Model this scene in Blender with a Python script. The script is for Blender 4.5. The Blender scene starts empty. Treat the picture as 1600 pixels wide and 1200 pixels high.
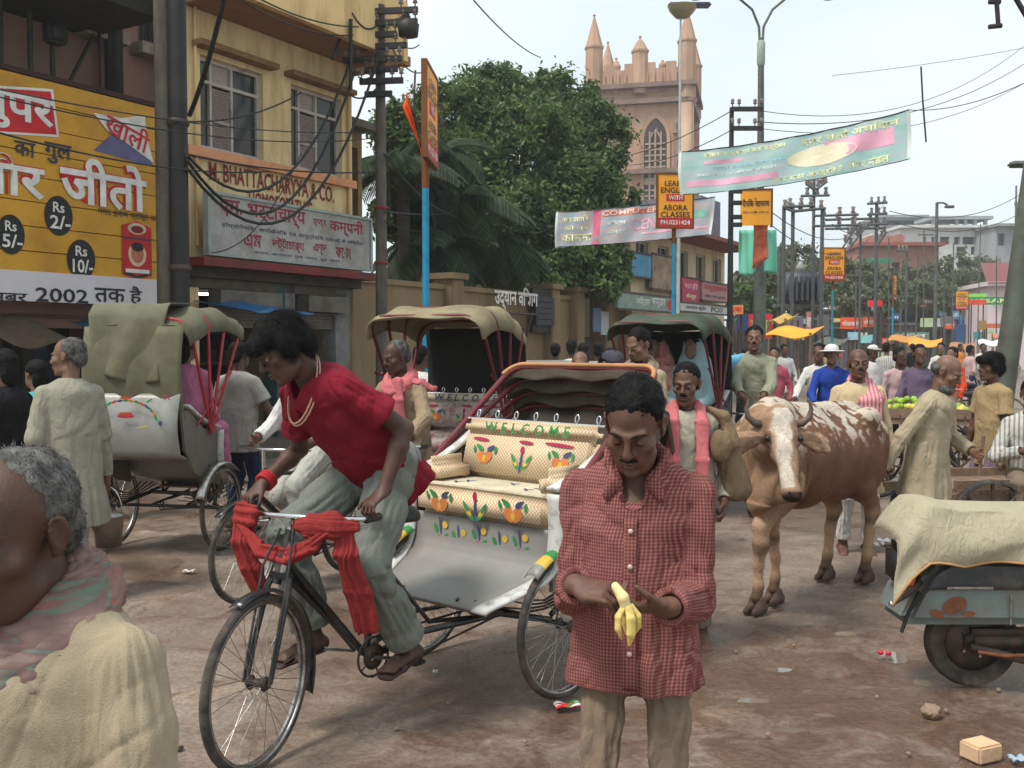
import bpy, bmesh, math, random
import numpy as np
from mathutils import Vector, Matrix, Euler
random.seed(7)
SC = bpy.context.scene
COL = SC.collection
PI = math.pi
R = math.radians

# ---------------------------------------------------------------- camera, sky, sun, exposure
cam_d = bpy.data.cameras.new('camera'); cam = bpy.data.objects.new('camera', cam_d); COL.objects.link(cam)
PITCH = R(2.2)
CAMH = 1.67
cam.location = (0, 0, CAMH); cam.rotation_euler = (PI/2 - PITCH, 0, 0)
cam_d.lens = 35.0; cam_d.sensor_width = 36.0; cam_d.clip_end = 3000; cam_d.clip_start = 0.05
SC.camera = cam
SUN_EL, SUN_AZ = R(60), R(236)
world = bpy.data.worlds.new('World'); SC.world = world; world.use_nodes = True
_nt = world.node_tree; _bg = _nt.nodes['Background']
_sky = _nt.nodes.new('ShaderNodeTexSky'); _sky.sky_type = 'NISHITA'; _sky.sun_disc = False
_sky.sun_elevation = SUN_EL; _sky.sun_rotation = SUN_AZ; _sky.dust_density = 3.0
_tc = _nt.nodes.new('ShaderNodeTexCoord'); _mp = _nt.nodes.new('ShaderNodeMapping'); _mp.inputs['Scale'].default_value = (1.2, 1.2, 2.6)
_no = _nt.nodes.new('ShaderNodeTexNoise'); _no.inputs['Scale'].default_value = 1.6; _no.inputs['Detail'].default_value = 5
_rp = _nt.nodes.new('ShaderNodeValToRGB')
_rp.color_ramp.elements[0].position = .36; _rp.color_ramp.elements[0].color = (5.7, 6.9, 7.4, 1)
_rp.color_ramp.elements[1].position = .66; _rp.color_ramp.elements[1].color = (8.1, 8.6, 8.6, 1)
_mx = _nt.nodes.new('ShaderNodeMix'); _mx.data_type = 'RGBA'; _mx.inputs['Factor'].default_value = .93
_l = _nt.links.new
_l(_tc.outputs['Generated'], _mp.inputs['Vector']); _l(_mp.outputs['Vector'], _no.inputs['Vector']); _l(_no.outputs['Fac'], _rp.inputs['Fac'])
_l(_sky.outputs['Color'], _mx.inputs['A']); _l(_rp.outputs['Color'], _mx.inputs['B']); _l(_mx.outputs['Result'], _bg.inputs['Color'])
_bg.inputs['Strength'].default_value = 0.082
_sd = bpy.data.lights.new('sun', 'SUN'); _sd.energy = 2.2; _sd.angle = R(15); _sd.color = (1.0, .96, .89)
_so = bpy.data.objects.new('sun', _sd); COL.objects.link(_so)
# light travels from the sun (azimuth measured so that it stands behind-left of the camera) down onto the street
_sunv = Vector((math.sin(SUN_AZ)*math.cos(SUN_EL), math.cos(SUN_AZ)*math.cos(SUN_EL), math.sin(SUN_EL)))
_so.rotation_euler = _sunv.to_track_quat('Z', 'Y').to_euler(); _so.location = (0, 0, 30)
SC.view_settings.view_transform = 'Standard'; SC.view_settings.look = 'None'
SC.view_settings.exposure = 0.72; SC.view_settings.gamma = 1.0; SC.view_settings.use_curve_mapping = False
SC.render.engine = 'CYCLES'
SC.cycles.use_denoising = True
SC.cycles.max_bounces = 6; SC.cycles.diffuse_bounces = 2; SC.cycles.glossy_bounces = 3; SC.cycles.transparent_max_bounces = 6
SC.cycles.caustics_reflective = False; SC.cycles.caustics_refractive = False

F = 1555.5
def P(px, py, Y):
    """point of the place seen at photograph pixel (px,py) and standing Y metres ahead"""
    u = (px - 800)/F; v = (600 - py)/F; c, s = math.cos(PITCH), math.sin(PITCH)
    d = Vector((u, c + v*s, v*c - s)); t = Y/d.y
    return Vector((0, 0, CAMH)) + d*t
def G(px, py):
    u = (px - 800)/F; v = (600 - py)/F; c, s = math.cos(PITCH), math.sin(PITCH)
    d = Vector((u, c + v*s, v*c - s)); t = -CAMH/d.z
    return Vector((d.x*t, d.y*t, 0))
def V(*a): return Vector(a)

# ---------------------------------------------------------------- materials
MATS = {}
def S(r, g, b):
    """sRGB 0-255 to linear"""
    f = lambda c: (c/255/12.92) if c/255 <= .04045 else ((c/255 + .055)/1.055)**2.4
    return (f(r), f(g), f(b))
def nmat(name):
    m = bpy.data.materials.new(name); m.use_nodes = True
    return m, m.node_tree, m.node_tree.nodes['Principled BSDF']
def ramp(nt, fac, stops):
    n = nt.nodes.new('ShaderNodeValToRGB'); cr = n.color_ramp
    while len(cr.elements) < len(stops): cr.elements.new(.5)
    for e, (p, c) in zip(cr.elements, stops):
        e.position = p; e.color = (*c, 1) if len(c) == 3 else c
    nt.links.new(fac, n.inputs['Fac']); return n.outputs['Color']
def noise(nt, scale, detail=4, vec=None, dist=0, rough=.55):
    n = nt.nodes.new('ShaderNodeTexNoise'); n.inputs['Scale'].default_value = scale; n.inputs['Detail'].default_value = detail
    n.inputs['Distortion'].default_value = dist; n.inputs['Roughness'].default_value = rough
    if vec is None: vec = coords(nt)
    nt.links.new(vec, n.inputs['Vector']); return n.outputs['Fac']
def coords(nt, kind='Object', scale=None, rot=None):
    t = nt.nodes.new('ShaderNodeTexCoord'); o = t.outputs[kind]
    if scale or rot:
        m = nt.nodes.new('ShaderNodeMapping')
        if scale: m.inputs['Scale'].default_value = scale
        if rot: m.inputs['Rotation'].default_value = rot
        nt.links.new(o, m.inputs['Vector']); o = m.outputs['Vector']
    return o
def mixc(nt, fac, a, b, mode='MIX'):
    n = nt.nodes.new('ShaderNodeMix'); n.data_type = 'RGBA'; n.blend_type = mode
    for k, x in (('Factor', fac), ('A', a), ('B', b)):
        if hasattr(x, 'links') or hasattr(x, 'is_linked'): nt.links.new(x, n.inputs[k])
        elif k == 'Factor': n.inputs[k].default_value = x
        else: n.inputs[k].default_value = (*x, 1)
    return n.outputs['Result']
def bump(nt, bs, h, strength=.3, dist=.01):
    b = nt.nodes.new('ShaderNodeBump'); b.inputs['Strength'].default_value = strength; b.inputs['Distance'].default_value = dist
    nt.links.new(h, b.inputs['Height']); nt.links.new(b.outputs['Normal'], bs.inputs['Normal'])
def M(name, col, rough=.7, metal=0.0, var=.18, scale=6, bmp=.0, bscale=60, spec=.4, dirt=None, dirt_amt=.5, dscale=2.5, sheen=0):
    """plain stuff with uneven colour, optional dirt patches and fine relief"""
    if name in MATS: return MATS[name]
    m, nt, bs = nmat(name)
    bs.inputs['Roughness'].default_value = rough; bs.inputs['Metallic'].default_value = metal
    bs.inputs['Specular IOR Level'].default_value = spec
    f = noise(nt, scale, 5)
    c = ramp(nt, f, [(.3, tuple(x*(1-var) for x in col)), (.7, tuple(min(1, x*(1+var)) for x in col))])
    if dirt:
        d = noise(nt, dscale, 8, coords(nt, scale=(1.6, 1.6, .3)) if any(k in name for k in ('plaster', 'house', 'wall', 'stone', 'concrete', 'block')) else None, rough=.7)
        fac = ramp(nt, d, [(.62 - .35*dirt_amt, (0, 0, 0)), (.75, (1, 1, 1))])
        c = mixc(nt, fac, c, dirt)
    nt.links.new(c, bs.inputs['Base Color'])
    if bmp: bump(nt, bs, noise(nt, bscale, 3), bmp)
    if sheen: bs.inputs['Sheen Weight'].default_value = sheen
    MATS[name] = m; return m
def cloth(name, col, var=.16, stripe=None, fold=.6, fscale=14):
    """woven cotton: fine weave relief, soft creases, optional coloured stripes (colour, per metre, axis)"""
    if name in MATS: return MATS[name]
    m, nt, bs = nmat(name)
    bs.inputs['Roughness'].default_value = .9; bs.inputs['Specular IOR Level'].default_value = .15
    c = ramp(nt, noise(nt, 5, 5), [(.3, tuple(x*(1-var) for x in col)), (.7, tuple(min(1, x*(1+var)) for x in col))])
    if stripe:
        sc_, per, ax = stripe
        w = nt.nodes.new('ShaderNodeTexWave'); w.bands_direction = ax; w.inputs['Scale'].default_value = per*.31
        nt.links.new(coords(nt), w.inputs['Vector']); w.inputs['Distortion'].default_value = .6
        c = mixc(nt, ramp(nt, w.outputs['Fac'], [(.55, (0, 0, 0)), (.7, (1, 1, 1))]), c, sc_)
    c = mixc(nt, ramp(nt, noise(nt, 420, 2, coords(nt, scale=(1, 1, .5)), 0, .7), [(.38, (.26,)*3), (.6, (0, 0, 0))]), c, tuple(x*.62 for x in col))
    c = mixc(nt, ramp(nt, noise(nt, 2.6, 6, None, .5, .7), [(.5, (0, 0, 0)), (.72, (.45,)*3)]), c, tuple(x*.7+.012 for x in col))
    nt.links.new(c, bs.inputs['Base Color'])
    v = coords(nt, scale=(1, 1, .45))
    h = nt.nodes.new('ShaderNodeMath'); h.operation = 'MULTIPLY_ADD'
    nt.links.new(noise(nt, fscale, 3, v, dist=1.2), h.inputs[0]); h.inputs[1].default_value = 1
    mm = nt.nodes.new('ShaderNodeMath'); mm.operation = 'MULTIPLY'; mm.inputs[1].default_value = .06
    nt.links.new(noise(nt, 420, 2), mm.inputs[0]); nt.links.new(mm.outputs[0], h.inputs[2])
    bump(nt, bs, h.outputs[0], fold, .03)
    MATS[name] = m; return m
def skin(name, col):
    if name in MATS: return MATS[name]
    m, nt, bs = nmat(name)
    bs.inputs['Roughness'].default_value = .5; bs.inputs['Specular IOR Level'].default_value = .36
    f = noise(nt, 22, 7, rough=.65)
    c = ramp(nt, f, [(.3, tuple(x*.78 for x in col)), (.55, col), (.75, (min(1, col[0]*1.25), col[1]*1.1, col[2]*1.05))])
    nt.links.new(c, bs.inputs['Base Color'])
    bs.inputs['Subsurface Weight'].default_value = .08; bs.inputs['Subsurface Radius'].default_value = (.02, .008, .004)
    bump(nt, bs, noise(nt, 150, 6, rough=.7), .4, .004)
    MATS[name] = m; return m
def glow(name, col, s):
    m, nt, bs = nmat(name); bs.inputs['Emission Color'].default_value = (*col, 1); bs.inputs['Emission Strength'].default_value = s
    return m
def leafmat(name, a, b):
    if name in MATS: return MATS[name]
    m, nt, bs = nmat(name); bs.inputs['Roughness'].default_value = .55; bs.inputs['Specular IOR Level'].default_value = .3
    g = nt.nodes.new('ShaderNodeNewGeometry')
    mm = nt.nodes.new('ShaderNodeMath'); mm.operation = 'MULTIPLY_ADD'; mm.inputs[1].default_value = .55
    nt.links.new(g.outputs['Random Per Island'], mm.inputs[0])
    n2 = nt.nodes.new('ShaderNodeMath'); n2.operation = 'MULTIPLY'; n2.inputs[1].default_value = .45
    nt.links.new(noise(nt, .9, 3), n2.inputs[0]); nt.links.new(n2.outputs[0], mm.inputs[2])
    c = ramp(nt, mm.outputs[0], [(.1, a), (.72, b), (.9, (b[0]*1.25, b[1]*1.05, b[2]*.9))])
    nt.links.new(c, bs.inputs['Base Color'])
    t = nt.nodes.new('ShaderNodeBsdfTranslucent'); nt.links.new(c, t.inputs['Color'])
    ms = nt.nodes.new('ShaderNodeMixShader'); ms.inputs[0].default_value = .35
    nt.links.new(bs.outputs[0], ms.inputs[1]); nt.links.new(t.outputs[0], ms.inputs[2])
    nt.links.new(ms.outputs[0], nt.nodes['Material Output'].inputs['Surface'])
    MATS[name] = m; return m

# ---------------------------------------------------------------- objects
def tag(o, label=None, cat=None, group=None, kind=None):
    if label: o['label'] = label
    if cat: o['category'] = cat
    if group: o['group'] = group
    if kind: o['kind'] = kind
    return o
def thing(name, label, cat, loc=(0, 0, 0), rz=0, group=None, scale=1):
    o = bpy.data.objects.new(name, None); COL.objects.link(o); o.empty_display_size = .1
    o.location = loc; o.rotation_euler = (0, 0, rz); o.scale = (scale,)*3
    return tag(o, label, cat, group)
def link(name, me, mat=None, parent=None):
    o = bpy.data.objects.new(name, me); COL.objects.link(o)
    if mat is not None:
        for m in (mat if isinstance(mat, (list, tuple)) else [mat]): me.materials.append(m)
    if parent: o.parent = parent
    return o
def copy_tree(o, parent=None):
    c = o.copy(); COL.objects.link(c); c.parent = parent
    if parent: c.matrix_parent_inverse = o.matrix_parent_inverse
    for ch in list(o.children): copy_tree(ch, c)
    return c
class MB:
    """collects simple solids and links them as one mesh"""
    def __init__(s): s.v = []; s.f = []; s.m = []; s.sm = []
    def add(s, vs, fs, mi=0, smooth=False):
        b = len(s.v); s.v += [tuple(x) for x in vs]; s.f += [tuple(i + b for i in f) for f in fs]
        s.m += [mi]*len(fs); s.sm += [smooth]*len(fs); return s
    def box(s, c, size, mi=0, mat=None, bev=0):
        x, y, z = (a/2 for a in size); c = Vector(c)
        if bev:
            b = min(bev, x*.9, y*.9, z*.9); bm = bmesh.new(); bmesh.ops.create_cube(bm, size=1)
            bmesh.ops.scale(bm, vec=size, verts=bm.verts)
            bmesh.ops.bevel(bm, geom=bm.edges[:], offset=b, segments=5 if bev >= .03 else 2, affect='EDGES')
            vs = [v.co.copy() for v in bm.verts]; fs = [[v.index for v in f.verts] for f in bm.faces]; bm.free()
        else:
            vs = [V(i, j, k) for i in (-x, x) for j in (-y, y) for k in (-z, z)]
            fs = [(0, 1, 3, 2), (4, 6, 7, 5), (0, 4, 5, 1), (2, 3, 7, 6), (0, 2, 6, 4), (1, 5, 7, 3)]
        return s.add([(mat @ v if mat else v) + c for v in vs], fs, mi, bev >= .03)
    def quad(s, a, b, c, d, mi=0): return s.add([a, b, c, d], [(0, 1, 2, 3)], mi)
    def poly(s, pts, mi=0): return s.add(pts, [tuple(range(len(pts)))], mi)
    def prism(s, pts, off, mi=0, smooth=False):
        n = len(pts); off = Vector(off); vs = [Vector(p) for p in pts] + [Vector(p) + off for p in pts]
        return s.add(vs, [tuple(reversed(range(n))), tuple(range(n, 2*n))] + [(i, (i+1) % n, (i+1) % n + n, i + n) for i in range(n)], mi, smooth)
    def tube(s, pts, r, n=8, mi=0, caps=True, closed=False, flat=None):
        """round bar through pts; r number or list"""
        pts = [Vector(p) for p in pts]; k = len(pts); rs = r if isinstance(r, (list, tuple)) else [r]*k
        vs = []; up = None
        for i, p in enumerate(pts):
            if closed: t = pts[(i+1) % k] - pts[i-1]
            else: t = pts[min(i+1, k-1)] - pts[max(i-1, 0)]
            if t.length < 1e-9: t = V(0, 0, 1)
            t.normalize()
            if up is None: up = V(0, 0, 1) if abs(t.z) < .9 else V(0, 1, 0)
            a = t.cross(up)
            if a.length < 1e-6: a = t.orthogonal()
            a.normalize(); b = a.cross(t); up = b
            for j in range(n):
                th = 2*PI*j/n; q = 1 if flat is None else flat
                vs.append(p + (a*math.cos(th) + b*math.sin(th)*q)*rs[i])
        fs = []
        for i in range(k if closed else k-1):
            i2 = (i+1) % k
            for j in range(n): fs.append((i*n+j, i*n+(j+1) % n, i2*n+(j+1) % n, i2*n+j))
        s.add(vs, fs, mi, True)
        if caps and not closed:
            s.add(vs[:n], [tuple(reversed(range(n)))], mi); s.add(vs[-n:], [tuple(range(n))], mi)
        return s
    def lathe(s, prof, origin=(0, 0, 0), axis='z', n=24, mi=0, smooth=True):
        o = Vector(origin); vs = []
        for r, h in prof:
            for j in range(n):
                a = 2*PI*j/n; c, q = r*math.cos(a), r*math.sin(a)
                vs.append(o + (V(c, q, h) if axis == 'z' else V(h, c, q) if axis == 'x' else V(c, h, q)))
        fs = [(i*n+j, i*n+(j+1) % n, (i+1)*n+(j+1) % n, (i+1)*n+j) for i in range(len(prof)-1) for j in range(n)]
        return s.add(vs, fs, mi, smooth)
    def grid(s, fn, nu, nv, mi=0, smooth=True, thick=0):
        vs = [Vector(fn(i/nu, j/nv)) for i in range(nu+1) for j in range(nv+1)]
        fs = [(i*(nv+1)+j, (i+1)*(nv+1)+j, (i+1)*(nv+1)+j+1, i*(nv+1)+j+1) for i in range(nu) for j in range(nv)]
        if thick:
            nrm = [Vector() for _ in vs]
            for f in fs:
                q = (vs[f[2]]-vs[f[0]]).cross(vs[f[3]]-vs[f[1]])
                for i in f: nrm[i] += q
            N = len(vs); back = [v - n.normalized()*thick for v, n in zip(vs, nrm)]
            s.add(vs + back, fs + [tuple(reversed([i+N for i in f])) for f in fs] +
                  [(a, b, b+N, a+N) for a, b in s.rim(nu, nv)], mi, smooth)
        else: s.add(vs, fs, mi, smooth)
        return s
    @staticmethod
    def rim(nu, nv):
        w = nv+1
        loop = [j for j in range(nv)] + [i*w+nv for i in range(nu)] + [nu*w+j for j in range(nv, 0, -1)] + [i*w for i in range(nu, 0, -1)]
        return [(loop[i], loop[(i+1) % len(loop)]) for i in range(len(loop))]
    def mesh(s, name):
        me = bpy.data.meshes.new(name); me.from_pydata(s.v, [], s.f)
        if s.f:
            me.polygons.foreach_set('material_index', s.m); me.polygons.foreach_set('use_smooth', s.sm)
        me.update(); return me
    def build(s, name, mat=None, parent=None): return link(name, s.mesh(name), mat, parent)

def text_mesh(body, height, bold=.0, center=True, squeeze=1.0, shear=0, spacing=1.0):
    """lettering as a flat mesh in the xz plane facing -y, cap height about `height`"""
    c = bpy.data.curves.new('lettering', 'FONT'); c.body = body; c.resolution_u = 2; c.offset = bold*height; c.shear = shear
    c.size = height/.72; c.space_character = spacing
    if center: c.align_x = 'CENTER'
    o = bpy.data.objects.new('lettering', c); COL.objects.link(o)
    me = bpy.data.meshes.new_from_object(o.evaluated_get(bpy.context.evaluated_depsgraph_get()))
    bpy.data.objects.remove(o); bpy.data.curves.remove(c)
    n = len(me.vertices); co = np.zeros(n*3, np.float32); me.vertices.foreach_get('co', co); co = co.reshape(-1, 3)
    # letters that touch (the head line) sit on their own level so no two faces share a plane
    par = list(range(n))
    def find(a):
        while par[a] != a: par[a] = par[par[a]]; a = par[a]
        return a
    for p in me.polygons:
        vs = p.vertices; r0 = find(vs[0])
        for q in vs[1:]: par[find(q)] = r0
    ids = {}; lev = np.array([ids.setdefault(find(i), len(ids)) for i in range(n)]) if n else np.zeros(0)
    out = np.stack([co[:, 0]*squeeze, -(lev % 4)*.0012 if n else co[:, 1], co[:, 1]], 1)
    me.vertices.foreach_set('co', out.astype(np.float32).ravel()); me.update(); return me
def write(body, height, loc, rz, mat, parent=None, name='lettering', bold=0, squeeze=1, tilt=0, shear=0, center=True, spacing=1.0):
    o = link(name, text_mesh(body, height, bold, center, squeeze, shear, spacing), mat, parent)
    o.location = loc; o.rotation_euler = (0, tilt, rz); return o

# ---------------------------------------------------------------- soft bodies: smooth union of solids on a grid, then a surface net
def vnoise(p, seed=0):
    """cheap smooth 3-D value noise, p (n,3) -> (-1..1)"""
    i = np.floor(p).astype(np.int64); f = p - i; f = f*f*(3-2*f)
    def h(a, b, c):
        n = (a*374761393 + b*668265263 + c*2147483647 + seed*974634777) & 0x7fffffff
        n = ((n ^ (n >> 13))*1274126177) & 0x7fffffff
        return ((n ^ (n >> 16)) & 0xffff)/32767.5 - 1
    x, y, z = i[:, 0], i[:, 1], i[:, 2]; u, v, w = f[:, 0], f[:, 1], f[:, 2]
    l = lambda a, b, t: a + (b-a)*t
    return l(l(l(h(x, y, z), h(x+1, y, z), u), l(h(x, y+1, z), h(x+1, y+1, z), u), v),
             l(l(h(x, y, z+1), h(x+1, y, z+1), u), l(h(x, y+1, z+1), h(x+1, y+1, z+1), u), v), w)
class Soft:
    def __init__(s, k=.02): s.p = []; s.k = k
    def cone(s, a, b, r0, r1, w=None, q=1.0, k=None, sub=False, f0=False, f1=False, tag=0):
        s.p.append(('c', np.array(a, float), np.array(b, float), r0, r1, None if w is None else np.array(Vector(w).normalized(), float), q, s.k if k is None else k, sub, f0, f1, tag)); return s
    def ball(s, c, r, **kw): return s.cone(c, (c[0], c[1], c[2]+1e-4), r, r, **kw)
    def ell(s, c, r, rot=None, k=None, sub=False):
        s.p.append(('e', np.array(c, float), np.array(r, float), None if rot is None else np.array(rot), 0, 0, 0, s.k if k is None else k, sub, 0, 0, 0)); return s
    def chain(s, pts, rs, **kw):
        for i in range(len(pts)-1): s.cone(pts[i], pts[i+1], rs[i], rs[i+1], **kw)
        return s
    def net(s, h):
        lo = np.full(3, 1e9); hi = -lo; bx = []
        for p in s.p:
            if p[0] == 'c':
                r = max(p[3], p[4])*max(1, p[6]); a = np.minimum(p[1], p[2]) - r; b = np.maximum(p[1], p[2]) + r
            else:
                r = p[2].max() if p[3] is not None else p[2]; a = p[1]-r; b = p[1]+r
            bx.append((a, b))
            if not p[8]: lo = np.minimum(lo, a); hi = np.maximum(hi, b)
        lo = lo - 3*h; n = np.ceil((hi - lo)/h).astype(int) + 4
        Fd = np.full(n, 1.0, np.float32)
        ax = [lo[i] + np.arange(n[i])*h for i in range(3)]
        for p, (a, b) in zip(s.p, bx):
            k = p[7]; m = k + 2.5*h
            i0 = np.clip(np.floor((a - m - lo)/h).astype(int), 0, n-1); i1 = np.clip(np.ceil((b + m - lo)/h).astype(int)+1, 1, n)
            if (i1 <= i0).any(): continue
            X, Y, Z = np.meshgrid(*(ax[i][i0[i]:i1[i]].astype(np.float32) for i in range(3)), indexing='ij')
            if p[0] == 'c':
                ba = p[2]-p[1]; L2 = float(ba@ba)
                dx, dy, dz = X-p[1][0], Y-p[1][1], Z-p[1][2]
                t = (dx*ba[0]+dy*ba[1]+dz*ba[2])/L2; tc = np.clip(t, 0, 1)
                dx = dx-tc*ba[0]; dy = dy-tc*ba[1]; dz = dz-tc*ba[2]
                if p[5] is not None:
                    w = p[5]; c = (dx*w[0]+dy*w[1]+dz*w[2])*(1-1/p[6]); dx = dx-c*w[0]; dy = dy-c*w[1]; dz = dz-c*w[2]
                d = np.sqrt(dx*dx+dy*dy+dz*dz) - (p[3]+(p[4]-p[3])*tc)
                L = math.sqrt(L2)
                if p[9]: d = np.maximum(d, -t*L)
                if p[10]: d = np.maximum(d, (t-1)*L)
            else:
                q = np.stack([X-p[1][0], Y-p[1][1], Z-p[1][2]], -1)
                if p[3] is not None: q = q @ p[3]
                g = np.sqrt(((q/p[2])**2).sum(-1)); g2 = np.sqrt(((q/p[2]**2)**2).sum(-1)) + 1e-9
                d = g*(g-1)/g2
            sl = tuple(slice(i0[i], i1[i]) for i in range(3)); f = Fd[sl]
            if p[8]:
                d = -d; hh = np.clip(.5 - .5*(d-f)/k, 0, 1) if k > 0 else (d < f)
                Fd[sl] = np.maximum(f, d) if k <= 0 else f*hh + d*(1-hh) + k*hh*(1-hh)
            elif k > 0:
                hh = np.clip(.5+.5*(d-f)/k, 0, 1); Fd[sl] = d*(1-hh)+f*hh - k*hh*(1-hh)
            else: Fd[sl] = np.minimum(f, d)
        Sg = Fd < 0; dims = n-1; tot = int(dims.prod())
        acc = [], [], []; cells = []; quads = []
        for a in range(3):
            s0 = [slice(None)]*3; s1 = [slice(None)]*3; s0[a] = slice(0, -1); s1[a] = slice(1, None)
            s0, s1 = tuple(s0), tuple(s1); mk = Sg[s0] != Sg[s1]; idx = np.argwhere(mk)
            if not len(idx): continue
            fa = Fd[s0][mk]; fb = Fd[s1][mk]; t = fa/(fa-fb); pos = idx.astype(np.float32); pos[:, a] += t
            o1, o2 = [(1, 2), (2, 0), (0, 1)][a]; cs = []
            for e1, e2 in ((0, 0), (1, 0), (1, 1), (0, 1)):
                c = idx.copy(); c[:, o1] -= e1; c[:, o2] -= e2
                c = np.clip(c, 0, dims-1)
                cs.append((c[:, 0]*dims[1]+c[:, 1])*dims[2]+c[:, 2])
                cells.append(cs[-1])
                for i in range(3): acc[i].append(pos[:, i])
            qd = np.stack(cs, 1); fl = fa > 0
            qd[fl] = qd[fl][:, ::-1]; quads.append(qd)
        cells = np.concatenate(cells); ids, inv = np.unique(cells, return_inverse=True); cnt = np.bincount(inv)
        vs = np.stack([np.bincount(inv, np.concatenate(acc[i]))/cnt for i in range(3)], 1)*h + lo
        q = np.searchsorted(ids, np.concatenate(quads))
        return vs, q[:, ::-1]
    def nearest(s, vs):
        """for each vertex: index of the nearest bar, distance along it in metres, angle round it"""
        best = np.full(len(vs), 1e9); bi = np.zeros(len(vs), int); bt = np.zeros(len(vs)); ba_ = np.zeros(len(vs))
        for i, p in enumerate(s.p):
            if p[0] != 'c' or p[8]: continue
            ba = p[2]-p[1]; L = np.linalg.norm(ba); u = ba/max(L, 1e-9); d = vs-p[1]; t = d@u; tc = np.clip(t, 0, L)
            e = d - tc[:, None]*u
            dd = np.linalg.norm(e if p[5] is None else e - (e@p[5])[:, None]*p[5]*(1-1/p[6]), axis=1) - (p[3]+(p[4]-p[3])*tc/max(L, 1e-9))
            m = dd < best; best[m] = dd[m]; bi[m] = i; bt[m] = t[m]
            side = np.array([1., 0, 0]) if abs(u[0]) < .8 else np.array([0, 0, 1.]); a = np.cross(u, side); a /= np.linalg.norm(a); b = np.cross(u, a)
            ang = np.arctan2(e@b, e@a); ba_[m] = ang[m]
        return bi, bt, ba_
def vnormals(vs, q):
    d = np.cross(vs[q[:, 2]]-vs[q[:, 0]], vs[q[:, 3]]-vs[q[:, 1]]); n = np.zeros_like(vs)
    for i in range(4):
        for a in range(3): n[:, a] += np.bincount(q[:, i], d[:, a], minlength=len(vs))
    return n/(np.linalg.norm(n, axis=1, keepdims=True)+1e-12)
def relax(vs, q, it=1, f=.5):
    e = np.concatenate([q[:, [0, 1]], q[:, [1, 2]], q[:, [2, 3]], q[:, [3, 0]]]); n = len(vs)
    deg = np.bincount(e[:, 0], minlength=n)+np.bincount(e[:, 1], minlength=n)
    for _ in range(it):
        m = np.stack([np.bincount(e[:, 0], vs[e[:, 1], a], minlength=n)+np.bincount(e[:, 1], vs[e[:, 0], a], minlength=n) for a in range(3)], 1)/np.maximum(deg, 1)[:, None]
        vs = vs + (m-vs)*f
    return vs
def np_mesh(name, vs, fs, smooth=True, extra=None):
    me = bpy.data.meshes.new(name); n = len(vs); k = fs.shape[1]; nf = len(fs)
    me.vertices.add(n); me.vertices.foreach_set('co', np.ascontiguousarray(vs, np.float32).ravel())
    me.loops.add(nf*k); me.loops.foreach_set('vertex_index', np.ascontiguousarray(fs, np.int32).ravel())
    me.polygons.add(nf); me.polygons.foreach_set('loop_start', np.arange(0, nf*k, k, dtype=np.int32))
    me.polygons.foreach_set('use_smooth', np.full(nf, smooth))
    if extra:
        for key, arr in extra.items():
            at = me.attributes.new(key, 'FLOAT_VECTOR', 'POINT'); at.data.foreach_set('vector', np.ascontiguousarray(arr, np.float32).ravel())
    me.update(calc_edges=True); me.validate(); return me
def soft_obj(name, sf, h, mat, parent, disp=None, it=1, uv=None):
    vs, q = sf.net(h); vs = relax(vs, q, it)
    if disp is not None:
        nn = vnormals(vs, q); nn[:, 2] *= getattr(disp, 'flat', 1)
        vs = vs + nn*disp(vs)[:, None]
    ex = {'cuv': uv(vs)} if uv else None
    return link(name, np_mesh(name, vs, q, True, ex), mat, parent)
def ik(a, b, l1, l2, hint):
    """middle joint between a and b"""
    a, b = Vector(a), Vector(b); d = b-a; L = min(d.length, (l1+l2)*.999); d = d.normalized()
    x = (l1*l1-l2*l2+L*L)/(2*L); hgt = math.sqrt(max(l1*l1-x*x, 0)); h = Vector(hint); h = h-d*h.dot(d)
    if h.length < 1e-6: h = d.orthogonal()
    return a+d*x+h.normalized()*hgt
# ---------------------------------------------------------------- people
SK = skin('dark_skin', (.125, .060, .038)); SK2 = skin('brown_skin', (.19, .10, .065)); SK3 = skin('deep_skin', (.085, .041, .027))
HAIRB = M('black_hair', (.008, .007, .007), .6, var=.4, scale=30, bmp=.5, bscale=180, spec=.12)
HAIRG = M('grey_hair', (.105, .10, .095), .6, var=.65, scale=34, bmp=.5, bscale=180, spec=.15)
EYEW = M('eye_white', (.5, .46, .4), .25, var=.05); EYEB = M('eye_dark', (.012, .008, .006), .15, var=.05)
LIP = M('lip_skin', (.12, .052, .04), .5, var=.15, scale=40)

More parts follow.
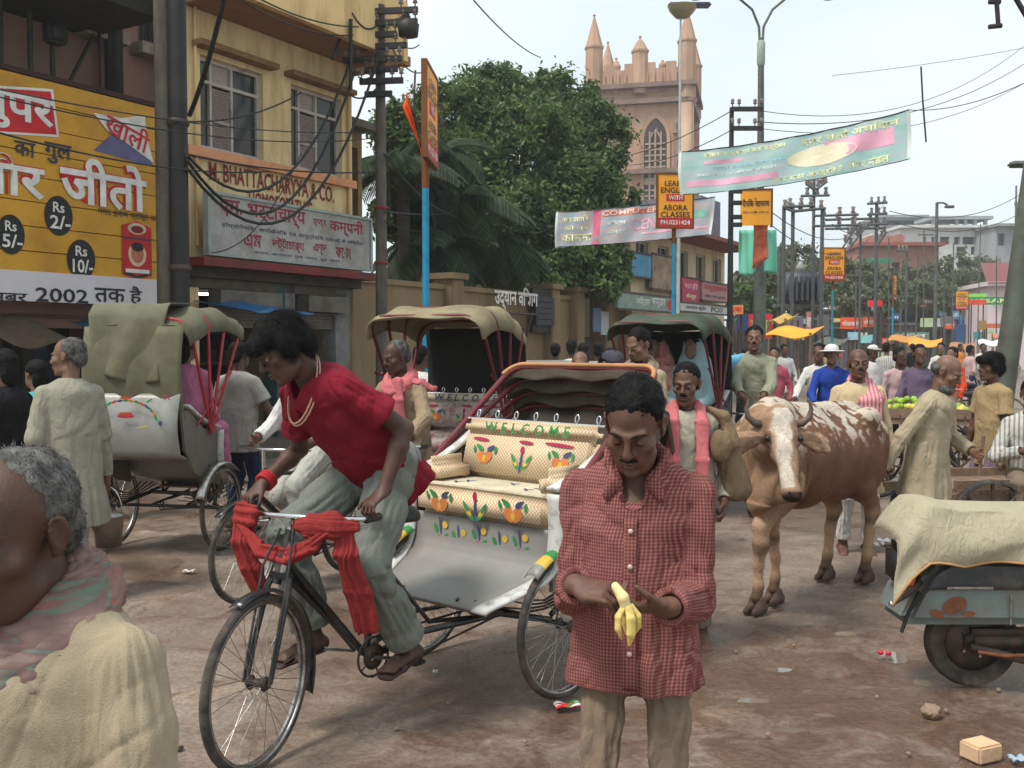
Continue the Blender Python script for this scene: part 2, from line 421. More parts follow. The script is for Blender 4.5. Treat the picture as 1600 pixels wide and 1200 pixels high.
def head_soft(sf, H, fine, lids=.5, ears=True):
    r3 = np.array(H.to_3x3().normalized()); sc = H.to_scale()[0]
    hp = lambda x, y, z: tuple(H @ V(x, y, z))
    E = lambda c, r, k=.02, sub=False: sf.ell(hp(*c), tuple(a*sc for a in r), r3, k*sc, sub)
    C = lambda a, b, r0, r1, k=.012, **kw: sf.cone(hp(*a), hp(*b), r0*sc, r1*sc, k=k*sc, **kw)
    E((0, .012, .038), (.073, .093, .082)); E((0, -.038, -.03), (.058, .052, .088)); E((0, -.035, -.078), (.05, .055, .036))
    if not fine:
        C((0, -.088, .012), (0, -.112, -.026), .009, .013); C((0, -.082, -.102), (0, -.08, -.1), .016, .016)
        C((-.036, -.082, .022), (.036, -.082, .022), .010, .010)
        E((-.031, -.094, .002), (.014, .012, .009), .006, True); E((.031, -.094, .002), (.014, .012, .009), .006, True)
        if ears:
            for s in (-1, 1): E((s*.077, .012, -.006), (.010, .018, .032), .008)
        return
    for s in (-1, 1):
        E((s*.046, -.06, -.022), (.022, .024, .018), .018)                       # cheek bone
        C((s*.012, -.089, .02), (s*.042, -.076, .026), .009, .008, .012)          # brow ridge
        E((s*.031, -.098, .001), (.017, .016, .012), .014, True)                  # eye socket
        C((s*.010, -.097, -.034), (s*.013, -.092, -.034), .0085, .0085, .006)     # nostril wing
        C((s*.03, -.074, -.04), (s*.022, -.08, -.062), .012, .012, .016)          # fold beside the mouth
        C((s*.044, -.01, -.082), (s*.028, -.06, -.1), .014, .016, .02)             # jaw line
        sf.ell(hp(s*.031, -.0765, .0005), (.0135*sc,)*3, None, .004*sc)           # eyeball seat, becomes the lids
        if ears:
            C_ = [hp(s*(.0815-.004*math.cos(a)), .010-.015*math.cos(a)-.004*math.sin(a), .001+.027*math.sin(a)) for a in [R(-60)+R(28)*k for k in range(10)]]
            for k in range(9): sf.cone(C_[k], C_[k+1], .0042*sc, .0042*sc, k=.003*sc)
            sf.ell(hp(s*.076, .014, -.004), (.0075*sc, .019*sc, .031*sc), r3 @ np.array(Matrix.Rotation(s*R(-14), 3, 'Z') @ Matrix.Rotation(R(-12), 3, 'X')), .006*sc); E((s*.084, .006, .0), (.005, .009, .016), .004, True)
            E((s*.073, .004, -.030), (.006, .008, .009), .006)
    C((0, -.088, .018), (0, -.114, -.026), .0075, .0115, .012); E((0, -.110, -.028), (.012, .011, .010), .008)
    C((-.020, -.086, -.060), (0, -.0975, -.0565), .0055, .0075, .006); C((.020, -.086, -.060), (0, -.0975, -.0565), .0055, .0075, .006)
    C((-.017, -.086, -.068), (0, -.0945, -.0705), .006, .0085, .006); C((.017, -.086, -.068), (0, -.0945, -.0705), .006, .0085, .006)
    C((-.02, -.097, -.0635), (.02, -.097, -.0635), .0022, .0022, .004, sub=True)
    E((0, -.083, -.103), (.02, .016, .016), .016); E((0, -.094, -.086), (.016, .008, .005), .008, True)

def hair_soft(H, kind, h, mat, parent, seed, name='hair'):
    r3 = np.array(H.to_3x3().normalized()); sc = H.to_scale()[0]
    sf = Soft(.012)
    hp = lambda x, y, z: tuple(H @ V(x, y, z)); E = lambda c, r, k=.015, sub=False: sf.ell(hp(*c), tuple(a*sc for a in r), r3, k, sub)
    amp, fr = .004, 60
    if kind == 'short':
        E((0, .024, .05), (.078, .096, .083)); E((0, .075, -.01), (.062, .045, .06)); E((0, -.085, .0), (.055, .05, .075), .01, True)
        for s in (-1, 1): E((s*.079, -.03, -.02), (.02, .042, .05), .01, True)
    elif kind == 'receding':
        E((0, .034, .044), (.0785, .088, .082)); E((0, .078, -.01), (.062, .042, .06)); E((0, -.07, .05), (.045, .075, .07), .01, True)
        for s in (-1, 1): E((s*.079, -.035, -.02), (.02, .045, .055), .01, True)
    elif kind == 'mop':
        E((0, .014, .058), (.088, .106, .082)); E((0, .07, .0), (.074, .055, .075)); E((.0, -.085, .066), (.07, .042, .034)); amp, fr = .007, 22
        E((0, -.10, -.03), (.05, .045, .06), .01, True)
        for s in (-1, 1): E((s*.082, .0, .012), (.02, .04, .05), .01)
    elif kind == 'bald':
        E((0, .06, .0), (.079, .06, .05)); E((0, .02, .075), (.07, .09, .06), .01, True); E((0, -.06, .0), (.09, .07, .1), .01, True)
    elif kind == 'long':
        E((0, .024, .05), (.083, .1, .086)); E((0, .07, -.04), (.072, .05, .10)); E((0, -.085, -.01), (.055, .05, .08), .01, True)
    vs, q = sf.net(h); n = vnormals(vs, q)
    d = vnoise(vs*fr, seed)*amp + vnoise(vs*fr*3, seed+1)*amp*.5
    vs = vs + n*d[:, None]
    return link(name, np_mesh(name, vs, q), mat, parent), vs, n

def strands(vs, n, H, count, length, mat, parent, seed, name='hair_strands', lie=.75, width=.0007):
    """single hairs standing out of the cap of hair"""
    rng = np.random.default_rng(seed); i = rng.integers(0, len(vs), count); c = np.array(H.translation)
    up = np.array(H.to_3x3() @ V(0, .25, 1)); up /= np.linalg.norm(up)
    b = vs[i] + rng.normal(0, .002, (count, 3)); nn = n[i]
    away = -up + nn*(nn@up)[:, None] + np.array(H.to_3x3() @ V(0, .3, 0))
    away /= np.linalg.norm(away, axis=1, keepdims=True)+1e-6
    t = nn*(1-lie) + away*lie + rng.normal(0, .25, (count, 3)); t /= np.linalg.norm(t, axis=1, keepdims=True)
    L = length*(.5+rng.random(count))[:, None]; side = np.cross(t, nn); side /= np.linalg.norm(side, axis=1, keepdims=True)+1e-6
    m = b + t*L*.55 + nn*.003; e = b + t*L
    p = np.stack([b-side*width, b+side*width, m+side*width*.8, m-side*width*.8, e], 1).reshape(-1, 3)
    k = np.arange(count)[:, None]*5
    f = np.concatenate([k+np.array([[0, 1, 2]]), k+np.array([[0, 2, 3]]), k+np.array([[3, 2, 4]])])
    return link(name, np_mesh(name, p, f), mat, parent)

def hand_soft(sf, w, d, nrm, side, curl=(.5, .5, .5, .5), thumb=.5, s=1.0, spread=.10, k=.004, r=.0078, tdir=None):
    """palm and five fingers: w wrist, d pointing along the hand, nrm out of the palm, side towards the thumb"""
    w, d, nrm, t = Vector(w), Vector(d).normalized(), Vector(nrm), Vector(side)
    nrm = (nrm - d*nrm.dot(d)).normalized(); t = (t - d*t.dot(d) - nrm*t.dot(nrm)).normalized()
    at = lambda a, b, c: w + d*a*s + t*b*s + nrm*c*s
    sf.cone(at(-.01, 0, 0), at(.02, 0, 0), .024*s, .022*s, w=t, q=1.25, k=.012)
    sf.cone(at(.02, .002, 0), at(.082, 0, 0), .0145*s, .0125*s, w=t, q=2.7, k=.010)
    sf.cone(at(.025, .022, .008), at(.05, .036, .012), .015*s, .011*s, k=.010)      # ball of the thumb
    for i, (off, L) in enumerate(((.030, .070), (.0105, .078), (-.0105, .073), (-.030, .058))):
        a0 = at(.086, off, 0); c = curl[i]; ang = 0; sp = spread*(1.5-i)/1.5*.7; p = a0; rr = r*s*(1 if i < 3 else .88)
        for j, fr in enumerate((.45, .31, .24)):
            ang += c*(.75, 1.05, .75)[j]
            dd = (d*math.cos(ang) + nrm*math.sin(ang) + t*sp*(1 if j == 0 else .5)).normalized()
            q = p + dd*L*fr*s
            sf.cone(p, q, rr, rr*.92, k=k); p, rr = q, rr*.92
    p = at(.035, .036, .008); td = Vector(tdir).normalized() if tdir else (d*.75 + t*.65 + nrm*.25*thumb).normalized()
    q = p + td*.042*s; sf.cone(p, q, .0105*s, .0092*s, k=k); td2 = (td + nrm*.5*thumb - t*.35*thumb + d*.2).normalized()
    sf.cone(q, q + td2*.032*s, .0092*s, .0078*s, k=k)

def fold_fn(sf, seed, ring=.004, drape=.012, body=.006, crease=1.0):
    def fn(vs):
        bi, bt, an = sf.nearest(vs); tags = np.array([p[11] if p[0] == 'c' else 0 for p in sf.p])[bi]
        L = np.array([np.linalg.norm(p[2]-p[1]) if p[0] == 'c' else 1 for p in sf.p])[bi]
        o = vnoise(vs*4.2, seed+5)*body*.9 + vnoise(vs*9.5, seed)*body*.6
        # long creases running slantwise over the trunk
        z = vnoise(np.stack([vs[:, 0]*7+vs[:, 2]*9, vs[:, 1]*7, vs[:, 2]*3-vs[:, 0]*4], 1), seed+2)
        o = o + np.where(tags == 0, (1-2*np.abs(z))*body*.7, 0)
        z2 = vnoise(np.stack([vs[:, 0]*5.5-vs[:, 2]*6, vs[:, 1]*6+vs[:, 0]*2, vs[:, 2]*4.5+vs[:, 0]*3], 1), seed+12); z3 = vnoise(np.stack([vs[:, 0]*8+vs[:, 2]*7, vs[:, 1]*6, vs[:, 2]*7-vs[:, 0]*4], 1), seed+13)
        o = np.maximum(o, -.35*body) + ((1-np.abs(z2))**9*.42 + (1-np.abs(z3))**11*.26 + .25)*body*crease
        c, s_ = np.cos(an), np.sin(an); en = 1-.8*np.clip((bt/L-.78)/.12, 0, 1)
        r1 = vnoise(np.stack([c*1.6+bt*7, s_*1.6-bt*4, bt*11], 1), seed+3); r2 = vnoise(np.stack([c*2.6, s_*2.6, bt*4], 1), seed+4)
        o = o + np.where(tags == 1, np.maximum((1-2*np.abs(r1))*.6 + (1-2*np.abs(r2))*.7, -.5)*ring*en, 0)
        g = np.clip(bt/L, 0, 1)
        d1 = vnoise(np.stack([c*3.2, s_*3.2, bt*2.2], 1), seed+6)
        o = o + np.where(tags == 2, np.maximum(1-2*np.abs(d1), -.4)*drape*(.25+.75*g), 0)
        return o
    fn.flat = .35
    return fn

def figure(label, loc, rz, pel=(0, 0, .92), lean=(0, 0, 1), head=(0, 0, 0), lh=(.26, -.06, .78), rh=(-.26, -.06, .78),
           lf=(.10, 0, .08), rf=(-.10, 0, .08), le=(.4, .8, -.2), re=(-.4, .8, -.2), lk=(0, -1, .1), rk=(0, -1, .1), twist=0, scale=1.0, h=.014,
           sk=SK, top=None, bottom=None, hair=('short', HAIRB), face=None, shoes=None, grip=.5, lhd=None, rhd=None, group=None, seed=0, neck=None, headscale=1.0,
           name='person', toes=None, belly=0, loc_z=0, necklen=.155, no_legs=False, hand_k=.004):
    """one person: a continuous body, with hair, clothes and eyes as children. top/bottom: dicts of kind, mat and fit"""
    root = thing(name, label, 'person', (loc[0], loc[1], loc_z), rz, group, scale)
    u = Vector(lean).normalized(); P0 = Vector(pel)
    rx = V(math.cos(twist), math.sin(twist), 0); rx = (rx - u*rx.dot(u)).normalized(); fw = rx.cross(u)*-1      # forward of chest
    fw = u.cross(rx)*-1 if fw.y > 0 else fw
    N = P0 + u*.475; ch = P0 + u*.33
    shl, shr = P0 + u*.392 + rx*.156, P0 + u*.392 - rx*.156
    nk = Vector(neck).normalized() if neck else (u*.75 + V(0, -.12, .45)).normalized()
    HC = N + nk*necklen + V(0, -.012, 0)
    H = Matrix.Translation(HC) @ Matrix.Rotation(head[0], 4, 'Z') @ Matrix.Rotation(head[1], 4, 'X') @ Matrix.Rotation(head[2], 4, 'Y') @ Matrix.Scale(headscale, 4)
    lh, rh, lf, rf = map(Vector, (lh, rh, lf, rf))
    eL, eR = ik(shl, lh, .285, .255, le), ik(shr, rh, .285, .255, re)
    hl, hr = P0 + rx*.085 - u*.03, P0 - rx*.085 - u*.03
    kl, kr = ik(hl, lf, .43, .41, lk), ik(hr, rf, .43, .41, rk)
    fine = h <= .0101
    sf = Soft(.025)
    head_soft(sf, H, fine)
    sf.cone(H @ V(0, .026, -.05), N - u*.03, .046, .054, k=.014)
    qs = .7 if top else 1; sf.cone(N-u*.045, shl-u*.01, .042*qs, .036*qs, k=.02); sf.cone(N-u*.045, shr-u*.01, .042*qs, .036*qs, k=.02); sf.cone(ch, P0+u*.08, .098, .095, w=rx, q=1.35, k=.05); sf.cone(P0+u*.06, P0-u*.05, .10, .095, w=rx, q=1.3, k=.04)
    q_ = .6 if top and top.get('sleeve', 'long') == 'long' else 1
    for sh, e, w_ in ((shl, eL, lh), (shr, eR, rh)):
        sf.chain([sh, sh+(e-sh)*.35, e], [.05*q_, .045*q_, .034], k=.02); sf.chain([e, e+(w_-e)*.3, w_], [.034, .037, .0235], k=.02)
    for side, e, w_, hd in ((1, eL, lh, lhd), (-1, eR, rh, rhd)):
        hd = hd or {}
        d = Vector(hd.get('d', (w_-e))); nrm = Vector(hd.get('n', (-side*1.0, 0, 0))); th = Vector(hd.get('t', (0, -1, .1)))
        if fine or h <= .016: hand_soft(sf, w_, d, nrm, th, hd.get('curl', (grip,)*4), hd.get('thumb', .6), .95, hd.get('spread', .1), hand_k, tdir=hd.get('td'), r=.0088 if fine else .0095)
        else: sf.cone(w_, w_+d.normalized()*.13, .03, .022, k=.02)
    if not no_legs:
        for hj, k_, f_ in ((hl, kl, lf), (hr, kr, rf)):
            ql = .68 if bottom else 1; sf.chain([hj, k_], [.078*ql, .05*ql], k=.03); sf.chain([k_, k_+(f_-k_)*.3, k_+(f_-k_)*.8, f_], [.05*ql, .052*ql, .033, .033], k=.02)
        for f_, k_, i in ((lf, kl, 0), (rf, kr, 1)):
            td = Vector(toes[i]) if toes else V(.12*(1-2*i), -1, -.18)
            td = td.normalized(); a = f_ + V(0, .0, -.045) - td*.035; b = f_ + td*.13 + V(0, 0, -.05); ww = td.cross(V(0, 0, 1))
            sf.cone(a, b, .032, .020, w=ww, q=1.6, k=.02); sf.cone(f_, f_-V(0, 0, .03), .035, .035, k=.02)
            if fine:
                ww = ww.normalized()
                for j in range(5):
                    o_ = (j-2)*.0165*(1-2*i); p0 = b + ww*o_*.9 + td*.005 - V(0, 0, .003); sf.cone(p0, p0 + td*(.03-.004*(abs(j-(0 if i else 4)) if 1 else 0)), .0095, .0085, k=.005)
    soft_obj('body', sf, h, sk, root)
    if fine:
        for s in (-1, 1):
            m = MB(); c = V(s*.031, -.0775, .0); rad = .0128
            prof = [(rad*math.sin(a*PI/14), -rad*math.cos(a*PI/14)) for a in range(15)]
            m.lathe(prof, axis='y', n=18, mi=0)
            for k_ in range(len(m.f)):
                if (k_//18) < 3: m.m[k_] = 1
            e = m.build('eye', [EYEW, EYEB], root); e.matrix_local = H @ Matrix.Translation(c) @ Matrix.Rotation(R(22), 4, 'X')
            # lids: a thin shell over the upper and lower part of the ball
            lm = MB(); rl = .0142
            for a0, a1 in ((-8, 75), (-62, -24)):
                lm.grid(lambda x, y: V(math.sin(R(-78+156*x))*math.cos(R(a0+(a1-a0)*y))*rl, -math.cos(R(-78+156*x))*math.cos(R(a0+(a1-a0)*y))*rl, math.sin(R(a0+(a1-a0)*y))*rl), 14, 6)
            l = lm.build('eyelid', sk, root); l.matrix_local = H @ Matrix.Translation(c)
            bm_ = MB(); bm_.tube([V(s*.012, -.1, .024), V(s*.026, -.0985, .0305), V(s*.044, -.087, .028), V(s*.052, -.076, .021)], [x*(1 if h < .007 else .6) for x in (.0034, .0045, .004, .0018)], 8, flat=.6)
            b = bm_.build('eyebrow', hair[1] if hair else HAIRB, root); b.matrix_local = H
            if len(face or '') and 'noeyes' in face: pass
        lp = MB(); lp.tube([V(-.021, -.0875, -.0605), V(-.009, -.1015, -.0575), V(0, -.1035, -.059), V(.009, -.1015, -.0575), V(.021, -.0875, -.0605)], [.002, .0045, .004, .0045, .002], 8)
        lp.tube([V(-.019, -.0875, -.067), V(-.008, -.1, -.071), V(.008, -.1, -.071), V(.019, -.0875, -.067)], [.002, .0056, .0056, .002], 8)
        l = lp.build('lips', LIP, root); l.matrix_local = H
    if hair:
        ho, hv, hn = hair_soft(H, hair[0], max(h*.8, .006), hair[1], root, seed+11)
        if h <= .010:
            n_ = 9000 if hair[0] != 'bald' else 3000
            strands(hv, hn, H, n_*2 if hair[0] == 'mop' else n_, .038 if hair[0] == 'mop' else .014, hair[1], ho, seed, lie=.92 if hair[0] == 'mop' else .84)
    face = face or ''
    r3 = np.array(H.to_3x3().normalized())
    if 'moustache' in face:
        m = Soft(.006); hp = lambda x, y, z: tuple(H @ V(x, y, z))
        for s in (-1, 1): m.cone(hp(s*.003, -.103, -.047), hp(s*.03, -.085, -.058), .0068, .004)
        o = soft_obj('moustache', m, .004 if fine else .008, HAIRB if 'grey' not in face else HAIRG, root, lambda v: vnoise(v*300, seed)*.0015)
    if 'beard' in face:
        m = Soft(.015); hp = lambda x, y, z: tuple(H @ V(x, y, z)); big = 1.35 if 'full' in face else 1.0
        m.ell(hp(0, -.052, -.105), (.05*big, .045*big, .034*big), r3)
        if 'full' in face: m.ell(hp(0, -.06, -.135), (.04, .035, .05), r3)
        m.ell(hp(0, -.105, -.062), (.03, .022, .016), r3, .01, True)
        o = soft_obj('beard', m, .006 if fine else .01, HAIRG if 'grey' in face else HAIRB, root, lambda v: vnoise(v*110, seed)*.004)
    if 'cap' in face:
        m = Soft(.012); hp = lambda x, y, z: tuple(H @ V(x, y, z))
        m.ell(hp(0, .008, .06), (.085, .1, .07), r3); m.ell(hp(0, 0, .0), (.15, .15, .045), r3, .006, True)
        c_, b_ = top['cap']
        soft_obj('cap', m, max(h*.7, .008), c_, root)
        m = Soft(.008); m.ell(hp(0, -.11, .045), (.07, .07, .011), r3)
        if 'brim' in face: m.ell(hp(0, 0, .042), (.15, .16, .012), r3)
        soft_obj('cap_peak', m, .008, b_, root)
    # ---- clothes
    cf = None
    if top:
        t = top; cf = Soft(.03); fit = t.get('fit', 0); A = .058+fit*.5
        cf.cone(ch+u*.03, P0+u*.10, .118+fit, .118+fit, w=rx, q=1.32, k=.05)
        cf.cone(N-u*.025, shl-u*.004, .056, .054, k=.03); cf.cone(N-u*.025, shr-u*.004, .056, .054, k=.03); cf.cone(N-u*.07, ch, .078, .11, w=rx, q=1.3, k=.05)
        hem = Vector(t['hem']) if 'hem' in t else P0-u*t.get('len', .16)
        cf.cone(P0+u*.14, hem, .118+fit, t.get('hemr', .135+fit), w=rx, q=t.get('hq', 1.28), k=.03, f1=True, tag=2)
        for sh, e, w_ in ((shl, eL, lh), (shr, eR, rh)):
            if t.get('sleeve', 'long') == 'long':
                cut = w_ + (e-w_)*t.get('cuff', .08)
                cf.cone(sh, e, A*.96, A*.94, k=t.get('sk', .016), tag=1); cf.cone(e, cut, A*.9, A*.78, k=t.get('sk', .016), f1=True, tag=1)
                cf.cone(cut+(e-cut)*.12, cut+(cut-e)*.2, A*.45, A*.5, k=.004, sub=True)
            elif t['sleeve'] == 'half':
                e2 = sh+(e-sh)*.68; cf.cone(sh, e2, A*1.02, A*1.12, k=.02, f1=True, tag=1); cf.cone(e2+(sh-e2)*.2, e2+(e-sh)*.2, A*.7, A*.74, k=.004, sub=True)
        # neck hole
        nb = H @ V(0, .02, -.075)
        cf.cone(N-u*.0+fw*.015, nb+fw*.02, .054, .075, k=.006, sub=True)
        if 'vneck' in t: cf.cone(N+fw*.03, N+fw*.125-u*.10, .05, .012, k=.01, sub=True)
        soft_obj(t.get('name', 'shirt'), cf, t.get('h', h), t['mat'], root, fold_fn(cf, seed, t.get('ring', .008), t.get('drape', .018), t.get('body', .011), (.8 if h < .0075 else .3)), 2,
                 uv=(lambda v: cloth_uv(cf, v)) if t.get('uv') else None)
        if t.get('collar'):
            m = MB()
            for s in (-1, 1):
                pts = []
                def cfn(a, b, s=s):
                    th = R(10+150*a)*s; rr = .064+.012*b+.01*a
                    c = N - u*.0 + u*(.035-.045*b - .02*(1-a)) + fw*.02
                    ext = max(0, a-.75)*.12*b
                    return c + fw*(-math.cos(th)*-1*-rr*.95) + rx*(math.sin(th)*rr) + fw*ext - u*ext*1.2
                m.grid(cfn, 14, 3, thick=.004)
            m.build('collar', t['collar'], root)
    if bottom:
        b = bottom; bf = Soft(.03); fit = b.get('fit', 0); kd = b.get('kind', 'trousers')
        if kd == 'trousers':
            bf.cone(P0+u*.10, P0-u*.06, .108, .118+fit, w=rx, q=1.28, k=.04)
            for hj, k_, f_ in ((hl, kl, lf), (hr, kr, rf)):
                en = f_ + (k_-f_)*b.get('cut', .10)
                bf.cone(hj, k_, .098+fit, .07+fit, k=.03, tag=1); bf.cone(k_, en, .07+fit, b.get('cuffr', .062)+fit, k=.02, f1=True, tag=1)
                bf.cone(en+(k_-en)*.08, en+(en-k_)*.1, .04+fit, .042+fit, k=.004, sub=True)
        elif kd == 'skirt':
            lo = Vector(b['hem']); bf.cone(P0+u*.08, P0-V(0, 0, .06), .112, .125, w=rx, q=1.28, k=.04); bf.cone(P0-V(0, 0, .02), lo, .125, b.get('hemr', .17), w=rx, q=1.25, k=.03, f1=True, tag=2)
        soft_obj(b.get('name', 'trousers'), bf, b.get('h', h), b['mat'], root, fold_fn(bf, seed+31, b.get('ring', .010), b.get('drape', .024), .006), 2)
    if shoes:
        for f_, i in ((lf, 0), (rf, 1)):
            td = (Vector(toes[i]) if toes else V(.12*(1-2*i), -1, -.18)).normalized(); up_ = td.cross(V(1, 0, 0)); up_ = up_ if up_.z > 0 else -up_
            m = Soft(.008); base = f_ + V(0, 0, -.075); ww = td.cross(V(0, 0, 1))
            m.cone(base - td*.055, base + td*.165, .012, .012, w=ww, q=3.3)
            m.cone(base - ww.normalized()*.045 + td*.09 + V(0, 0, .01), base + td*.08 + V(0, 0, .05), .010, .010, w=td, q=2); m.cone(base + ww.normalized()*.045 + td*.09 + V(0, 0, .01), base + td*.08 + V(0, 0, .05), .010, .010, w=td, q=2)
            soft_obj('sandal', m, .008, shoes, root)
    root['_'] = 0; del root['_']
    info = dict(root=root, H=H, N=N, P=P0, u=u, rx=rx, fw=fw, shl=shl, shr=shr, eL=eL, eR=eR, lh=lh, rh=rh, kl=kl, kr=kr, lf=lf, rf=rf, ch=ch, soft=cf, seed=seed)
    return info

def cloth_uv(sf, vs):
    bi, bt, an = sf.nearest(vs)
    r = np.array([(p[3]+p[4])/2*(p[6]**.5) if p[0] == 'c' else .1 for p in sf.p])[bi]
    tg = np.array([p[11] if p[0] == 'c' else 0 for p in sf.p])[bi]
    u = np.where(tg == 1, an*r, vs[:, 0]); v = np.where(tg == 1, bt, vs[:, 2])
    u = np.where(tg == 1, u, vs[:, 0] + np.abs(vs[:, 1])*.6)
    return np.stack([u, v, np.zeros(len(vs))], 1)

def drape_cloth(info, pts, r, q, wdir, mat, name='scarf', h=None, seed=3, amp=.008, fr=26, k=.015):
    """a folded towel or shawl lying along pts (person's own space); wdir the direction it is broad in"""
    sf = Soft(k)
    for i in range(len(pts)-1):
        w = wdir[i] if isinstance(wdir, list) else wdir
        ri = r[i] if isinstance(r, list) else r; rj = r[i+1] if isinstance(r, list) else r
        sf.cone(pts[i], pts[i+1], ri, rj, w=w, q=q[i] if isinstance(q, list) else q, f1=(i == len(pts)-2 and False))
    def disp(vs):
        bi, bt, an = sf.nearest(vs); W = np.array([list(Vector(p[5])) for p in sf.p])[bi]; A0 = np.array([p[1] for p in sf.p])[bi]; D0 = np.array([p[2]-p[1] for p in sf.p])[bi]; L0 = np.linalg.norm(D0, axis=1)
        c = ((vs-A0-D0*(np.clip(bt, 0, L0)/L0)[:, None])*W).sum(1)
        wv = vnoise(vs*8, seed+2)*1.3
        n = vnoise(np.stack([c*fr+wv, (vs*np.array([2.2, 2.9, 3.1])).sum(1), np.full(len(vs), 1.7*seed)], 1), seed); n2 = vnoise(np.stack([c*fr*2.3+wv*2, vs.sum(1)*6, np.full(len(vs), .7*seed)], 1), seed+9)
        return (1-2*np.abs(n))*amp + n2*amp*.4
    return soft_obj(name, sf, h or .009, mat, info['root'] if isinstance(info, dict) else info, disp, 1)
# ---------------------------------------------------------------- vehicles
TYRE = M('tyre_rubber', (.032, .029, .027), .85, var=.25, scale=40, dirt=(.16, .12, .09), dirt_amt=.55, dscale=9)
CHROME = M('chrome', (.62, .62, .62), .16, 1, var=.12, scale=30)
DULLCHROME = M('dull_chrome', (.42, .41, .39), .34, 1, var=.25, scale=18, dirt=(.12, .07, .04), dirt_amt=.4, dscale=14)
BLACKP = M('black_enamel', (.012, .012, .014), .3, var=.2, spec=.5, dirt=(.10, .075, .055), dirt_amt=.35, dscale=11)
DARKST = M('dark_steel', (.05, .042, .038), .55, .3, var=.3, dirt=(.13, .075, .045), dirt_amt=.5, dscale=12)
MAROON = M('maroon_paint', (.14, .016, .022), .4, var=.25, dirt=(.08, .05, .04), dirt_amt=.3, dscale=9)
REDP = M('red_paint', (.36, .022, .03), .4, var=.2)
SILVER = M('silver_sheet', (.235, .23, .22), .5, .12, var=.12, scale=4, dirt=(.25, .21, .18), dirt_amt=.5, dscale=5, bmp=.06, bscale=12)
SILVERW = M('worn_white_trim', (.60, .59, .56), .5, .0, var=.12, dirt=(.2, .16, .13), dirt_amt=.4, dscale=16)
LEATHER = M('black_saddle', (.02, .018, .017), .5, var=.3)
WOOD = M('old_wood', (.20, .13, .085), .8, var=.3, scale=9, bmp=.3, bscale=40)

def wheel_meshes(r, nsp=36):
    rim = MB(); rim.lathe([(r-.040, -.014), (r-.029, -.017), (r-.024, -.015), (r-.024, .015), (r-.029, .017), (r-.040, .014), (r-.034, .006), (r-.034, -.006), (r-.040, -.014)], axis='x', n=56)
    ty = MB(); pr = []
    for i in range(11):
        a = 2*PI*i/10; pr.append((r-.018+.019*math.cos(a), .0195*math.sin(a)))
    ty.lathe(pr, axis='x', n=56)
    hub = MB(); hub.lathe([(.006, -.05), (.018, -.05), (.03, -.036), (.03, -.032), (.016, -.028), (.016, .028), (.03, .032), (.03, .036), (.018, .05), (.006, .05)], axis='x', n=16)
    sp = MB()
    for i in range(nsp):
        a = 2*PI*i/nsp; b = a + (.42 if (i//2) % 2 else -.42); s = .034 if i % 2 else -.034
        sp.tube([V(s, .028*math.cos(b), .028*math.sin(b)), V(s*.1, (r-.036)*math.cos(a), (r-.036)*math.sin(a))], .0016, 4, caps=False)
    return [m.mesh(n) for m, n in ((rim, 'wheel'), (ty, 'tyre'), (hub, 'hub'), (sp, 'spokes'))]
WM = wheel_meshes(.345); WMS = wheel_meshes(.325)
for me, mt in zip(WM, (DULLCHROME, TYRE, DARKST, DULLCHROME)): me.materials.append(mt)
for me, mt in zip(WMS, (DULLCHROME, TYRE, DARKST, DULLCHROME)): me.materials.append(mt)
def add_wheel(parent, loc, rz=0, ms=None, name='wheel'):
    ms = ms or WM; w = link(name, ms[0], None, parent); w.location = loc; w.rotation_euler = (random.uniform(0, 6), 0, rz)
    w.rotation_mode = 'ZYX'; w.rotation_mode = 'XYZ'
    w.rotation_euler = (random.uniform(0, 6), 0, rz)
    for me, n in zip(ms[1:], ('tyre', 'hub', 'spokes')):
        link(n, me, None, w)
    return w

def hatch_mat(name, base, line, sc=62, amt=.5):
    """woven seat cover: diamonds of thin thread lines"""
    m, nt, bs = nmat(name); bs.inputs['Roughness'].default_value = .55; bs.inputs['Specular IOR Level'].default_value = .3
    outs = []
    for r in (R(45), R(-45)):
        w = nt.nodes.new('ShaderNodeTexWave'); w.inputs['Scale'].default_value = sc*.31
        v = nt.nodes.new('ShaderNodeTexCoord'); mp = nt.nodes.new('ShaderNodeMapping'); mp.inputs['Rotation'].default_value = (0, r, 0)
        sx = nt.nodes.new('ShaderNodeSeparateXYZ'); cx = nt.nodes.new('ShaderNodeCombineXYZ'); ad = nt.nodes.new('ShaderNodeMath'); nt.links.new(v.outputs['Object'], sx.inputs[0]); nt.links.new(sx.outputs[0], ad.inputs[0]); nt.links.new(sx.outputs[1], ad.inputs[1]); nt.links.new(ad.outputs[0], cx.inputs[0]); nt.links.new(sx.outputs[2], cx.inputs[2])
        nt.links.new(cx.outputs[0], mp.inputs['Vector']); nt.links.new(mp.outputs['Vector'], w.inputs['Vector']); outs.append(w.outputs['Fac'])
    mm = nt.nodes.new('ShaderNodeMath'); mm.operation = 'MAXIMUM'; nt.links.new(outs[0], mm.inputs[0]); nt.links.new(outs[1], mm.inputs[1])
    f = ramp(nt, mm.outputs[0], [(.72, (0, 0, 0)), (.92, (amt,)*3)])
    c = ramp(nt, noise(nt, 5, 4), [(.3, tuple(x*.88 for x in base)), (.7, tuple(min(1, x*1.08) for x in base))])
    nt.links.new(mixc(nt, f, c, line), bs.inputs['Base Color']); bump(nt, bs, mm.outputs[0], .15, .003)
    return m
HATCH = hatch_mat('cream_woven_cover', (.70, .60, .39), (.36, .09, .05), 66, .62)
CREAM = M('cream_vinyl', (.66, .60, .45), .4, var=.07, scale=8, dirt=(.4, .33, .22), dirt_amt=.4, dscale=6)
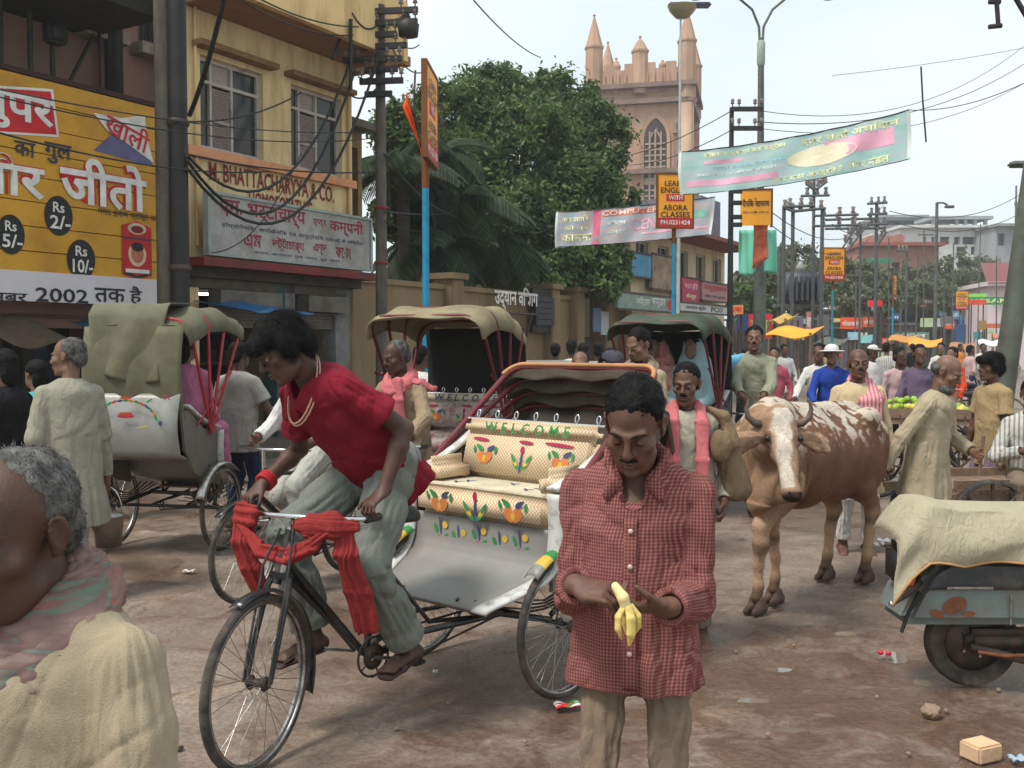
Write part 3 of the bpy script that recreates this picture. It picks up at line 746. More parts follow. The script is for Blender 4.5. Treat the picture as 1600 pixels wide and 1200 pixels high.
PR_RED = M('painted_red', (.45, .05, .03), .6); PR_GRN = M('painted_green', (.03, .22, .06), .6); PR_BLU = M('painted_blue', (.05, .06, .14), .6)
PR_ORG = M('painted_orange', (.55, .17, .04), .6); PR_PNK = M('painted_crimson', (.40, .02, .06), .6); PR_YEL = M('painted_yellow', (.6, .38, .05), .6)
PRINTS = [PR_RED, PR_GRN, PR_BLU, PR_ORG, PR_PNK, PR_YEL]
def blob2(m, c, a, b, ang, mi, y, n=12, pt=0):
    pts = []
    for i in range(n):
        t = 2*PI*i/n; x, z = a*math.cos(t), b*math.sin(t)*(1 - pt*math.cos(t))
        pts.append((c[0]+x*math.cos(ang)-z*math.sin(ang), y, c[1]+x*math.sin(ang)+z*math.cos(ang)))
    m.poly(pts, mi)
def flower_heart(m, x, z, s=1, y=-.003):
    blob2(m, (x-.02*s, z), .032*s, .022*s, R(-60), 3, y, pt=.3); blob2(m, (x+.02*s, z), .032*s, .022*s, R(60+180), 3, y-.0006, pt=.3)
    blob2(m, (x, z-.004*s), .016*s, .011*s, R(90), 5, y-.0012)
    for q, a in ((-1, 150), (1, 30)):
        blob2(m, (x+q*.036*s, z+.045*s), .026*s, .011*s, R(a), 1 if q < 0 else 2, y-.0018, pt=.4); blob2(m, (x+q*.066*s, z+.036*s), .018*s, .008*s, R(a+q*50), 1, y-.0024)
def flower_stem(m, x, z, s=1, y=-.003):
    blob2(m, (x, z), .008*s, .06*s, 0, 2, y); blob2(m, (x, z+.065*s), .014*s, .022*s, 0, 4, y-.0006)
    for q in (-1, 1):
        for k in range(3): blob2(m, (x+q*(.03+.012*k)*s, z-.02*s+k*.02*s), .028*s, .010*s, R(90-q*(60-12*k)), 1 if k != 1 else 5, y-.0012-.0006*k, pt=.3)
def tulip(m, x, z, s=1, y=-.003):
    blob2(m, (x, z), .006*s, .05*s, R(8), 2, y)
    blob2(m, (x-.03*s, z-.01*s), .012*s, .026*s, R(25), 1, y-.0006); blob2(m, (x+.032*s, z+.012*s), .018*s, .018*s, 0, 5, y-.0006)
    blob2(m, (x-.006*s, z-.06*s), .020*s, .024*s, R(90), 4, y-.0012, pt=.4); blob2(m, (x+.034*s, z-.045*s), .01*s, .026*s, R(-50), 1, y-.0006)

def hood_bow(px, y, z, py=.08, pz=.96, rc=.16, n=6):
    """U shaped bow: pivot, up the arm, over, down the other arm"""
    pts = [V(px, py, pz)]; d = (V(px, y, z)-V(px, py, pz)).normalized(); top = V(px, y, z)
    for i in range(n+1):
        a = PI/2*i/n; pts.append(top - d*rc + V(-rc, 0, 0) + V(rc*math.cos(a), 0, 0) + d*rc*math.sin(a))
    return pts + [V(-p.x, p.y, p.z) for p in reversed(pts)]
def resample(pts, n):
    L = [0]
    for a, b in zip(pts, pts[1:]): L.append(L[-1]+(b-a).length)
    out = []; k = 0
    for i in range(n+1):
        t = L[-1]*i/n
        while k < len(pts)-2 and L[k+1] < t: k += 1
        out.append(pts[k].lerp(pts[k+1], (t-L[k])/max(L[k+1]-L[k], 1e-9)))
    return out

def rickshaw(label, loc, rz, hood='up', canvas=None, bowm=REDP, steer=0, hw=.46, seat='flower', panel=None, tracks=.52, group='cycle rickshaws in the street', word=True, back=None, fringe=False):
    panel = panel or SILVER
    root = thing('cycle_rickshaw', label, 'cycle rickshaw', (loc[0], loc[1], 0), rz, group)
    r = .345
    # --- wheels
    for s in (1, -1): add_wheel(root, (s*tracks, 0, r))
    fk = bpy.data.objects.new('front_fork', MB().tube([V(0, 0, .0), V(0, -.0, .01)], .001, 4).mesh('front_fork')); COL.objects.link(fk); fk.parent = root
    piv = V(0, -1.22, 0); fk.location = piv; fk.rotation_euler = (0, 0, steer)
    m = MB(); hubp = V(0, -.23, r)
    for s in (1, -1):
        m.tube([V(s*.055, -.23, r), V(s*.055, -.16, .52), V(s*.05, -.085, .70), V(s*.035, -.06, .735)], [.011, .012, .014, .014], 8)
        m.tube([V(s*.06, -.245, r), V(s*.062, -.10, .78), V(s*.03, -.02, .92)], .006, 6)
    m.box((0, -.06, .735), (.10, .05, .03), bev=.01)
    fk.data = m.mesh('front_fork'); fk.data.materials.append(BLACKP)
    m = MB(); m.tube([V(0, -.055, .74), V(0, .0, .90), V(0, .012, .955)], .016, 10); m.box((0, .0, .945), (.05, .05, .035), bev=.01)
    m.build('stem', DULLCHROME, fk)
    m = MB()
    m.tube([V(-.30, .16, .955), V(-.29, .08, .96), V(-.22, .03, .965), V(0, .012, .965), V(.22, .03, .965), V(.29, .08, .96), V(.30, .16, .955)], .0115, 10)
    m.build('handlebar', CHROME, fk)
    for s in (1, -1):
        MB().tube([V(s*.30, .10, .956), V(s*.302, .21, .952)], .017, 10).build('grip', LEATHER, fk)
        MB().tube([V(s*.10, .0, .945), V(s*.2, -.0, .935), V(s*.27, .06, .925), V(s*.275, .14, .92)], .006, 6).build('brake_lever', CHROME, fk)
    w = add_wheel(root, (0, 0, 0), 0); w.parent = fk; w.location = hubp
    m = MB()
    def mg(a, b, c=hubp, rad=.372, a0=-12, a1=150):
        t = R(a0+(a1-a0)*a); x = (b-.5)*.062
        return c + V(x, math.cos(t)*rad*1.0, math.sin(t)*rad - abs(b-.5)*.028)
    m.grid(lambda a, b: mg(a, b, a0=-22, a1=112), 20, 5, thick=.002); m.build('mudguard', BLACKP, fk)
    # --- frame
    m = MB(); BB = V(0, -.82, .30); HD = V(0, -1.245, .755)
    m.tube([V(0, -1.29, .70), V(0, -1.215, .91)], .021, 10)
    m.tube([V(.02, -1.25, .79), V(.022, -.86, .33)], .016, 8); m.tube([V(-.02, -1.25, .79), V(-.022, -.86, .33)], .016, 8)
    m.tube([V(0, -1.25, .73), BB], .015, 8)
    m.tube([BB, V(0, -.70, .80)], .016, 8); m.tube([V(0, -.70, .80), V(0, -.685, .87)], .012, 8)
    for s in (1, -1):
        m.tube([BB+V(s*.03, 0, 0), V(s*.09, -.55, .36), V(s*.30, -.25, .42), V(s*(tracks-.07), -.02, r+.015)], .017, 8)
        m.tube([V(s*.02, -.72, .68), V(s*.10, -.52, .40), V(s*.16, .0, r)], .011, 8)
        m.tube([V(s*.28, -.42, .45), V(s*.30, -.25, .43)], .013, 8); m.tube([V(s*.36, .28, .50), V(s*.36, .05, .36)], .013, 8)
        m.tube([V(s*.24, -.34, .40), V(s*.28, -.40, .50)], .011, 6); m.tube([V(s*.24, -.34, .40), V(s*.18, -.42, .50)], .011, 6)
    m.tube([V(-tracks, 0, r), V(tracks, 0, r)], .014, 10)
    m.tube([V(-.3, -.25, .42), V(.3, -.25, .42)], .013, 8)
    m.build('frame', BLACKP, root)
    for s in (1, -1):
        m = MB()
        for k in range(4):
            yy = .36-.0*k; z0 = .40+.014*k; L_ = .46-.09*k
            m.tube([V(s*.36, -L_, z0+.07), V(s*.36, -L_*.4, z0+.015), V(s*.36, 0, z0), V(s*.36, L_*.4, z0+.015), V(s*.36, L_, z0+.07)], .011, 6, flat=.4)
        m.build('leaf_spring', DARKST, root)
    m = MB(); m.lathe([(.02, -.006), (.055, -.003), (.058, .003), (.02, .006)], V(.055, -.82, .30), 'x', 28); m.lathe([(.082, -.003), (.092, -.002), (.092, .002), (.082, .003), (.082, -.003)], V(.055, -.82, .30), 'x', 32)
    for i in range(5):
        a = 2*PI*i/5; m.tube([V(.055, -.82, .30), V(.055, -.82+.085*math.cos(a), .30+.085*math.sin(a))], .005, 4)
    m.build('chainring', DARKST, root)
    m = MB()
    m.tube([V(.055, -.80, .39), V(.055, -.02, r+.04)], .006, 4); m.tube([V(.055, -.83, .21), V(.055, -.02, r-.035)], .006, 4); m.lathe([(.03, -.004), (.042, 0), (.03, .004)], V(.055, 0, r), 'x', 16)
    m.build('chain', DARKST, root)
    for s, (dy, dz) in ((1, (.165, -.045)), (-1, (-.165, .045))):
        m = MB(); m.tube([V(s*.075, -.82, .30), V(s*.09, -.82+dy, .30+dz)], .009, 8); o = m.build('crank', DULLCHROME, root)
        m = MB(); m.box((s*.14, -.82+dy, .30+dz), (.085, .07, .018), bev=.004); m.tube([V(s*.08, -.82+dy, .30+dz), V(s*.19, -.82+dy, .30+dz)], .006, 6); m.build('pedal', BLACKP, root)
    sd = Soft(.02); sd.cone((0, -.80, .885), (0, -.66, .885), .03, .05, w=(1, 0, 0), q=1.2); sd.cone((0, -.66, .885), (0, -.58, .89), .05, .055, w=(1, 0, 0), q=1.7); sd.ell((0, -.68, .83), (.2, .3, .04), None, .01, True)
    soft_obj('saddle', sd, .012, LEATHER, root)
    # --- passenger body
    prof = [(-.055, .80), (-.06, .73), (-.07, .665), (-.10, .61), (-.155, .57), (-.24, .54), (-.33, .512), (-.41, .485), (-.44, .462)]; wid = [1, 1, 1, .985, .95, .89, .82, .74, .70]
    def pf(t):
        k = t*(len(prof)-1); i = min(int(k), len(prof)-2); f = k-i; return prof[i][0]*(1-f)+prof[i+1][0]*f, prof[i][1]*(1-f)+prof[i+1][1]*f, wid[i]*(1-f)+wid[i+1]*f
    W = hw-.025
    m = MB(); m.grid(lambda a, b: (W*pf(a)[2]*(1-2*b), pf(a)[0], pf(a)[1]), 24, 8, thick=.012); m.build('foot_panel', panel, root)
    m = MB(); m.box((0, .16, .775), (2*W, .44, .02)); m.box((0, -.36, .462), (1.4*W-.04, .16, .012)); m.build('seat_board', WOOD, root)
    for s in (1, -1):
        m = MB(); out = [V(s*W, p, z) for p, z in prof[:4]] + [V(s*W, -.10, .52), V(s*W, .06, .56), V(s*W, .30, .66), V(s*W, .45, .86), V(s*W, .50, 1.16), V(s*W, .40, 1.17), V(s*W, .15, 1.0), V(s*W, -.03, .99), V(s*W, -.07, .95)]
        m.prism(out, (s*.022, 0, 0)); m.build('side_panel', M('grey_side_sheet', (.16, .145, .13), .6, .1, var=.2, dirt=(.2, .15, .11), dirt_amt=.4), root)
        m = MB(); pr = [V(s*(W+.012), -.075, .965)] + [V(s*(W*pf(i/20)[2]+.012), pf(i/20)[0]-.006, pf(i/20)[1]+.002) for i in range(21)]
        pr2 = resample(pr, 26); m.grid(lambda a, b: pr2[round(a*26)] + V((.012*s+(b-.5)*.085), -.022, .012), 26, 2, thick=.016); m.build('curved_trim', SILVERW, root)
        m = MB(); arm = [V(s*(W+.012), -.09, .985), V(s*(W+.012), .1, 1.03), V(s*(W+.012), .28, 1.11), V(s*(W+.012), .42, 1.19)]
        a2 = resample(arm, 12); m.grid(lambda a, b: a2[round(a*12)] + V((b-.5)*.062, 0, .012-abs(b-.5)*.016), 12, 4, thick=.02); m.build('arm_rail', SILVERW, root)
    BZ = 1.0 if back is None else 1.18
    bk = MB(); bk.grid(lambda a, b: ((W+.012)*(1-2*b), .50+.06*math.sin(a*PI)-.10*(a > .999), BZ+.12-.52*a), 14, 6, thick=.014); bk.build('back_panel', back or panel, root)
    if back is not None:
        # garland painted over the back
        fm = MB()
        for i in range(15):
            a = R(15+150*i/14); blob2(fm, (math.cos(a)*.26, .93+math.sin(a)*.17), .026, .011, a+R(90), (1, 3, 1, 2, 0)[i % 5], 0)
        for i in range(9): blob2(fm, (-.05+.0125*i, .995), .007, .018, R(-30+7*i), 0, -.001*(i % 2)-.0015)
        blob2(fm, (0, 1.12), .05, .012, 0, 0, 0); blob2(fm, (0, .98), .075, .016, 0, 4, -.0008)
        for q in (-1, 1): blob2(fm, (q*.29, .93), .018, .018, 0, (4, 2)[q > 0], 0); blob2(fm, (q*.2, 1.1), .03, .008, R(30*q), 1, 0); blob2(fm, (q*.14, .9), .05, .005, R(10*q), 5, 0)
        o = fm.build('painted_garland', PRINTS, root); o['kind'] = 'stuff'; o.matrix_local = Matrix.Translation((0, .590, BZ-1.03)) @ Matrix.Rotation(PI, 4, 'Z')
        o = write('32', .045, (-.34, .575, BZ+.08), PI, PR_PNK, root, 'lettering', .01)
    # cushions
    cov = HATCH if seat == 'flower' else (M('floral_red_cover', (.55, .46, .42), .6, var=.4, scale=22, dirt=(.3, .02, .03), dirt_amt=.5, dscale=16) if seat == 'red' else M('maroon_cover', (.12, .03, .03), .6))
    m = MB(); m.box((0, .10, .865), (2*W-.02, .40, .175), bev=.05); o = m.build('seat_cushion', cov, root)
    if seat == 'flower':
        m = MB(); m.box((0, .115, .951), (2*W-.07, .345, .012), bev=.005); m.build('seat_top', CREAM, root)
        fm = MB(); flower_heart(fm, -.25, .855, 1.25); flower_stem(fm, 0, .845, 1.15); flower_heart(fm, .25, .855, 1.25)
        for x, z in ((-.27, .735), (-.14, .71), (.0, .735), (.14, .715), (.27, .735)): tulip(fm, x, z, 1.05, .024)
        fm2 = fm; o = fm2.build('print_pattern', PRINTS, root); o['kind'] = 'stuff'; o.location = (0, -.1015, 0)
        fm = MB()
        for x, y in ((-.27, .04), (-.24, .10), (.2, .05), (.24, .11), (.02, .16)):
            b = MB(); blob2(b, (0, 0), .035, .006, R(random.uniform(-40, 40)), 2, 0, 8); blob2(b, (.01, .008), .02, .006, R(random.uniform(40, 80)), 2, .001, 8)
            fm.add([(x+p[0]*1.2, y+p[2]*1.6, .9585-p[1]*.3) for p in b.v], [tuple(reversed(f)) for f in b.f], 2)
        fm.build('leaf_print', PRINTS, root)
    tl = R(-14)
    br = bpy.data.objects.new('backrest', None); bm_ = MB(); bm_.box((0, 0, .13), (2*W-.03, .095, .29), bev=.042)
    br = bm_.build('backrest', cov, root); br.location = (0, .27, .95); br.rotation_euler = (tl, 0, 0)
    if seat == 'flower' or word:
        rl = MB(); rl.box((0, -.01, .275), (2*W+.0, .085, .10), bev=.04); rl.build('head_roll', CREAM if seat != 'flower' else HATCH, br)
        write('WELCOME', .056, (0, -.0565, .25), 0, PR_GRN if seat == 'flower' else PR_BLU, br, 'lettering', .022, 1.05, spacing=1.75, shear=.15)
        fm = MB(); flower_heart(fm, -.26, .11, 1.15); flower_stem(fm, 0, .10, 1.0); flower_heart(fm, .26, .11, 1.15)
        for x, w_ in ((-.3, .06), (.02, .05), (.24, .1)): blob2(fm, (x, .208), w_, .009, R(-3), (4, 0, 0)[0], -.005)
        o = fm.build('print_pattern', PRINTS, br); o['kind'] = 'stuff'; o.location = (0, -.0492, 0)
        m = MB(); m.tube([V(-W, 0, .325), V(W, 0, .325)], .008, 8); m.build('top_rail', CHROME, br)
        for i in range(7):
            x = -W+.06+i*(2*W-.12)/6; pts = [V(x+.018*math.sin(t)+.004*t, 0, .352-.024*math.cos(t)) for t in [k*.45 for k in range(13)]]
            MB().tube(pts, .004, 6).build('curl_hook', CHROME, br)
    for s in (1, -1):
        m = MB(); m.box((s*(W-.07), .10, 1.0), (.13, .34, .17), bev=.06); m.build('arm_cushion', cov, root)
    # mudguards over the back wheels
    for s in (1, -1):
        m = MB(); seg = 22
        def rg(a, b, s=s):
            t = R(20+112*a); return (s*tracks + (b-.5)*.085, math.cos(t)*.385, r+math.sin(t)*.385-abs(b-.5)**2*.08)
        m.grid(rg, seg, 4, thick=.003)
        for i in range(len(m.m)): 
            if i < seg*4*2: m.m[i] = ((i % (seg*4))//4//2) % 5
        m.build('mudguard', [SILVER, PR_RED, SILVER, PR_GRN, PR_YEL] if seat == 'flower' else [DULLCHROME]*5, root)
        m = MB(); m.tube([V(s*(tracks-.06), .0, r), V(s*(tracks-.045), .12, r+.37)], .005, 6); m.build('mudguard_stay', DARKST, root)
    # --- hood
    HX = hw+.02
    if hood == 'up':
        tops = [(-.50, 1.90), (-.2, 1.97), (.12, 1.97), (.42, 1.88)]
        for y, z in tops: MB().tube(hood_bow(HX, y, z), .013, 8).build('hood_bow', bowm, root)
        for s in (1, -1):
            MB().tube([V(s*HX, .30, 1.05), V(s*HX, -.28, 1.45)], .009, 6).build('hood_brace', bowm, root)
        grids = [resample([p for p in hood_bow(HX+.016, y, z+.014)][1:-1], 22) for y, z in [(-.57, 1.875)]+tops+[(.47, 1.82)]]
        def hf(a, b):
            k = a*(len(grids)-1); i = min(int(k), len(grids)-2); f = k-i; j = round(b*22); p = grids[i][j].lerp(grids[i+1][j], f)
            sag = math.sin(f*PI)*.022*(1 - abs(2*b-1)**4); e = abs(2*b-1)
            z = p.z - sag + .008*math.sin(9*a+13*b) - max(0, e-.93)*.6*(1+.25*math.sin(11*a))
            return V(p.x + (.012*math.sin(14*a) if e > .8 else 0), p.y, z)
        m = MB(); m.grid(hf, 25, 22, thick=.008); m.build('hood_canopy', canvas, root)
        m = MB(); m.grid(lambda a, b: ((HX-.02)*(1-2*b), .47+.05*math.sin(a*PI)+.012*math.sin(17*b), 1.82-.72*a), 10, 20, thick=.006)
        m.build('back_curtain', back and canvas or M('black_curtain', (.012, .011, .011), .9), root)
    else:
        pv = V(HX, .02, .97)
        tops = [(.78, 1.545), (.84, 1.47), (.89, 1.39), (.92, 1.31)]
        for i, (y, z) in enumerate(tops): MB().tube(hood_bow(HX, y, z, .0, .97, .10), .014 if i else .018, 8).build('hood_bow', bowm, root)
        rows = []
        for i, (y, z) in enumerate(tops):
            rows.append(resample(hood_bow(HX+.012, y, z+.012, .0, .97, .10)[1:-1], 30))
            if i < 3: rows.append([p + V(0, -.03+.012*math.sin(j*.5), -.075-.012*math.sin(j*.6+i)) for j, p in enumerate(rows[-1])])
        rows.append([p + V(0, .06, -.20) for p in rows[-1]])
        n = len(rows)-1
        def ff(a, b):
            k = a*n; i = min(int(k), n-1); f = k-i; f = f*f*(3-2*f); j = round(b*30); p = rows[i][j].lerp(rows[i+1][j], f); return p + V(0, 0, .004*math.sin(13*b+3*i))
        m = MB(); m.grid(ff, n*5, 30, thick=.006); m.build('folded_hood', canvas, root)
        MB().tube(hood_bow(HX+.004, .77, 1.562, .0, .97, .10)[1:-1], .013, 8).build('hood_edge', M('orange_piping', (.42, .20, .08), .6, var=.2), root)
        m = MB(); m.grid(lambda a, b: ((HX-.03)*(1-2*b), .90-.3*a+.01*math.sin(21*b), 1.30-.55*a), 6, 14, thick=.006); m.build('hood_lining', M('dark_lining', (.045, .035, .028), .9, var=.3), root)
    return root

def bicycle(label, loc, rz, steer=0, group='bicycles'):
    root = thing('bicycle', label, 'bicycle', (loc[0], loc[1], 0), rz, group); r = .325
    add_wheel(root, (0, .52, r), 0, WMS); add_wheel(root, (0, -.54, r), steer, WMS)
    m = MB(); BB = V(0, .07, .29); ST = V(0, .2, .78); HT = V(0, -.36, .82); HB = V(0, -.39, .68)
    m.tube([BB, ST], .015, 8); m.tube([ST, HT], .014, 8); m.tube([BB, HB], .016, 8); m.tube([HB+V(0, -.01, -.04), HT+V(0, .01, .04)], .019, 8)
    for s in (1, -1): m.tube([BB, V(s*.06, .52, r)], .009, 6); m.tube([ST, V(s*.06, .52, r)], .008, 6); m.tube([HB, V(s*.05, -.45, .6), V(s*.05, -.54, r)], .01, 6)
    m.build('frame', BLACKP, root)
    m = MB(); m.tube([V(-.27, -.2, .98), V(-.24, -.34, .99), V(0, -.36, .985), V(.24, -.34, .99), V(.27, -.2, .98)], .011, 8); m.tube([HT, V(0, -.36, .985)], .012, 8); m.build('handlebar', CHROME, root)
    sd = Soft(.02); sd.cone((0, .06, .88), (0, .26, .89), .03, .06, w=(1, 0, 0), q=1.4); soft_obj('saddle', sd, .015, LEATHER, root)
    m = MB(); m.box((0, .56, .72), (.13, .32, .015)); 
    for s in (1, -1): m.tube([V(s*.06, .68, .72), V(s*.06, .52, r)], .005, 5)
    m.build('luggage_rack', DARKST, root)
    for y, a0, a1 in ((-.54, 10, 130), (.52, 40, 170)):
        m = MB(); m.grid(lambda a, b: ((b-.5)*.055, y+math.cos(R(a0+(a1-a0)*a))*.35, r+math.sin(R(a0+(a1-a0)*a))*.35), 14, 2, thick=.003); m.build('mudguard', BLACKP, root)
    m = MB(); m.lathe([(.01, -.004), (.085, -.003), (.085, .003), (.01, .004)], V(.05, .07, .29), 'x', 20); m.tube([V(.05, .08, .37), V(.05, .52, r+.03)], .005, 4); m.tube([V(.05, .07, .2), V(.05, .52, r-.03)], .005, 4); m.build('chain', DARKST, root)
    for s in (1, -1):
        m = MB(); m.tube([V(s*.06, .07, .29), V(s*.08, .07+s*.16, .29-s*.03)], .008, 6); m.box((s*.125, .07+s*.16, .29-s*.03), (.085, .06, .018)); m.build('pedal', DARKST, root)
    return root
# ---------------------------------------------------------------- ground
def ground_mat():
    m, nt, bs = nmat('street_surface')
    v = coords(nt)
    big = noise(nt, .55, 6, v, .6); mid = noise(nt, 2.3, 8, v, 1.0, .62); fin = noise(nt, 38, 5, v, 0, .65); grit = noise(nt, 190, 3, v)
    c = ramp(nt, mid, [(.28, S(114, 100, 90)), (.5, S(138, 123, 111)), (.74, S(157, 143, 130))])
    c = mixc(nt, ramp(nt, noise(nt, 1.1, 7, v, 1.4), [(.5, (0, 0, 0)), (.68, (.5,)*3)]), c, S(124, 98, 86))          # reddish mud
    c = mixc(nt, ramp(nt, noise(nt, .8, 7, coords(nt, scale=(1, 1.6, 1)), .8), [(.55, (0, 0, 0)), (.7, (.6,)*3)]), c, S(188, 168, 146))    # pale dust
    # oil and betel stains, spilled water
    st = ramp(nt, noise(nt, 3.4, 5, coords(nt, scale=(.7, 1.2, 1)), .5), [(.66, (0, 0, 0)), (.73, (.75,)*3)])
    c = mixc(nt, st, c, S(74, 55, 46))
    c = mixc(nt, ramp(nt, fin, [(.35, (0, 0, 0)), (.62, (.55,)*3)]), c, S(92, 76, 64))
    c = mixc(nt, ramp(nt, grit, [(.62, (0, 0, 0)), (.72, (.5,)*3)]), c, S(200, 186, 168))
    # cracks
    vo = nt.nodes.new('ShaderNodeTexVoronoi'); vo.feature = 'DISTANCE_TO_EDGE'; vo.inputs['Scale'].default_value = .55
    wv = nt.nodes.new('ShaderNodeMix'); wv.data_type = 'VECTOR'; wv.inputs['Factor'].default_value = .35
    nz = nt.nodes.new('ShaderNodeTexNoise'); nz.inputs['Scale'].default_value = 2; nz.inputs['Detail'].default_value = 6; nt.links.new(v, nz.inputs['Vector'])
    nt.links.new(v, wv.inputs['A']); nt.links.new(nz.outputs['Color'], wv.inputs['B']); nt.links.new(wv.outputs['Result'], vo.inputs['Vector'])
    c = mixc(nt, ramp(nt, vo.outputs['Distance'], [(.0, (.32,)*3), (.007, (0, 0, 0))]), c, S(84, 68, 58))
    wet = noise(nt, .42, 6, coords(nt, scale=(1.0, .8, 1)), .9)
    wf = ramp(nt, wet, [(.48, (0, 0, 0)), (.62, (1, 1, 1))])
    c = mixc(nt, wf, c, mixc(nt, 1.0, c, S(216, 204, 196), 'MULTIPLY'))
    # the trodden wet mud beside the cow
    mp = nt.nodes.new('ShaderNodeMapping'); mp.inputs['Location'].default_value = (-1.45*.42, -4.75*.42, 0); mp.inputs['Scale'].default_value = (.42, .42, 0); nt.links.new(v, mp.inputs['Vector'])
    gs = nt.nodes.new('ShaderNodeTexGradient'); gs.gradient_type = 'SPHERICAL'; nt.links.new(mp.outputs['Vector'], gs.inputs['Vector'])
    ad = nt.nodes.new('ShaderNodeMath'); ad.operation = 'MULTIPLY_ADD'; ad.inputs[1].default_value = .30; nt.links.new(gs.outputs['Fac'], ad.inputs[0]); nt.links.new(noise(nt, 3.2, 7, v, .8, .65), ad.inputs[2])
    mud = ramp(nt, ad.outputs[0], [(.5, (0, 0, 0)), (.74, (1, 1, 1))])
    c = mixc(nt, mud, c, mixc(nt, 1.0, c, S(206, 184, 172), 'MULTIPLY'))
    nt.links.new(c, bs.inputs['Base Color'])
    ro = mixc(nt, mud, ramp(nt, wet, [(.48, (.8,)*3), (.64, (.32,)*3)]), (.13, .13, .13))
    nt.links.new(ro, bs.inputs['Roughness']); bs.inputs['Specular IOR Level'].default_value = .4
    hh = nt.nodes.new('ShaderNodeMath'); hh.operation = 'MULTIPLY_ADD'; hh.inputs[1].default_value = .5
    nt.links.new(fin, hh.inputs[0]); nt.links.new(mid, hh.inputs[2]); bump(nt, bs, hh.outputs[0], .55, .03)
    return m
GM = ground_mat()
def gz(x, y): return 0
# one sheet, fine near the camera and coarse to the horizon, with shallow dips where water stands
PUD = [(1392, 1020, .15, .20, .03), (1452, 1058, .15, .10, .03), (1384, 845, .16, .22, .03), (1290, 1108, .12, .05, .02), (1180, 1085, .16, .07, .02), (1318, 985, .16, .08, .022), (1240, 1130, .14, .06, .02), (1215, 1040, .14, .07, .02), (1300, 1050, .12, .07, .02), (1150, 1130, .1, .05, .018), (1360, 1150, .12, .05, .018), (330, 1060, .14, .06, .014)]
ys = np.concatenate([np.arange(-6, 2.4, .3), np.arange(2.4, 9, .05), np.arange(9, 16, .25), np.geomspace(16, 600, 36)]); xs = np.concatenate([-np.geomspace(500, 8, 20), np.arange(-7.9, -3, .25), np.arange(-3, 3.6, .05), np.arange(3.6, 8, .25), np.geomspace(8, 500, 20)])
gx, gy = np.meshgrid(xs, ys, indexing='ij'); pts = np.stack([gx.ravel(), gy.ravel(), np.zeros(gx.size)], 1)
near = np.clip((16-np.hypot(pts[:, 0], pts[:, 1]))/6, 0, 1)
pts[:, 2] = (vnoise(pts*.9, 1)*.010 + vnoise(pts*2.7, 2)*.006 + vnoise(pts*7, 3)*.004 + vnoise(pts*17, 4)*.0018 - .008)*near
PC = []
for px, py, a, b, d in PUD:
    c = G(px, py); e2 = ((pts[:, 0]-c.x)/a)**2 + ((pts[:, 1]-c.y)/b)**2; w_ = np.exp(-e2); k = e2 < 1.6
    base_ = float(pts[k, 2].mean()); pts[:, 2] = pts[:, 2]*(1-.6*w_) + .6*w_*base_ - d*w_; PC.append((c, a, b, base_-d*.72))
ny_ = len(ys); ii = np.arange(len(xs)-1)[:, None]*ny_ + np.arange(ny_-1)[None]; ii = ii.ravel()
tag(link('street_ground', np_mesh('street_ground', pts, np.stack([ii, ii+ny_, ii+ny_+1, ii+1], 1)), GM), kind='structure')
WATER = M('milky_water', S(116, 104, 93), .04, var=.15, scale=9, spec=.9)
for c, a, b, z in PC:
    m = MB(); m.poly([(c.x+a*1.35*math.cos(2*PI*i/30), c.y+b*1.35*math.sin(2*PI*i/30), z) for i in range(30)]); tag(m.build('puddle', WATER), kind='structure')

# ---------------------------------------------------------------- left hand house row: local x runs away along the row, -y faces the street
DA = math.atan2(.861, .509); FA = V(-4.38, 14.5, 0); FD = V(math.cos(DA), math.sin(DA), 0)
def FP(px, py, off=0):
    """row plane point (along, up) seen at a pixel; off = metres in front of the plane"""
    k = (px-800)/F; A_ = FA + V(FD.y, -FD.x, 0)*off
    t = (k*A_.y - A_.x)/(FD.x - k*FD.y); Y = A_.y + FD.y*t
    return t, P(px, py, Y).z
def row_thing(name, label, cat, group=None): return thing(name, label, cat, FA, DA, group)
PLASTER_Y = M('yellow_plaster', S(226, 202, 152), .85, var=.08, scale=1.6, dirt=S(168, 136, 98), dirt_amt=.55, dscale=1.7, bmp=.08, bscale=30)
PLASTER_P = M('pale_plaster', S(225, 190, 135), .85, var=.08, scale=2, dirt=S(160, 125, 80), dirt_amt=.35, dscale=1.6)
PINKP = M('pink_band', S(214, 150, 110), .8, var=.1, dirt=S(150, 90, 60), dirt_amt=.3)
GREYP = M('grey_post_paint', S(120, 120, 118), .8, var=.15, dirt=S(70, 60, 52), dirt_amt=.4)
MAUVE = M('old_mauve_plaster', S(136, 112, 102), .9, var=.22, scale=1.2, dirt=S(140, 88, 84), dirt_amt=.6, dscale=.9, bmp=.25, bscale=14)
FRAMEW = M('window_paint', S(182, 174, 166), .6, var=.1, dirt=S(90, 80, 70), dirt_amt=.3)
GLASSD = M('dark_pane', (.03, .034, .03), .12, var=.3, scale=3)
LOUV = M('grey_louvre', S(156, 142, 138), .7, var=.12)
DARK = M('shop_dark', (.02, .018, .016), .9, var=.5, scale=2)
TIN = M('rolled_shutter', S(104, 100, 92), .5, .2, var=.15, dirt=S(70, 56, 44), dirt_amt=.5)
CONC = M('weathered_concrete', S(98, 92, 84), .9, var=.2, scale=2, dirt=S(52, 44, 38), dirt_amt=.5, dscale=1.5, bmp=.2, bscale=20)
BLACKM = M('black_metal', (.014, .013, .013), .6, var=.3, dirt=(.05, .035, .028), dirt_amt=.3)
TEALP = M('teal_door', S(48, 84, 82), .6, var=.2, dirt=S(40, 48, 46), dirt_amt=.4)
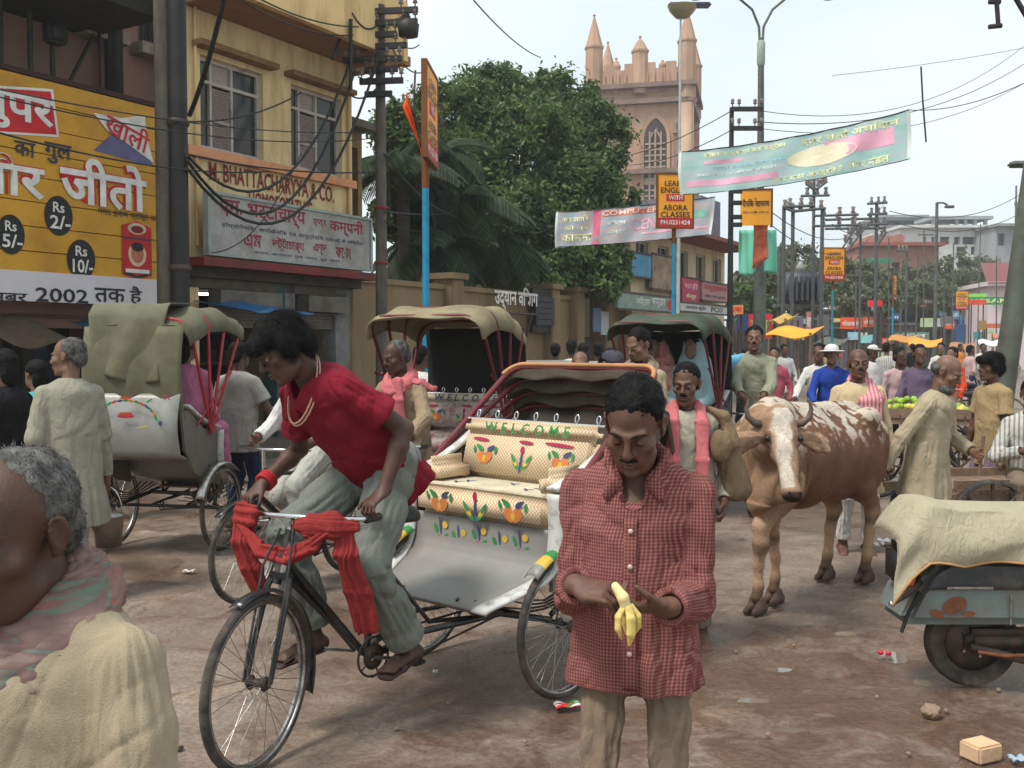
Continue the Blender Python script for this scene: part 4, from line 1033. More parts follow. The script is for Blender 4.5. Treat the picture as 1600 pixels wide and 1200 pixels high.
def wall_holes(m, x0, x1, z0, z1, holes, y=0, depth=.22, mi=0):
    X = sorted({x0, x1, *[h[0] for h in holes], *[h[1] for h in holes]}); Z = sorted({z0, z1, *[h[2] for h in holes], *[h[3] for h in holes]})
    for a, b in zip(X, X[1:]):
        for c, d in zip(Z, Z[1:]):
            if any(h[0] <= (a+b)/2 <= h[1] and h[2] <= (c+d)/2 <= h[3] for h in holes): continue
            m.quad((a, y, c), (b, y, c), (b, y, d), (a, y, d), mi)
    for a, b, c, d in holes:
        m.quad((a, y, c), (a, y, d), (a, y+depth, d), (a, y+depth, c), mi); m.quad((b, y, c), (b, y+depth, c), (b, y+depth, d), (b, y, d), mi)
        m.quad((a, y, d), (b, y, d), (b, y+depth, d), (a, y+depth, d), mi); m.quad((a, y, c), (a, y+depth, c), (b, y+depth, c), (b, y, c), mi)
def window_part(par, x0, x1, z0, z1, y=.12, cols=(.22, .55), transom=.74, louvre=True, frame=None):
    fr = frame or FRAMEW; w = x1-x0; hgt = z1-z0; m = MB(); t = .05
    for a in (x0+t/2, x1-t/2): m.box((a, y, (z0+z1)/2), (t, .07, hgt))
    for c in (z0+t/2, z1-t/2): m.box(((x0+x1)/2, y, c), (w-2*t, .07, t))
    for f in cols: m.box((x0+w*f, y-.004, (z0+z1)/2), (.04, .06, hgt-2*t))
    if transom: m.box(((x0+x1)/2, y-.008, z0+hgt*transom), (w-2*t, .055, .045))
    f_ = m.build('window', fr, par)
    es = [0]+list(cols)+[1]
    for i in range(len(es)-1):
        a, b = x0+w*es[i]+.03, x0+w*es[i+1]-.03; zt = z0+hgt*(transom or 1)
        if louvre and i == 1:
            m = MB(); n = 26; zz = zt-.05-z0-.05
            for k in range(n):
                zc = z0+.05+zz*(k+.5)/n; m.box(((a+b)/2, y+.01, zc), (b-a, .035, zz/n*.62), mat=Matrix.Rotation(R(30), 3, 'X'))
            m.box(((a+b)/2, y+.0, z0+.05+zz*.45), (b-a, .05, .05)); o = m.build('louvre', LOUV, f_); o['kind'] = 'stuff'
            MB().box(((a+b)/2, y+.05, (z0+zt)/2), (b-a, .01, zt-z0-.06)).build('pane', GLASSD, f_)
        else: MB().box(((a+b)/2, y+.02, (z0+zt)/2), (b-a, .012, zt-z0-.06)).build('pane', GLASSD, f_)
        if transom: MB().box(((a+b)/2, y+.02, (zt+z1)/2), (b-a, .012, z1-zt-.06)).build('pane', GLASSD if i != 1 else LOUV, f_)
    return f_
def fit(body, t0, t1, z0, z1, y, mat, par, bold=.012, name='lettering', shear=0, tilt=0):
    """lettering stretched into the box t0..t1, z0..z1 on a plane facing -y"""
    me = text_mesh(body, 1.0, bold, False, 1, shear); n = len(me.vertices); co = np.zeros(n*3, np.float32); me.vertices.foreach_get('co', co); co = co.reshape(-1, 3)
    lo, hi = co.min(0), co.max(0); sx = (t1-t0)/(hi[0]-lo[0]); sz = (z1-z0)/(hi[2]-lo[2])
    co[:, 0] = (co[:, 0]-lo[0])*sx - (t1-t0)/2; co[:, 2] = (co[:, 2]-lo[2])*sz - (z1-z0)/2; me.vertices.foreach_set('co', co.ravel()); me.update()
    o = link(name, me, mat, par); o.location = ((t0+t1)/2, y, (z0+z1)/2); o.rotation_euler = (0, tilt, 0); return o
def fitpx(body, x0, x1, y0, y1, y, mat, par, bold=.012, off=0, tilt=0, **kw):
    xc = (x0+x1)/2; t0, t1 = FP(x0, 300, off)[0], FP(x1, 300, off)[0]; zb, zt = FP(xc, y1, off)[1], FP(xc, y0, off)[1]
    return fit(body, t0, t1, zb, zt, y, mat, par, bold, tilt=tilt, **kw)

INK_MAR = M('maroon_paint_letters', S(120, 30, 28), .7, var=.2, scale=3, dirt=S(170, 90, 60), dirt_amt=.25, dscale=4)
INK_CRIM = M('crimson_letters', S(140, 20, 52), .6); INK_BLK = M('black_letters', (.012, .012, .012), .6); INK_WHT = M('white_letters', (.7, .68, .64), .6)
INK_RED = M('red_letters', S(190, 28, 36), .6); INK_GREY = M('slate_letters', S(60, 66, 76), .7); INK_NAVY = M('navy_letters', S(44, 48, 70), .6)

# ---- yellow two storey house with the homoeopathy shop
hb = row_thing('corner_house', 'yellow plastered two storey house with homoeopathic shop sign and two louvred windows', 'house')
xL, xR = FP(292, 300)[0], FP(552, 300)[0]
w1 = (FP(318, 200)[0], FP(415, 200)[0], FP(366, 240)[1], FP(366, 100)[1]); w2 = (FP(458, 200)[0], FP(537, 200)[0], w1[2], w1[3])
zS = FP(440, 411)[1]; zSf = 6.45
m = MB(); wall_holes(m, xL, xR, zS-.2, zSf, [w1, w2])
m.quad((xR, 0, 0), (xR, 9, 0), (xR, 9, zSf), (xR, 0, zSf)); m.quad((xL, 0, 0), (xL, 0, zSf), (xL, 9, zSf), (xL, 9, 0)); m.quad((xL, 9, 0), (xL, 9, zSf), (xR, 9, zSf), (xR, 9, 0))
m.build('wall', PLASTER_Y, hb)
for w in (w1, w2): window_part(hb, *w)
m = MB(); m.box(((xL+xR)/2, -.04, w1[2]-.09), (xR-xL+.02, .12, .13)); m.build('sill_band', PINKP, hb)
m = MB(); m.box(((w1[0]+w1[1])/2, -.09, w1[3]+.12), (w1[1]-w1[0]+.3, .24, .08)); m.box(((w2[0]+w2[1])/2, -.09, w2[3]+.12), (w2[1]-w2[0]+.3, .24, .08)); m.build('window_shade_slab', M('brown_shade_paint', S(128, 96, 66), .9, var=.3), hb)  # added brown slabs, their colour standing in for shade at the window tops
xe = xR+.55
m = MB(); m.box(((xL+xe)/2, -.15+4.4, zSf+.09), (xe-xL, 10.2, .16)); m.build('roof_slab', M('brown_soffit', S(148, 108, 72), .9, var=.15), hb)
m = MB(); m.box(((xL+xe-.4)/2, -.92, zSf+.50), (xe-.4-xL, .12, 1.0)); m.box((xe-.34, 2.0, zSf+.50), (.12, 6.0, 1.0)); m.build('parapet', PLASTER_P, hb)
for x, l in ((xL+1.75, .85), (xL+3.35, .6)):
    m = MB()
    for k in range(3): m.box((x+k*l/3, -.985, zSf+.74-.0*k), (l/3-.05, .02, .045))
    m.build('parapet_slot', INK_WHT if l > .7 else PINKP, hb)
m = MB()
for k in range(7): x = xL+.3+k*.62; m.tube([V(x, -.9, zSf+1.0), V(x, -.9, zSf+1.5)], .012, 5)
m.tube([V(xL, -.9, zSf+1.3), V(xe-.4, -.9, zSf+1.3)], .012, 5); m.build('roof_railing', BLACKM, hb)
m = MB(); m.tube([V(xR-.12, -.05, 3.0), V(xR-.12, -.05, zSf)], .035, 8); m.tube([V(xL+.18, -.05, 3.1), V(xL+.18, -.05, zSf)], .022, 8); m.build('rain_pipe', PLASTER_P, hb)
fitpx('M. BHATTACHARYYA & CO.', 329, 523, 272, 299, -.012, INK_MAR, hb, .02)
fitpx('HOMOEOPATHIC', 391, 489, 307, 332, -.012, INK_MAR, hb, .02)
# ground floor: posts, lintel, rolled shutters, dark shop
posts = [(293, 311, PLASTER_Y), (432, 446, TEALP), (446, 461, GREYP), (524, 546, GREYP)]
for a, b, mt in posts:
    x0, x1 = FP(a, 500)[0], FP(b, 500)[0]; m = MB(); m.box(((x0+x1)/2, .14, zS/2-.1), (x1-x0, .3, zS-.2)); m.build('shop_post', mt, hb)
m = MB(); m.box(((xL+xR)/2, .16, zS-.32), (xR-xL-.02, .34, .30)); m.build('lintel', M('grimy_lintel', S(92, 82, 72), .9, var=.3), hb)
for a, b in ((332, 428), (470, 532)):
    x0, x1 = FP(a, 440)[0], FP(b, 440)[0]; z = zS-.62
    m = MB(); m.box(((x0+x1)/2, -.06, z), (x1-x0, .26, .26)); m.build('shutter_box', TIN, hb)
    m = MB()
    for k in range(5): m.box(((x0+x1)/2, .06, z-.16-.055*k), (x1-x0, .03, .05), mat=Matrix.Rotation(R(8), 3, 'X'))
    o = m.build('rolled_shutter', TIN, hb)
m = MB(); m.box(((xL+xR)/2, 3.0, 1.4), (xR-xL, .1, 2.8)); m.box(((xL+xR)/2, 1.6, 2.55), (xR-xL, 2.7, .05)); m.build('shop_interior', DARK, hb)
m = MB(); m.box(((xL+xR)/2, .6, .12), (xR-xL+.2, 2.4, .24)); m.build('shop_step', CONC, hb)
for r_ in range(3):
    m = MB(); m.box(((xL+xR)/2, 2.7, .8+.55*r_), (xR-xL-.2, .4, .04)); m.build('shop_shelf', WOOD, hb)
    for k in range(11):
        x = xL+.35+k*.36; m = MB(); m.box((x, 2.62, .93+.55*r_), (.12, .12, .2)); m.build('medicine_box', [M('box_cream', S(150, 140, 120)), M('box_green', S(60, 90, 60)), M('box_brown', S(110, 70, 50))][(k+r_) % 3], hb)
x0, x1 = FP(338, 468)[0]+.45, FP(380, 468)[0]+.6; zt = FP(360, 468)[1]+.12
m = MB(); m.tube([V(x0, .9, zt), V(x1, .9, zt)], .02, 8); t_ = m.build('tube_light', glow('lit_tube', (1, .98, .9), 4)); t_.location = FA; t_.rotation_euler = (0, 0, DA); tag(t_, 'lit white tube lamp hanging in the dark doorway of the yellow shop', 'tube light')
m = MB(); x0, x1 = FP(300, 480)[0], FP(402, 480)[0]; zz = FP(350, 482)[1]
m.grid(lambda a, b: (x0+(x1-x0)*b, -.05-1.1*a, zz+.10-.16*a-.03*math.sin(b*9)), 6, 14, thick=.012); o = m.build('awning_sheet', M('blue_tarpaulin', S(40, 96, 142), .5, var=.2)); o.location = FA; o.rotation_euler = (0, 0, DA); tag(o, 'blue plastic awning sheet under the lit tube lamp of the yellow shop', 'awning')
# side annexe with dark windows to the right of the yellow house
an = row_thing('annexe', 'narrow dark glazed annexe beside the yellow house behind the utility pole', 'building')
m = MB(); xa = xR+.03; wall_holes(m, xa, xa+1.1, 0, 5.6, [(xa+.12, xa+.98, 3.4, 5.3)], .7); m.quad((xa+1.1, .7, 0), (xa+1.1, 8, 0), (xa+1.1, 8, 5.6), (xa+1.1, .7, 5.6)); m.build('wall', M('annexe_wall', S(120, 100, 70), .9, var=.2), an)
window_part(an, xa+.12, xa+.98, 3.4, 5.3, .82, (.5,), None, False, M('annexe_frame', S(70, 72, 66), .6))
m = MB(); m.box((xa+.56, 4.2, 5.68), (1.3, 7.6, .14)); m.build('roof_slab', CONC, an)
m = MB(); m.box((xa+.5, .66, 1.0), (.8, .06, 2.0)); m.build('door', TEALP, an)
# the sign board of the shop
sb = row_thing('shop_sign_board', 'long white shop board with crimson Hindi and Bengali lettering above a red ledge', 'sign')
s0, s1 = FP(330, 350, .35)[0], FP(578, 350, .35)[0]; z1_, z0_ = FP(450, 326, .35)[1], FP(450, 407, .35)[1]
z1_ += .03
m = MB(); m.box(((s0+s1)/2, -.32, (z0_+z1_)/2), (s1-s0, .08, z1_-z0_)); m.build('board', M('board_white', S(168, 166, 164), .5, var=.05, scale=2, dirt=S(116, 108, 98), dirt_amt=.6), sb)
m = MB(); 
for a, b, c, d in (((s0+s1)/2, z1_+.02, s1-s0+.1, .04), ((s0+s1)/2, z0_-.02, s1-s0+.1, .04)): m.box((a, -.33, b), (c, .11, d))
for a in (s0-.03, s1+.03): m.box((a, -.33, (z0_+z1_)/2), (.05, .11, z1_-z0_))
m.build('frame', M('board_frame', S(150, 160, 156), .5), sb)
m = MB(); m.box(((s0+s1)/2-.03, -.18, z0_-.13), (s1-s0+.3, .5, .12)); m.build('red_ledge', M('red_ledge_paint', S(116, 34, 32), .6, var=.2, dirt=S(70, 40, 32), dirt_amt=.55), sb)
m = MB(); m.box(((s0+s1)/2-.03, -.02, z0_-.26), (s1-s0+.2, .2, .14)); m.build('ledge_support', M('dark_ledge', S(70, 60, 54), .9, var=.3), sb)
HB = z1_-z0_; W_ = s1-s0; bx = lambda a, b, c, d: (s0+W_*a, s0+W_*b, z0_+HB*c, z0_+HB*d)
for body, bb, mt, bo in (('एम. भट्टाचार्य', bx(.05, .55, .62, .95), INK_CRIM, .022), ('एण्ड', bx(.60, .69, .70, .86), INK_CRIM, .012), ('कम्पनी', bx(.71, .95, .60, .95), INK_CRIM, .022),
                     ('होम्योपैथिक, बायोकैमिक एवं आयुर्वेदिक दवाओं के विक्रेता', bx(.06, .95, .44, .55), INK_NAVY, .006), ('এম', bx(.18, .28, .17, .40), INK_CRIM, .022), ('ভট্টাচার্য', bx(.34, .54, .15, .42), INK_CRIM, .022),
                     ('এণ্ড', bx(.60, .69, .17, .40), INK_CRIM, .022), ('কোং', bx(.75, .86, .15, .42), INK_CRIM, .02), ('शहर, बनारस एवं नगर, दूर भाष', bx(.24, .78, .05, .12), INK_NAVY, .004)):
    fit(body, *bb, -.363, mt, sb, bo)

# ---- mauve house on the left with the long painted hoarding
lh = row_thing('mauve_house', 'grimy mauve plastered house rising behind the yellow hoarding', 'house')
xa, xb = FP(-120, 200)[0], FP(266, 200)[0]
hw1 = (FP(140, 30, -.6)[0], FP(176, 30, -.6)[0], FP(160, 46, -.6)[1], 9.0); hw2 = (FP(205, 30, -.6)[0]+.2, FP(246, 30, -.6)[0]+.1, FP(225, 70, -.6)[1], 9.0)
m = MB(); wall_holes(m, xa-3, xb+.25, 1.9, 10, [hw1, hw2], .6); m.quad((xb+.25, .6, 0), (xb+.25, 9, 0), (xb+.25, 9, 10), (xb+.25, .6, 10)); m.build('wall', MAUVE, lh)
for w in (hw1, hw2):
    window_part(lh, *w, .74, (.33, .66), .6, False, M('grimy_frame', S(120, 116, 104), .8, var=.2))
    m = MB(); m.box(((w[0]+w[1])/2, .5, w[2]-.10), (w[1]-w[0]+.3, .36, .16)); m.build('window_ledge', M('ledge_grey', S(140, 132, 118), .9, var=.15, dirt=S(80, 70, 60), dirt_amt=.5), lh)
    m = MB()
    for k in range(7): x = w[0]+(w[1]-w[0])*(k+.5)/7; m.tube([V(x, .58, w[2]), V(x, .58, w[3])], .012, 5)
    m.build('window_bars', BLACKM, lh)
zb = FP(60, 18)[1]
m = MB(); m.box((xa+.6, -.1, zb+.2), (FP(112, 20)[0]-xa+2.2, 1.5, .18)); m.build('balcony_slab', M('sooty_concrete', S(38, 34, 30), .9, var=.4), lh)
m = MB()
for px in (28, 72, 106): x = FP(px, 60)[0]; m.tube([V(x, .2, 4.8), V(x, .2, zb+.2)], .035 if px != 28 else .025, 6)
x0 = FP(128, 140)[0]; x1 = FP(178, 50)[0]; m.tube([V(x0, .3, 4.85), V(x1, .3, FP(178, 48)[1])], .025, 6)
x0 = FP(188, 150)[0]; m.tube([V(x0, .3, 4.85), V(x0-.03, .3, 7.5)], .022, 6)
m.build('iron_strut', BLACKM, lh)
m = MB(); x0 = FP(212, 120)[0]; m.box((x0, .35, 6.6), (.22, .2, 3.6), bev=.05); m.build('drain_duct', M('sooty_pipe', S(40, 42, 44), .7, var=.3), lh)
m = MB(); m.box((FP(103, 48)[0], .1, FP(103, 48)[1]), (.25, .2, .3), bev=.03); m.build('meter_box', BLACKM, lh)
# dark shop front under the hoarding
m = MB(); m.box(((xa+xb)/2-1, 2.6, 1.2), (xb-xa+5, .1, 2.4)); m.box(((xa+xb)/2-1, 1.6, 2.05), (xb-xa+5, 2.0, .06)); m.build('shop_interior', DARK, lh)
for px in (52, 100): x = FP(px, 520)[0]; MB().box((x, .8, 1.0), (.16, .16, 2.0)).build('shop_post', M('sooty_concrete', (1, 1, 1)), lh)
rng = random.Random(5)
for k in range(16):
    px = 5+k*17; x = FP(px, 520)[0]; m = MB(); hgt = rng.uniform(.3, .8); m.box((x, 1.5+rng.uniform(-.3, .4), .5+rng.choice((0, .5, .9))), (.34, .3, hgt), bev=.02)
    m.build('shop_goods', [M('goods_blue', S(24, 46, 62)), M('goods_brown', S(60, 46, 34)), M('goods_green', S(28, 50, 44)), M('goods_tan', S(92, 70, 50))][k % 4], lh)
m = MB(); x0, x1 = FP(95, 490)[0], FP(165, 490)[0]; m.grid(lambda a, b: (x0+(x1-x0)*b, -.1-.7*a, 2.0-.18*a-.03*math.sin(b*8)), 5, 10, thick=.01); m.build('cloth_awning', M('blue_shade_cloth', S(26, 52, 74), .8), lh)
m = MB(); x0, x1 = FP(-60, 500)[0], FP(50, 500)[0]; m.grid(lambda a, b: (x0+(x1-x0)*b, -.1-.9*a, 1.98-.3*a-.04*math.sin(b*7)), 5, 10, thick=.01); m.build('cloth_awning', M('brown_shade_cloth', S(66, 54, 40), .9, var=.25), lh)

bbd = row_thing('hoarding', 'long yellow painted hoarding with red and white Hindi words and Rs prize discs', 'hoarding')
ba, bb_ = FP(-140, 300)[0], FP(257, 300)[0]; zt, zb0 = 4.88, FP(200, 477)[1]
YEL = M('hoarding_yellow', S(204, 150, 34), .55, var=.06, scale=1.4, dirt=S(166, 112, 32), dirt_amt=.5, dscale=1.6)
n_ = 9
for k in range(n_):
    a, b = zb0+(zt-zb0)*k/n_, zb0+(zt-zb0)*(k+1)/n_; m = MB(); m.box(((ba+bb_)/2, -.05, (a+b)/2), (bb_-ba, .1-.006*(k % 2), b-a-.012)); m.build('sheet_panel', YEL, bbd)
m = MB(); m.box(((ba+bb_)/2, .05, (zt+zb0)/2), (bb_-ba-.02, .08, zt-zb0-.02)); m.build('backing', BLACKM, bbd)
m = MB(); m.box(((ba+bb_)/2, -.04, zt+.04), (bb_-ba+.06, .14, .06)); m.build('top_batten', M('batten_brown', S(60, 34, 28), .8), bbd)
st0, st1 = ba, FP(240, 460)[0]
m = MB(); m.box(((st0+st1)/2, -.106, zb0+.175), (st1-st0, .02, .36)); m.build('white_strip', M('strip_white', S(206, 200, 204), .5, var=.04), bbd)
Y1 = -.122
for body, a, b in (('दिसम्बर', -78, 35), ('2002', 48, 130), ('तक', 140, 188), ('है', 195, 214)):
    yc = 448 if body != 'है' else 445
    fitpx(body, a, b, yc+3, 473 if body not in ('है', 'दिसम्बर') else 476, Y1, INK_BLK, bbd, .02)
def poly_px(pts, y, mat, name): MB().poly([(FP(px, 300)[0], y, FP(px, py)[1]) for px, py in pts]).build(name, mat, bbd)
poly_px([(-60, 132), (82, 141), (90, 216), (-60, 206)], -.108, INK_WHT, 'plate_border'); poly_px([(-60, 136), (78, 145), (86, 212), (-60, 203)], -.112, INK_RED, 'red_plate')
fitpx('सुपर', -44, 82, 146, 205, -.118, INK_WHT, bbd, .035)
fitpx('का', 20, 53, 223, 246, -.110, INK_NAVY, bbd, .02); fitpx('गुल', 67, 109, 226, 258, -.110, INK_NAVY, bbd, .02)
for bo, mt, yy in ((.085, INK_RED, -.108), (.035, INK_WHT, -.114)):
    fitpx('और', -62, 66, 240, 306, yy, mt, bbd, bo); fitpx('जीतो', 90, 224, 252, 326, yy, mt, bbd, bo)
poly_px([(143, 236), (196, 190), (186, 172), (236, 262)], -.107, M('star_blue', S(96, 92, 132), .6), 'star_blue')
poly_px([(144, 178), (186, 186), (223, 182), (226, 216), (236, 256), (196, 226), (165, 206)], -.111, INK_WHT, 'star_white')
for bo, mt, yy in ((.05, INK_WHT, -.115), (.02, INK_RED, -.119)):
    fitpx('खाली', 161, 230, 188, 226, yy, mt, bbd, bo, tilt=R(17))
fitpx('नगद इनाम प्राप्त करें', 148, 243, 329, 345, -.110, INK_BLK, bbd, .006)
for px, py, a, b in ((12, 367, 'Rs', '5/-'), (87, 338, 'Rs', '2/-'), (121, 406, 'Rs', '10/-')):
    t0, t1 = FP(px-22, py)[0], FP(px+22, py)[0]; zc = FP(px, py)[1]; rx_, rz_ = (t1-t0)/2, FP(px, py-31)[1]-zc; m = MB(); m.poly([((t0+t1)/2+rx_*math.cos(2*PI*i/32), -.109, zc+rz_*math.sin(2*PI*i/32)) for i in range(32)]); m.build('prize_disc', INK_BLK, bbd)
    fitpx(a, px-9, px+9, py-21, py-5, -.114, INK_WHT, bbd, .02); fitpx(b, px-14, px+18, py, py+21, -.114, INK_WHT, bbd, .025)
# painted tin
t0, t1 = FP(185, 400)[0], FP(231, 400)[0]; tc, tw = (t0+t1)/2, (t1-t0)/2; za, zb_ = FP(208, 436)[1], FP(208, 350)[1]
def ov(cx, cz, a, b, y, mt, n): MB().poly([(cx+a*math.cos(2*PI*i/28), y, cz+b*math.sin(2*PI*i/28)) for i in range(28)]).build(n, mt, bbd)
MB().poly([(tc-tw, -.109, za+.05), (tc, -.109, za-.02), (tc+tw, -.109, za+.05), (tc+tw, -.109, zb_-.04), (tc, -.109, zb_+.03), (tc-tw, -.109, zb_-.04)]).build('painted_tin', INK_RED, bbd)
ov(tc, zb_-.07, tw*.62, .075, -.113, M('tin_cream', S(214, 190, 160)), 'tin_lid_print'); ov(tc, zb_-.08, tw*.42, .05, -.116, INK_MAR, 'tin_lid_print')
MB().box((tc, -.113, zb_-.2), (tw*1.9, .004, .025)).build('tin_band', INK_GREY, bbd); ov(tc, za+.32, tw*.6, .16, -.113, M('tin_cream', (1, 1, 1)), 'tin_face_print')
ov(tc, za+.33, tw*.42, .125, -.116, M('tin_skin', S(176, 110, 80)), 'tin_face_print'); ov(tc, za+.42, tw*.42, .06, -.119, INK_BLK, 'tin_face_print'); MB().box((tc, -.113, za+.1), (tw*1.6, .004, .05)).build('tin_band', INK_WHT, bbd)
MB().poly([(tc-tw*.9, -.112, za+.06), (tc, -.112, za-.0), (tc+tw*.9, -.112, za+.06), (tc+tw*.9, -.112, za+.1), (tc, -.112, za+.04), (tc-tw*.9, -.112, za+.1)]).build('tin_band', INK_BLK, bbd)

# ---------------------------------------------------------------- church tower
STONE = M('pink_sandstone', S(182, 150, 126), .9, var=.16, scale=.35, dirt=S(150, 108, 92), dirt_amt=.55, dscale=.3, bmp=.3, bscale=2.5)
STONED = M('weathered_sandstone', S(140, 116, 108), .9, var=.2, scale=.5, dirt=S(90, 76, 74), dirt_amt=.5, dscale=.3, bmp=.3, bscale=2.5)
tp = P(1072, 300, 72); TW = 6.7
tw = thing('church_tower', 'pink sandstone gothic church tower with four spired corner pinnacles above the trees', 'tower', (tp.x, tp.y, 0), R(-14))
zt_ = P(1050, 132, 72).z; zp = P(1050, 98, 72).z
hx = TW
def lancet(cx, hw_, z0, z1, n=8):
    """pointed arch outline"""
    pts_ = [(cx-hw_, z0), (cx+hw_, z0)]; sp = z1-hw_*1.9
    for i in range(n+1): a = (PI/2.6)*i/n; pts_.append((cx+hw_-2.1*hw_*(1-math.cos(a))*.78, sp+(z1-sp)*math.sin(a)/math.sin(PI/2.6)))
    for i in range(n, -1, -1): a = (PI/2.6)*i/n; pts_.append((cx-hw_+2.1*hw_*(1-math.cos(a))*.78, sp+(z1-sp)*math.sin(a)/math.sin(PI/2.6)))
    return pts_
m = MB(); m.box((-hx/2, hx/2, zt_/2), (hx, hx, zt_)); m.build('shaft', STONE, tw)
for x, y in ((0, 0), (-hx, 0), (0, hx)):
    m = MB(); m.box((x, y, zt_/2), (1.0, 1.0, zt_+.01), bev=.12); m.build('corner_buttress', STONE, tw)
for z, d in ((zt_, .34), (zt_-1.1, .14), (zt_*.70, .12)):
    m = MB(); m.box((-hx/2, hx/2, z), (hx+2*d+.8, hx+2*d+.8, .32)); m.build('cornice', STONED, tw)
# parapet with battlements and open tracery
for (ox, oy, dx, dy) in ((-hx, 0, 1, 0), (0, 0, 0, 1), (-hx, hx, 1, 0), (-hx, 0, 0, 1)):
    m = MB()
    for i in range(9):
        a = hx*(i+.5)/9; hh = (zp-zt_)*(1.0 if i % 2 else .72); m.box((ox+dx*a, oy+dy*a, zt_+.16+hh/2), (hx/9*(.98 if dx else .0)+(.35 if dy else 0), hx/9*(.98 if dy else 0)+(.35 if dx else 0), hh))
    for i in range(13):
        a = hx*(i+.5)/13; m.box((ox+dx*a+(.2 if dy else 0), oy+dy*a-(.2 if dx else 0), zt_+.55), (.16, .16, .8))
    m.build('parapet', STONE, tw)
def pinnacle(x, y, z0, zs, zt2, r):
    m = MB(); m.lathe([(r, z0), (r, zs-.1), (r*1.12, zs), (r*1.12, zs+.15), (r*.98, zs+.2), (r*.5, (zs+zt2)/2+.1), (.05, zt2-.2), (.12, zt2-.1), (.02, zt2)], (x, y, 0), n=8, smooth=False); m.build('pinnacle', STONE, tw)
zc0 = P(1050, 66, 72).z; zc1 = P(1050, 10, 72).z
for x, y in ((0, 0), (-hx, 0), (0, hx), (-hx, hx)): pinnacle(x, y, zt_-1, zc0, zc1, .64)
pinnacle(-hx/2, 0, zt_-.5, P(1000, 77, 72).z, P(1000, 50, 72).z, .58); pinnacle(0, hx/2, zt_-.5, zt_+2.1, zt_+3.3, .55); pinnacle(-hx*.76, .1, zt_-.4, zt_+1.5, zt_+2.3, .3); pinnacle(-hx*.26, .1, zt_-.4, zt_+1.4, zt_+1.9, .25)
TRAC = M('tower_window_dark', S(70, 60, 58), .8, var=.2)
for face in (0, 1):
    mt = Matrix.Identity(4) if face == 0 else Matrix.Rotation(PI/2, 4, 'Z')
    for zlo, zhi in ((zt_*.50, zt_*.89),):
        cx = -hx*.33 if face == 0 else hx*.5
        pt = lancet(cx, .82, zlo, zhi); m = MB(); m.prism([(x, -.03, z) for x, z in pt], (0, .3, 0)); o = m.build('arched_window', TRAC, tw); o.matrix_local = mt
        pt2 = lancet(cx, 1.05, zlo-.1, zhi+.45); m = MB(); N_ = len(pt)
        for i in range(N_): j = (i+1) % N_; m.quad((pt2[i][0], -.14, pt2[i][1]), (pt2[j][0], -.14, pt2[j][1]), (pt[j][0], -.06, pt[j][1]), (pt[i][0], -.06, pt[i][1]))
        q = m.build('window_surround', STONE, o)
        m = MB()
        for k in (-1, 0, 1): m.box((cx+k*.40, -.07, (zlo+zhi)/2-.5), (.13, .12, zhi-zlo-1.0+.3*(k == 0)))
        for k in range(15): m.box((cx, -.05, zlo+.25+k*(zhi-zlo-1.7)/15), (1.5, .07, .11))
        m.box((cx, -.08, zlo+(zhi-zlo)*.42), (1.6, .14, .35))
        for s in (-1, 1): m.tube([V(cx+s*.41, -.07, zhi-1.6), V(cx+s*.2, -.07, zhi-1.1), V(cx, -.07, zhi-.75), V(cx+s*.3, -.07, zhi-1.35)], .06, 5)
        m.build('tracery', M('tracery_stone', S(160, 140, 126), .9), o)
    for cx in ((-hx*.78, -hx*.11) if face == 0 else (hx*.2, hx*.8)):
        m = MB(); m.box((cx, -.1, zt_*.62), (.32, .2, zt_*.42)); m.lathe([(.3, zt_*.83), (.05, zt_*.87)], (cx, -.1, 0), n=4); o = m.build('rib', STONED, tw); o.matrix_local = mt
ch = thing('church_nave', 'low pink stone church body half hidden behind the big tree', 'building', (tp.x-9, tp.y+3, 0), R(-14))
m = MB(); m.box((0, 6, 4), (10, 14, 8)); m.build('wall', STONE, ch); m = MB(); m.prism([(-5.4, -1.2, 8), (5.4, -1.2, 8), (0, -1.2, 11.5)], (0, 15, 0)); m.build('roof', STONED, ch)

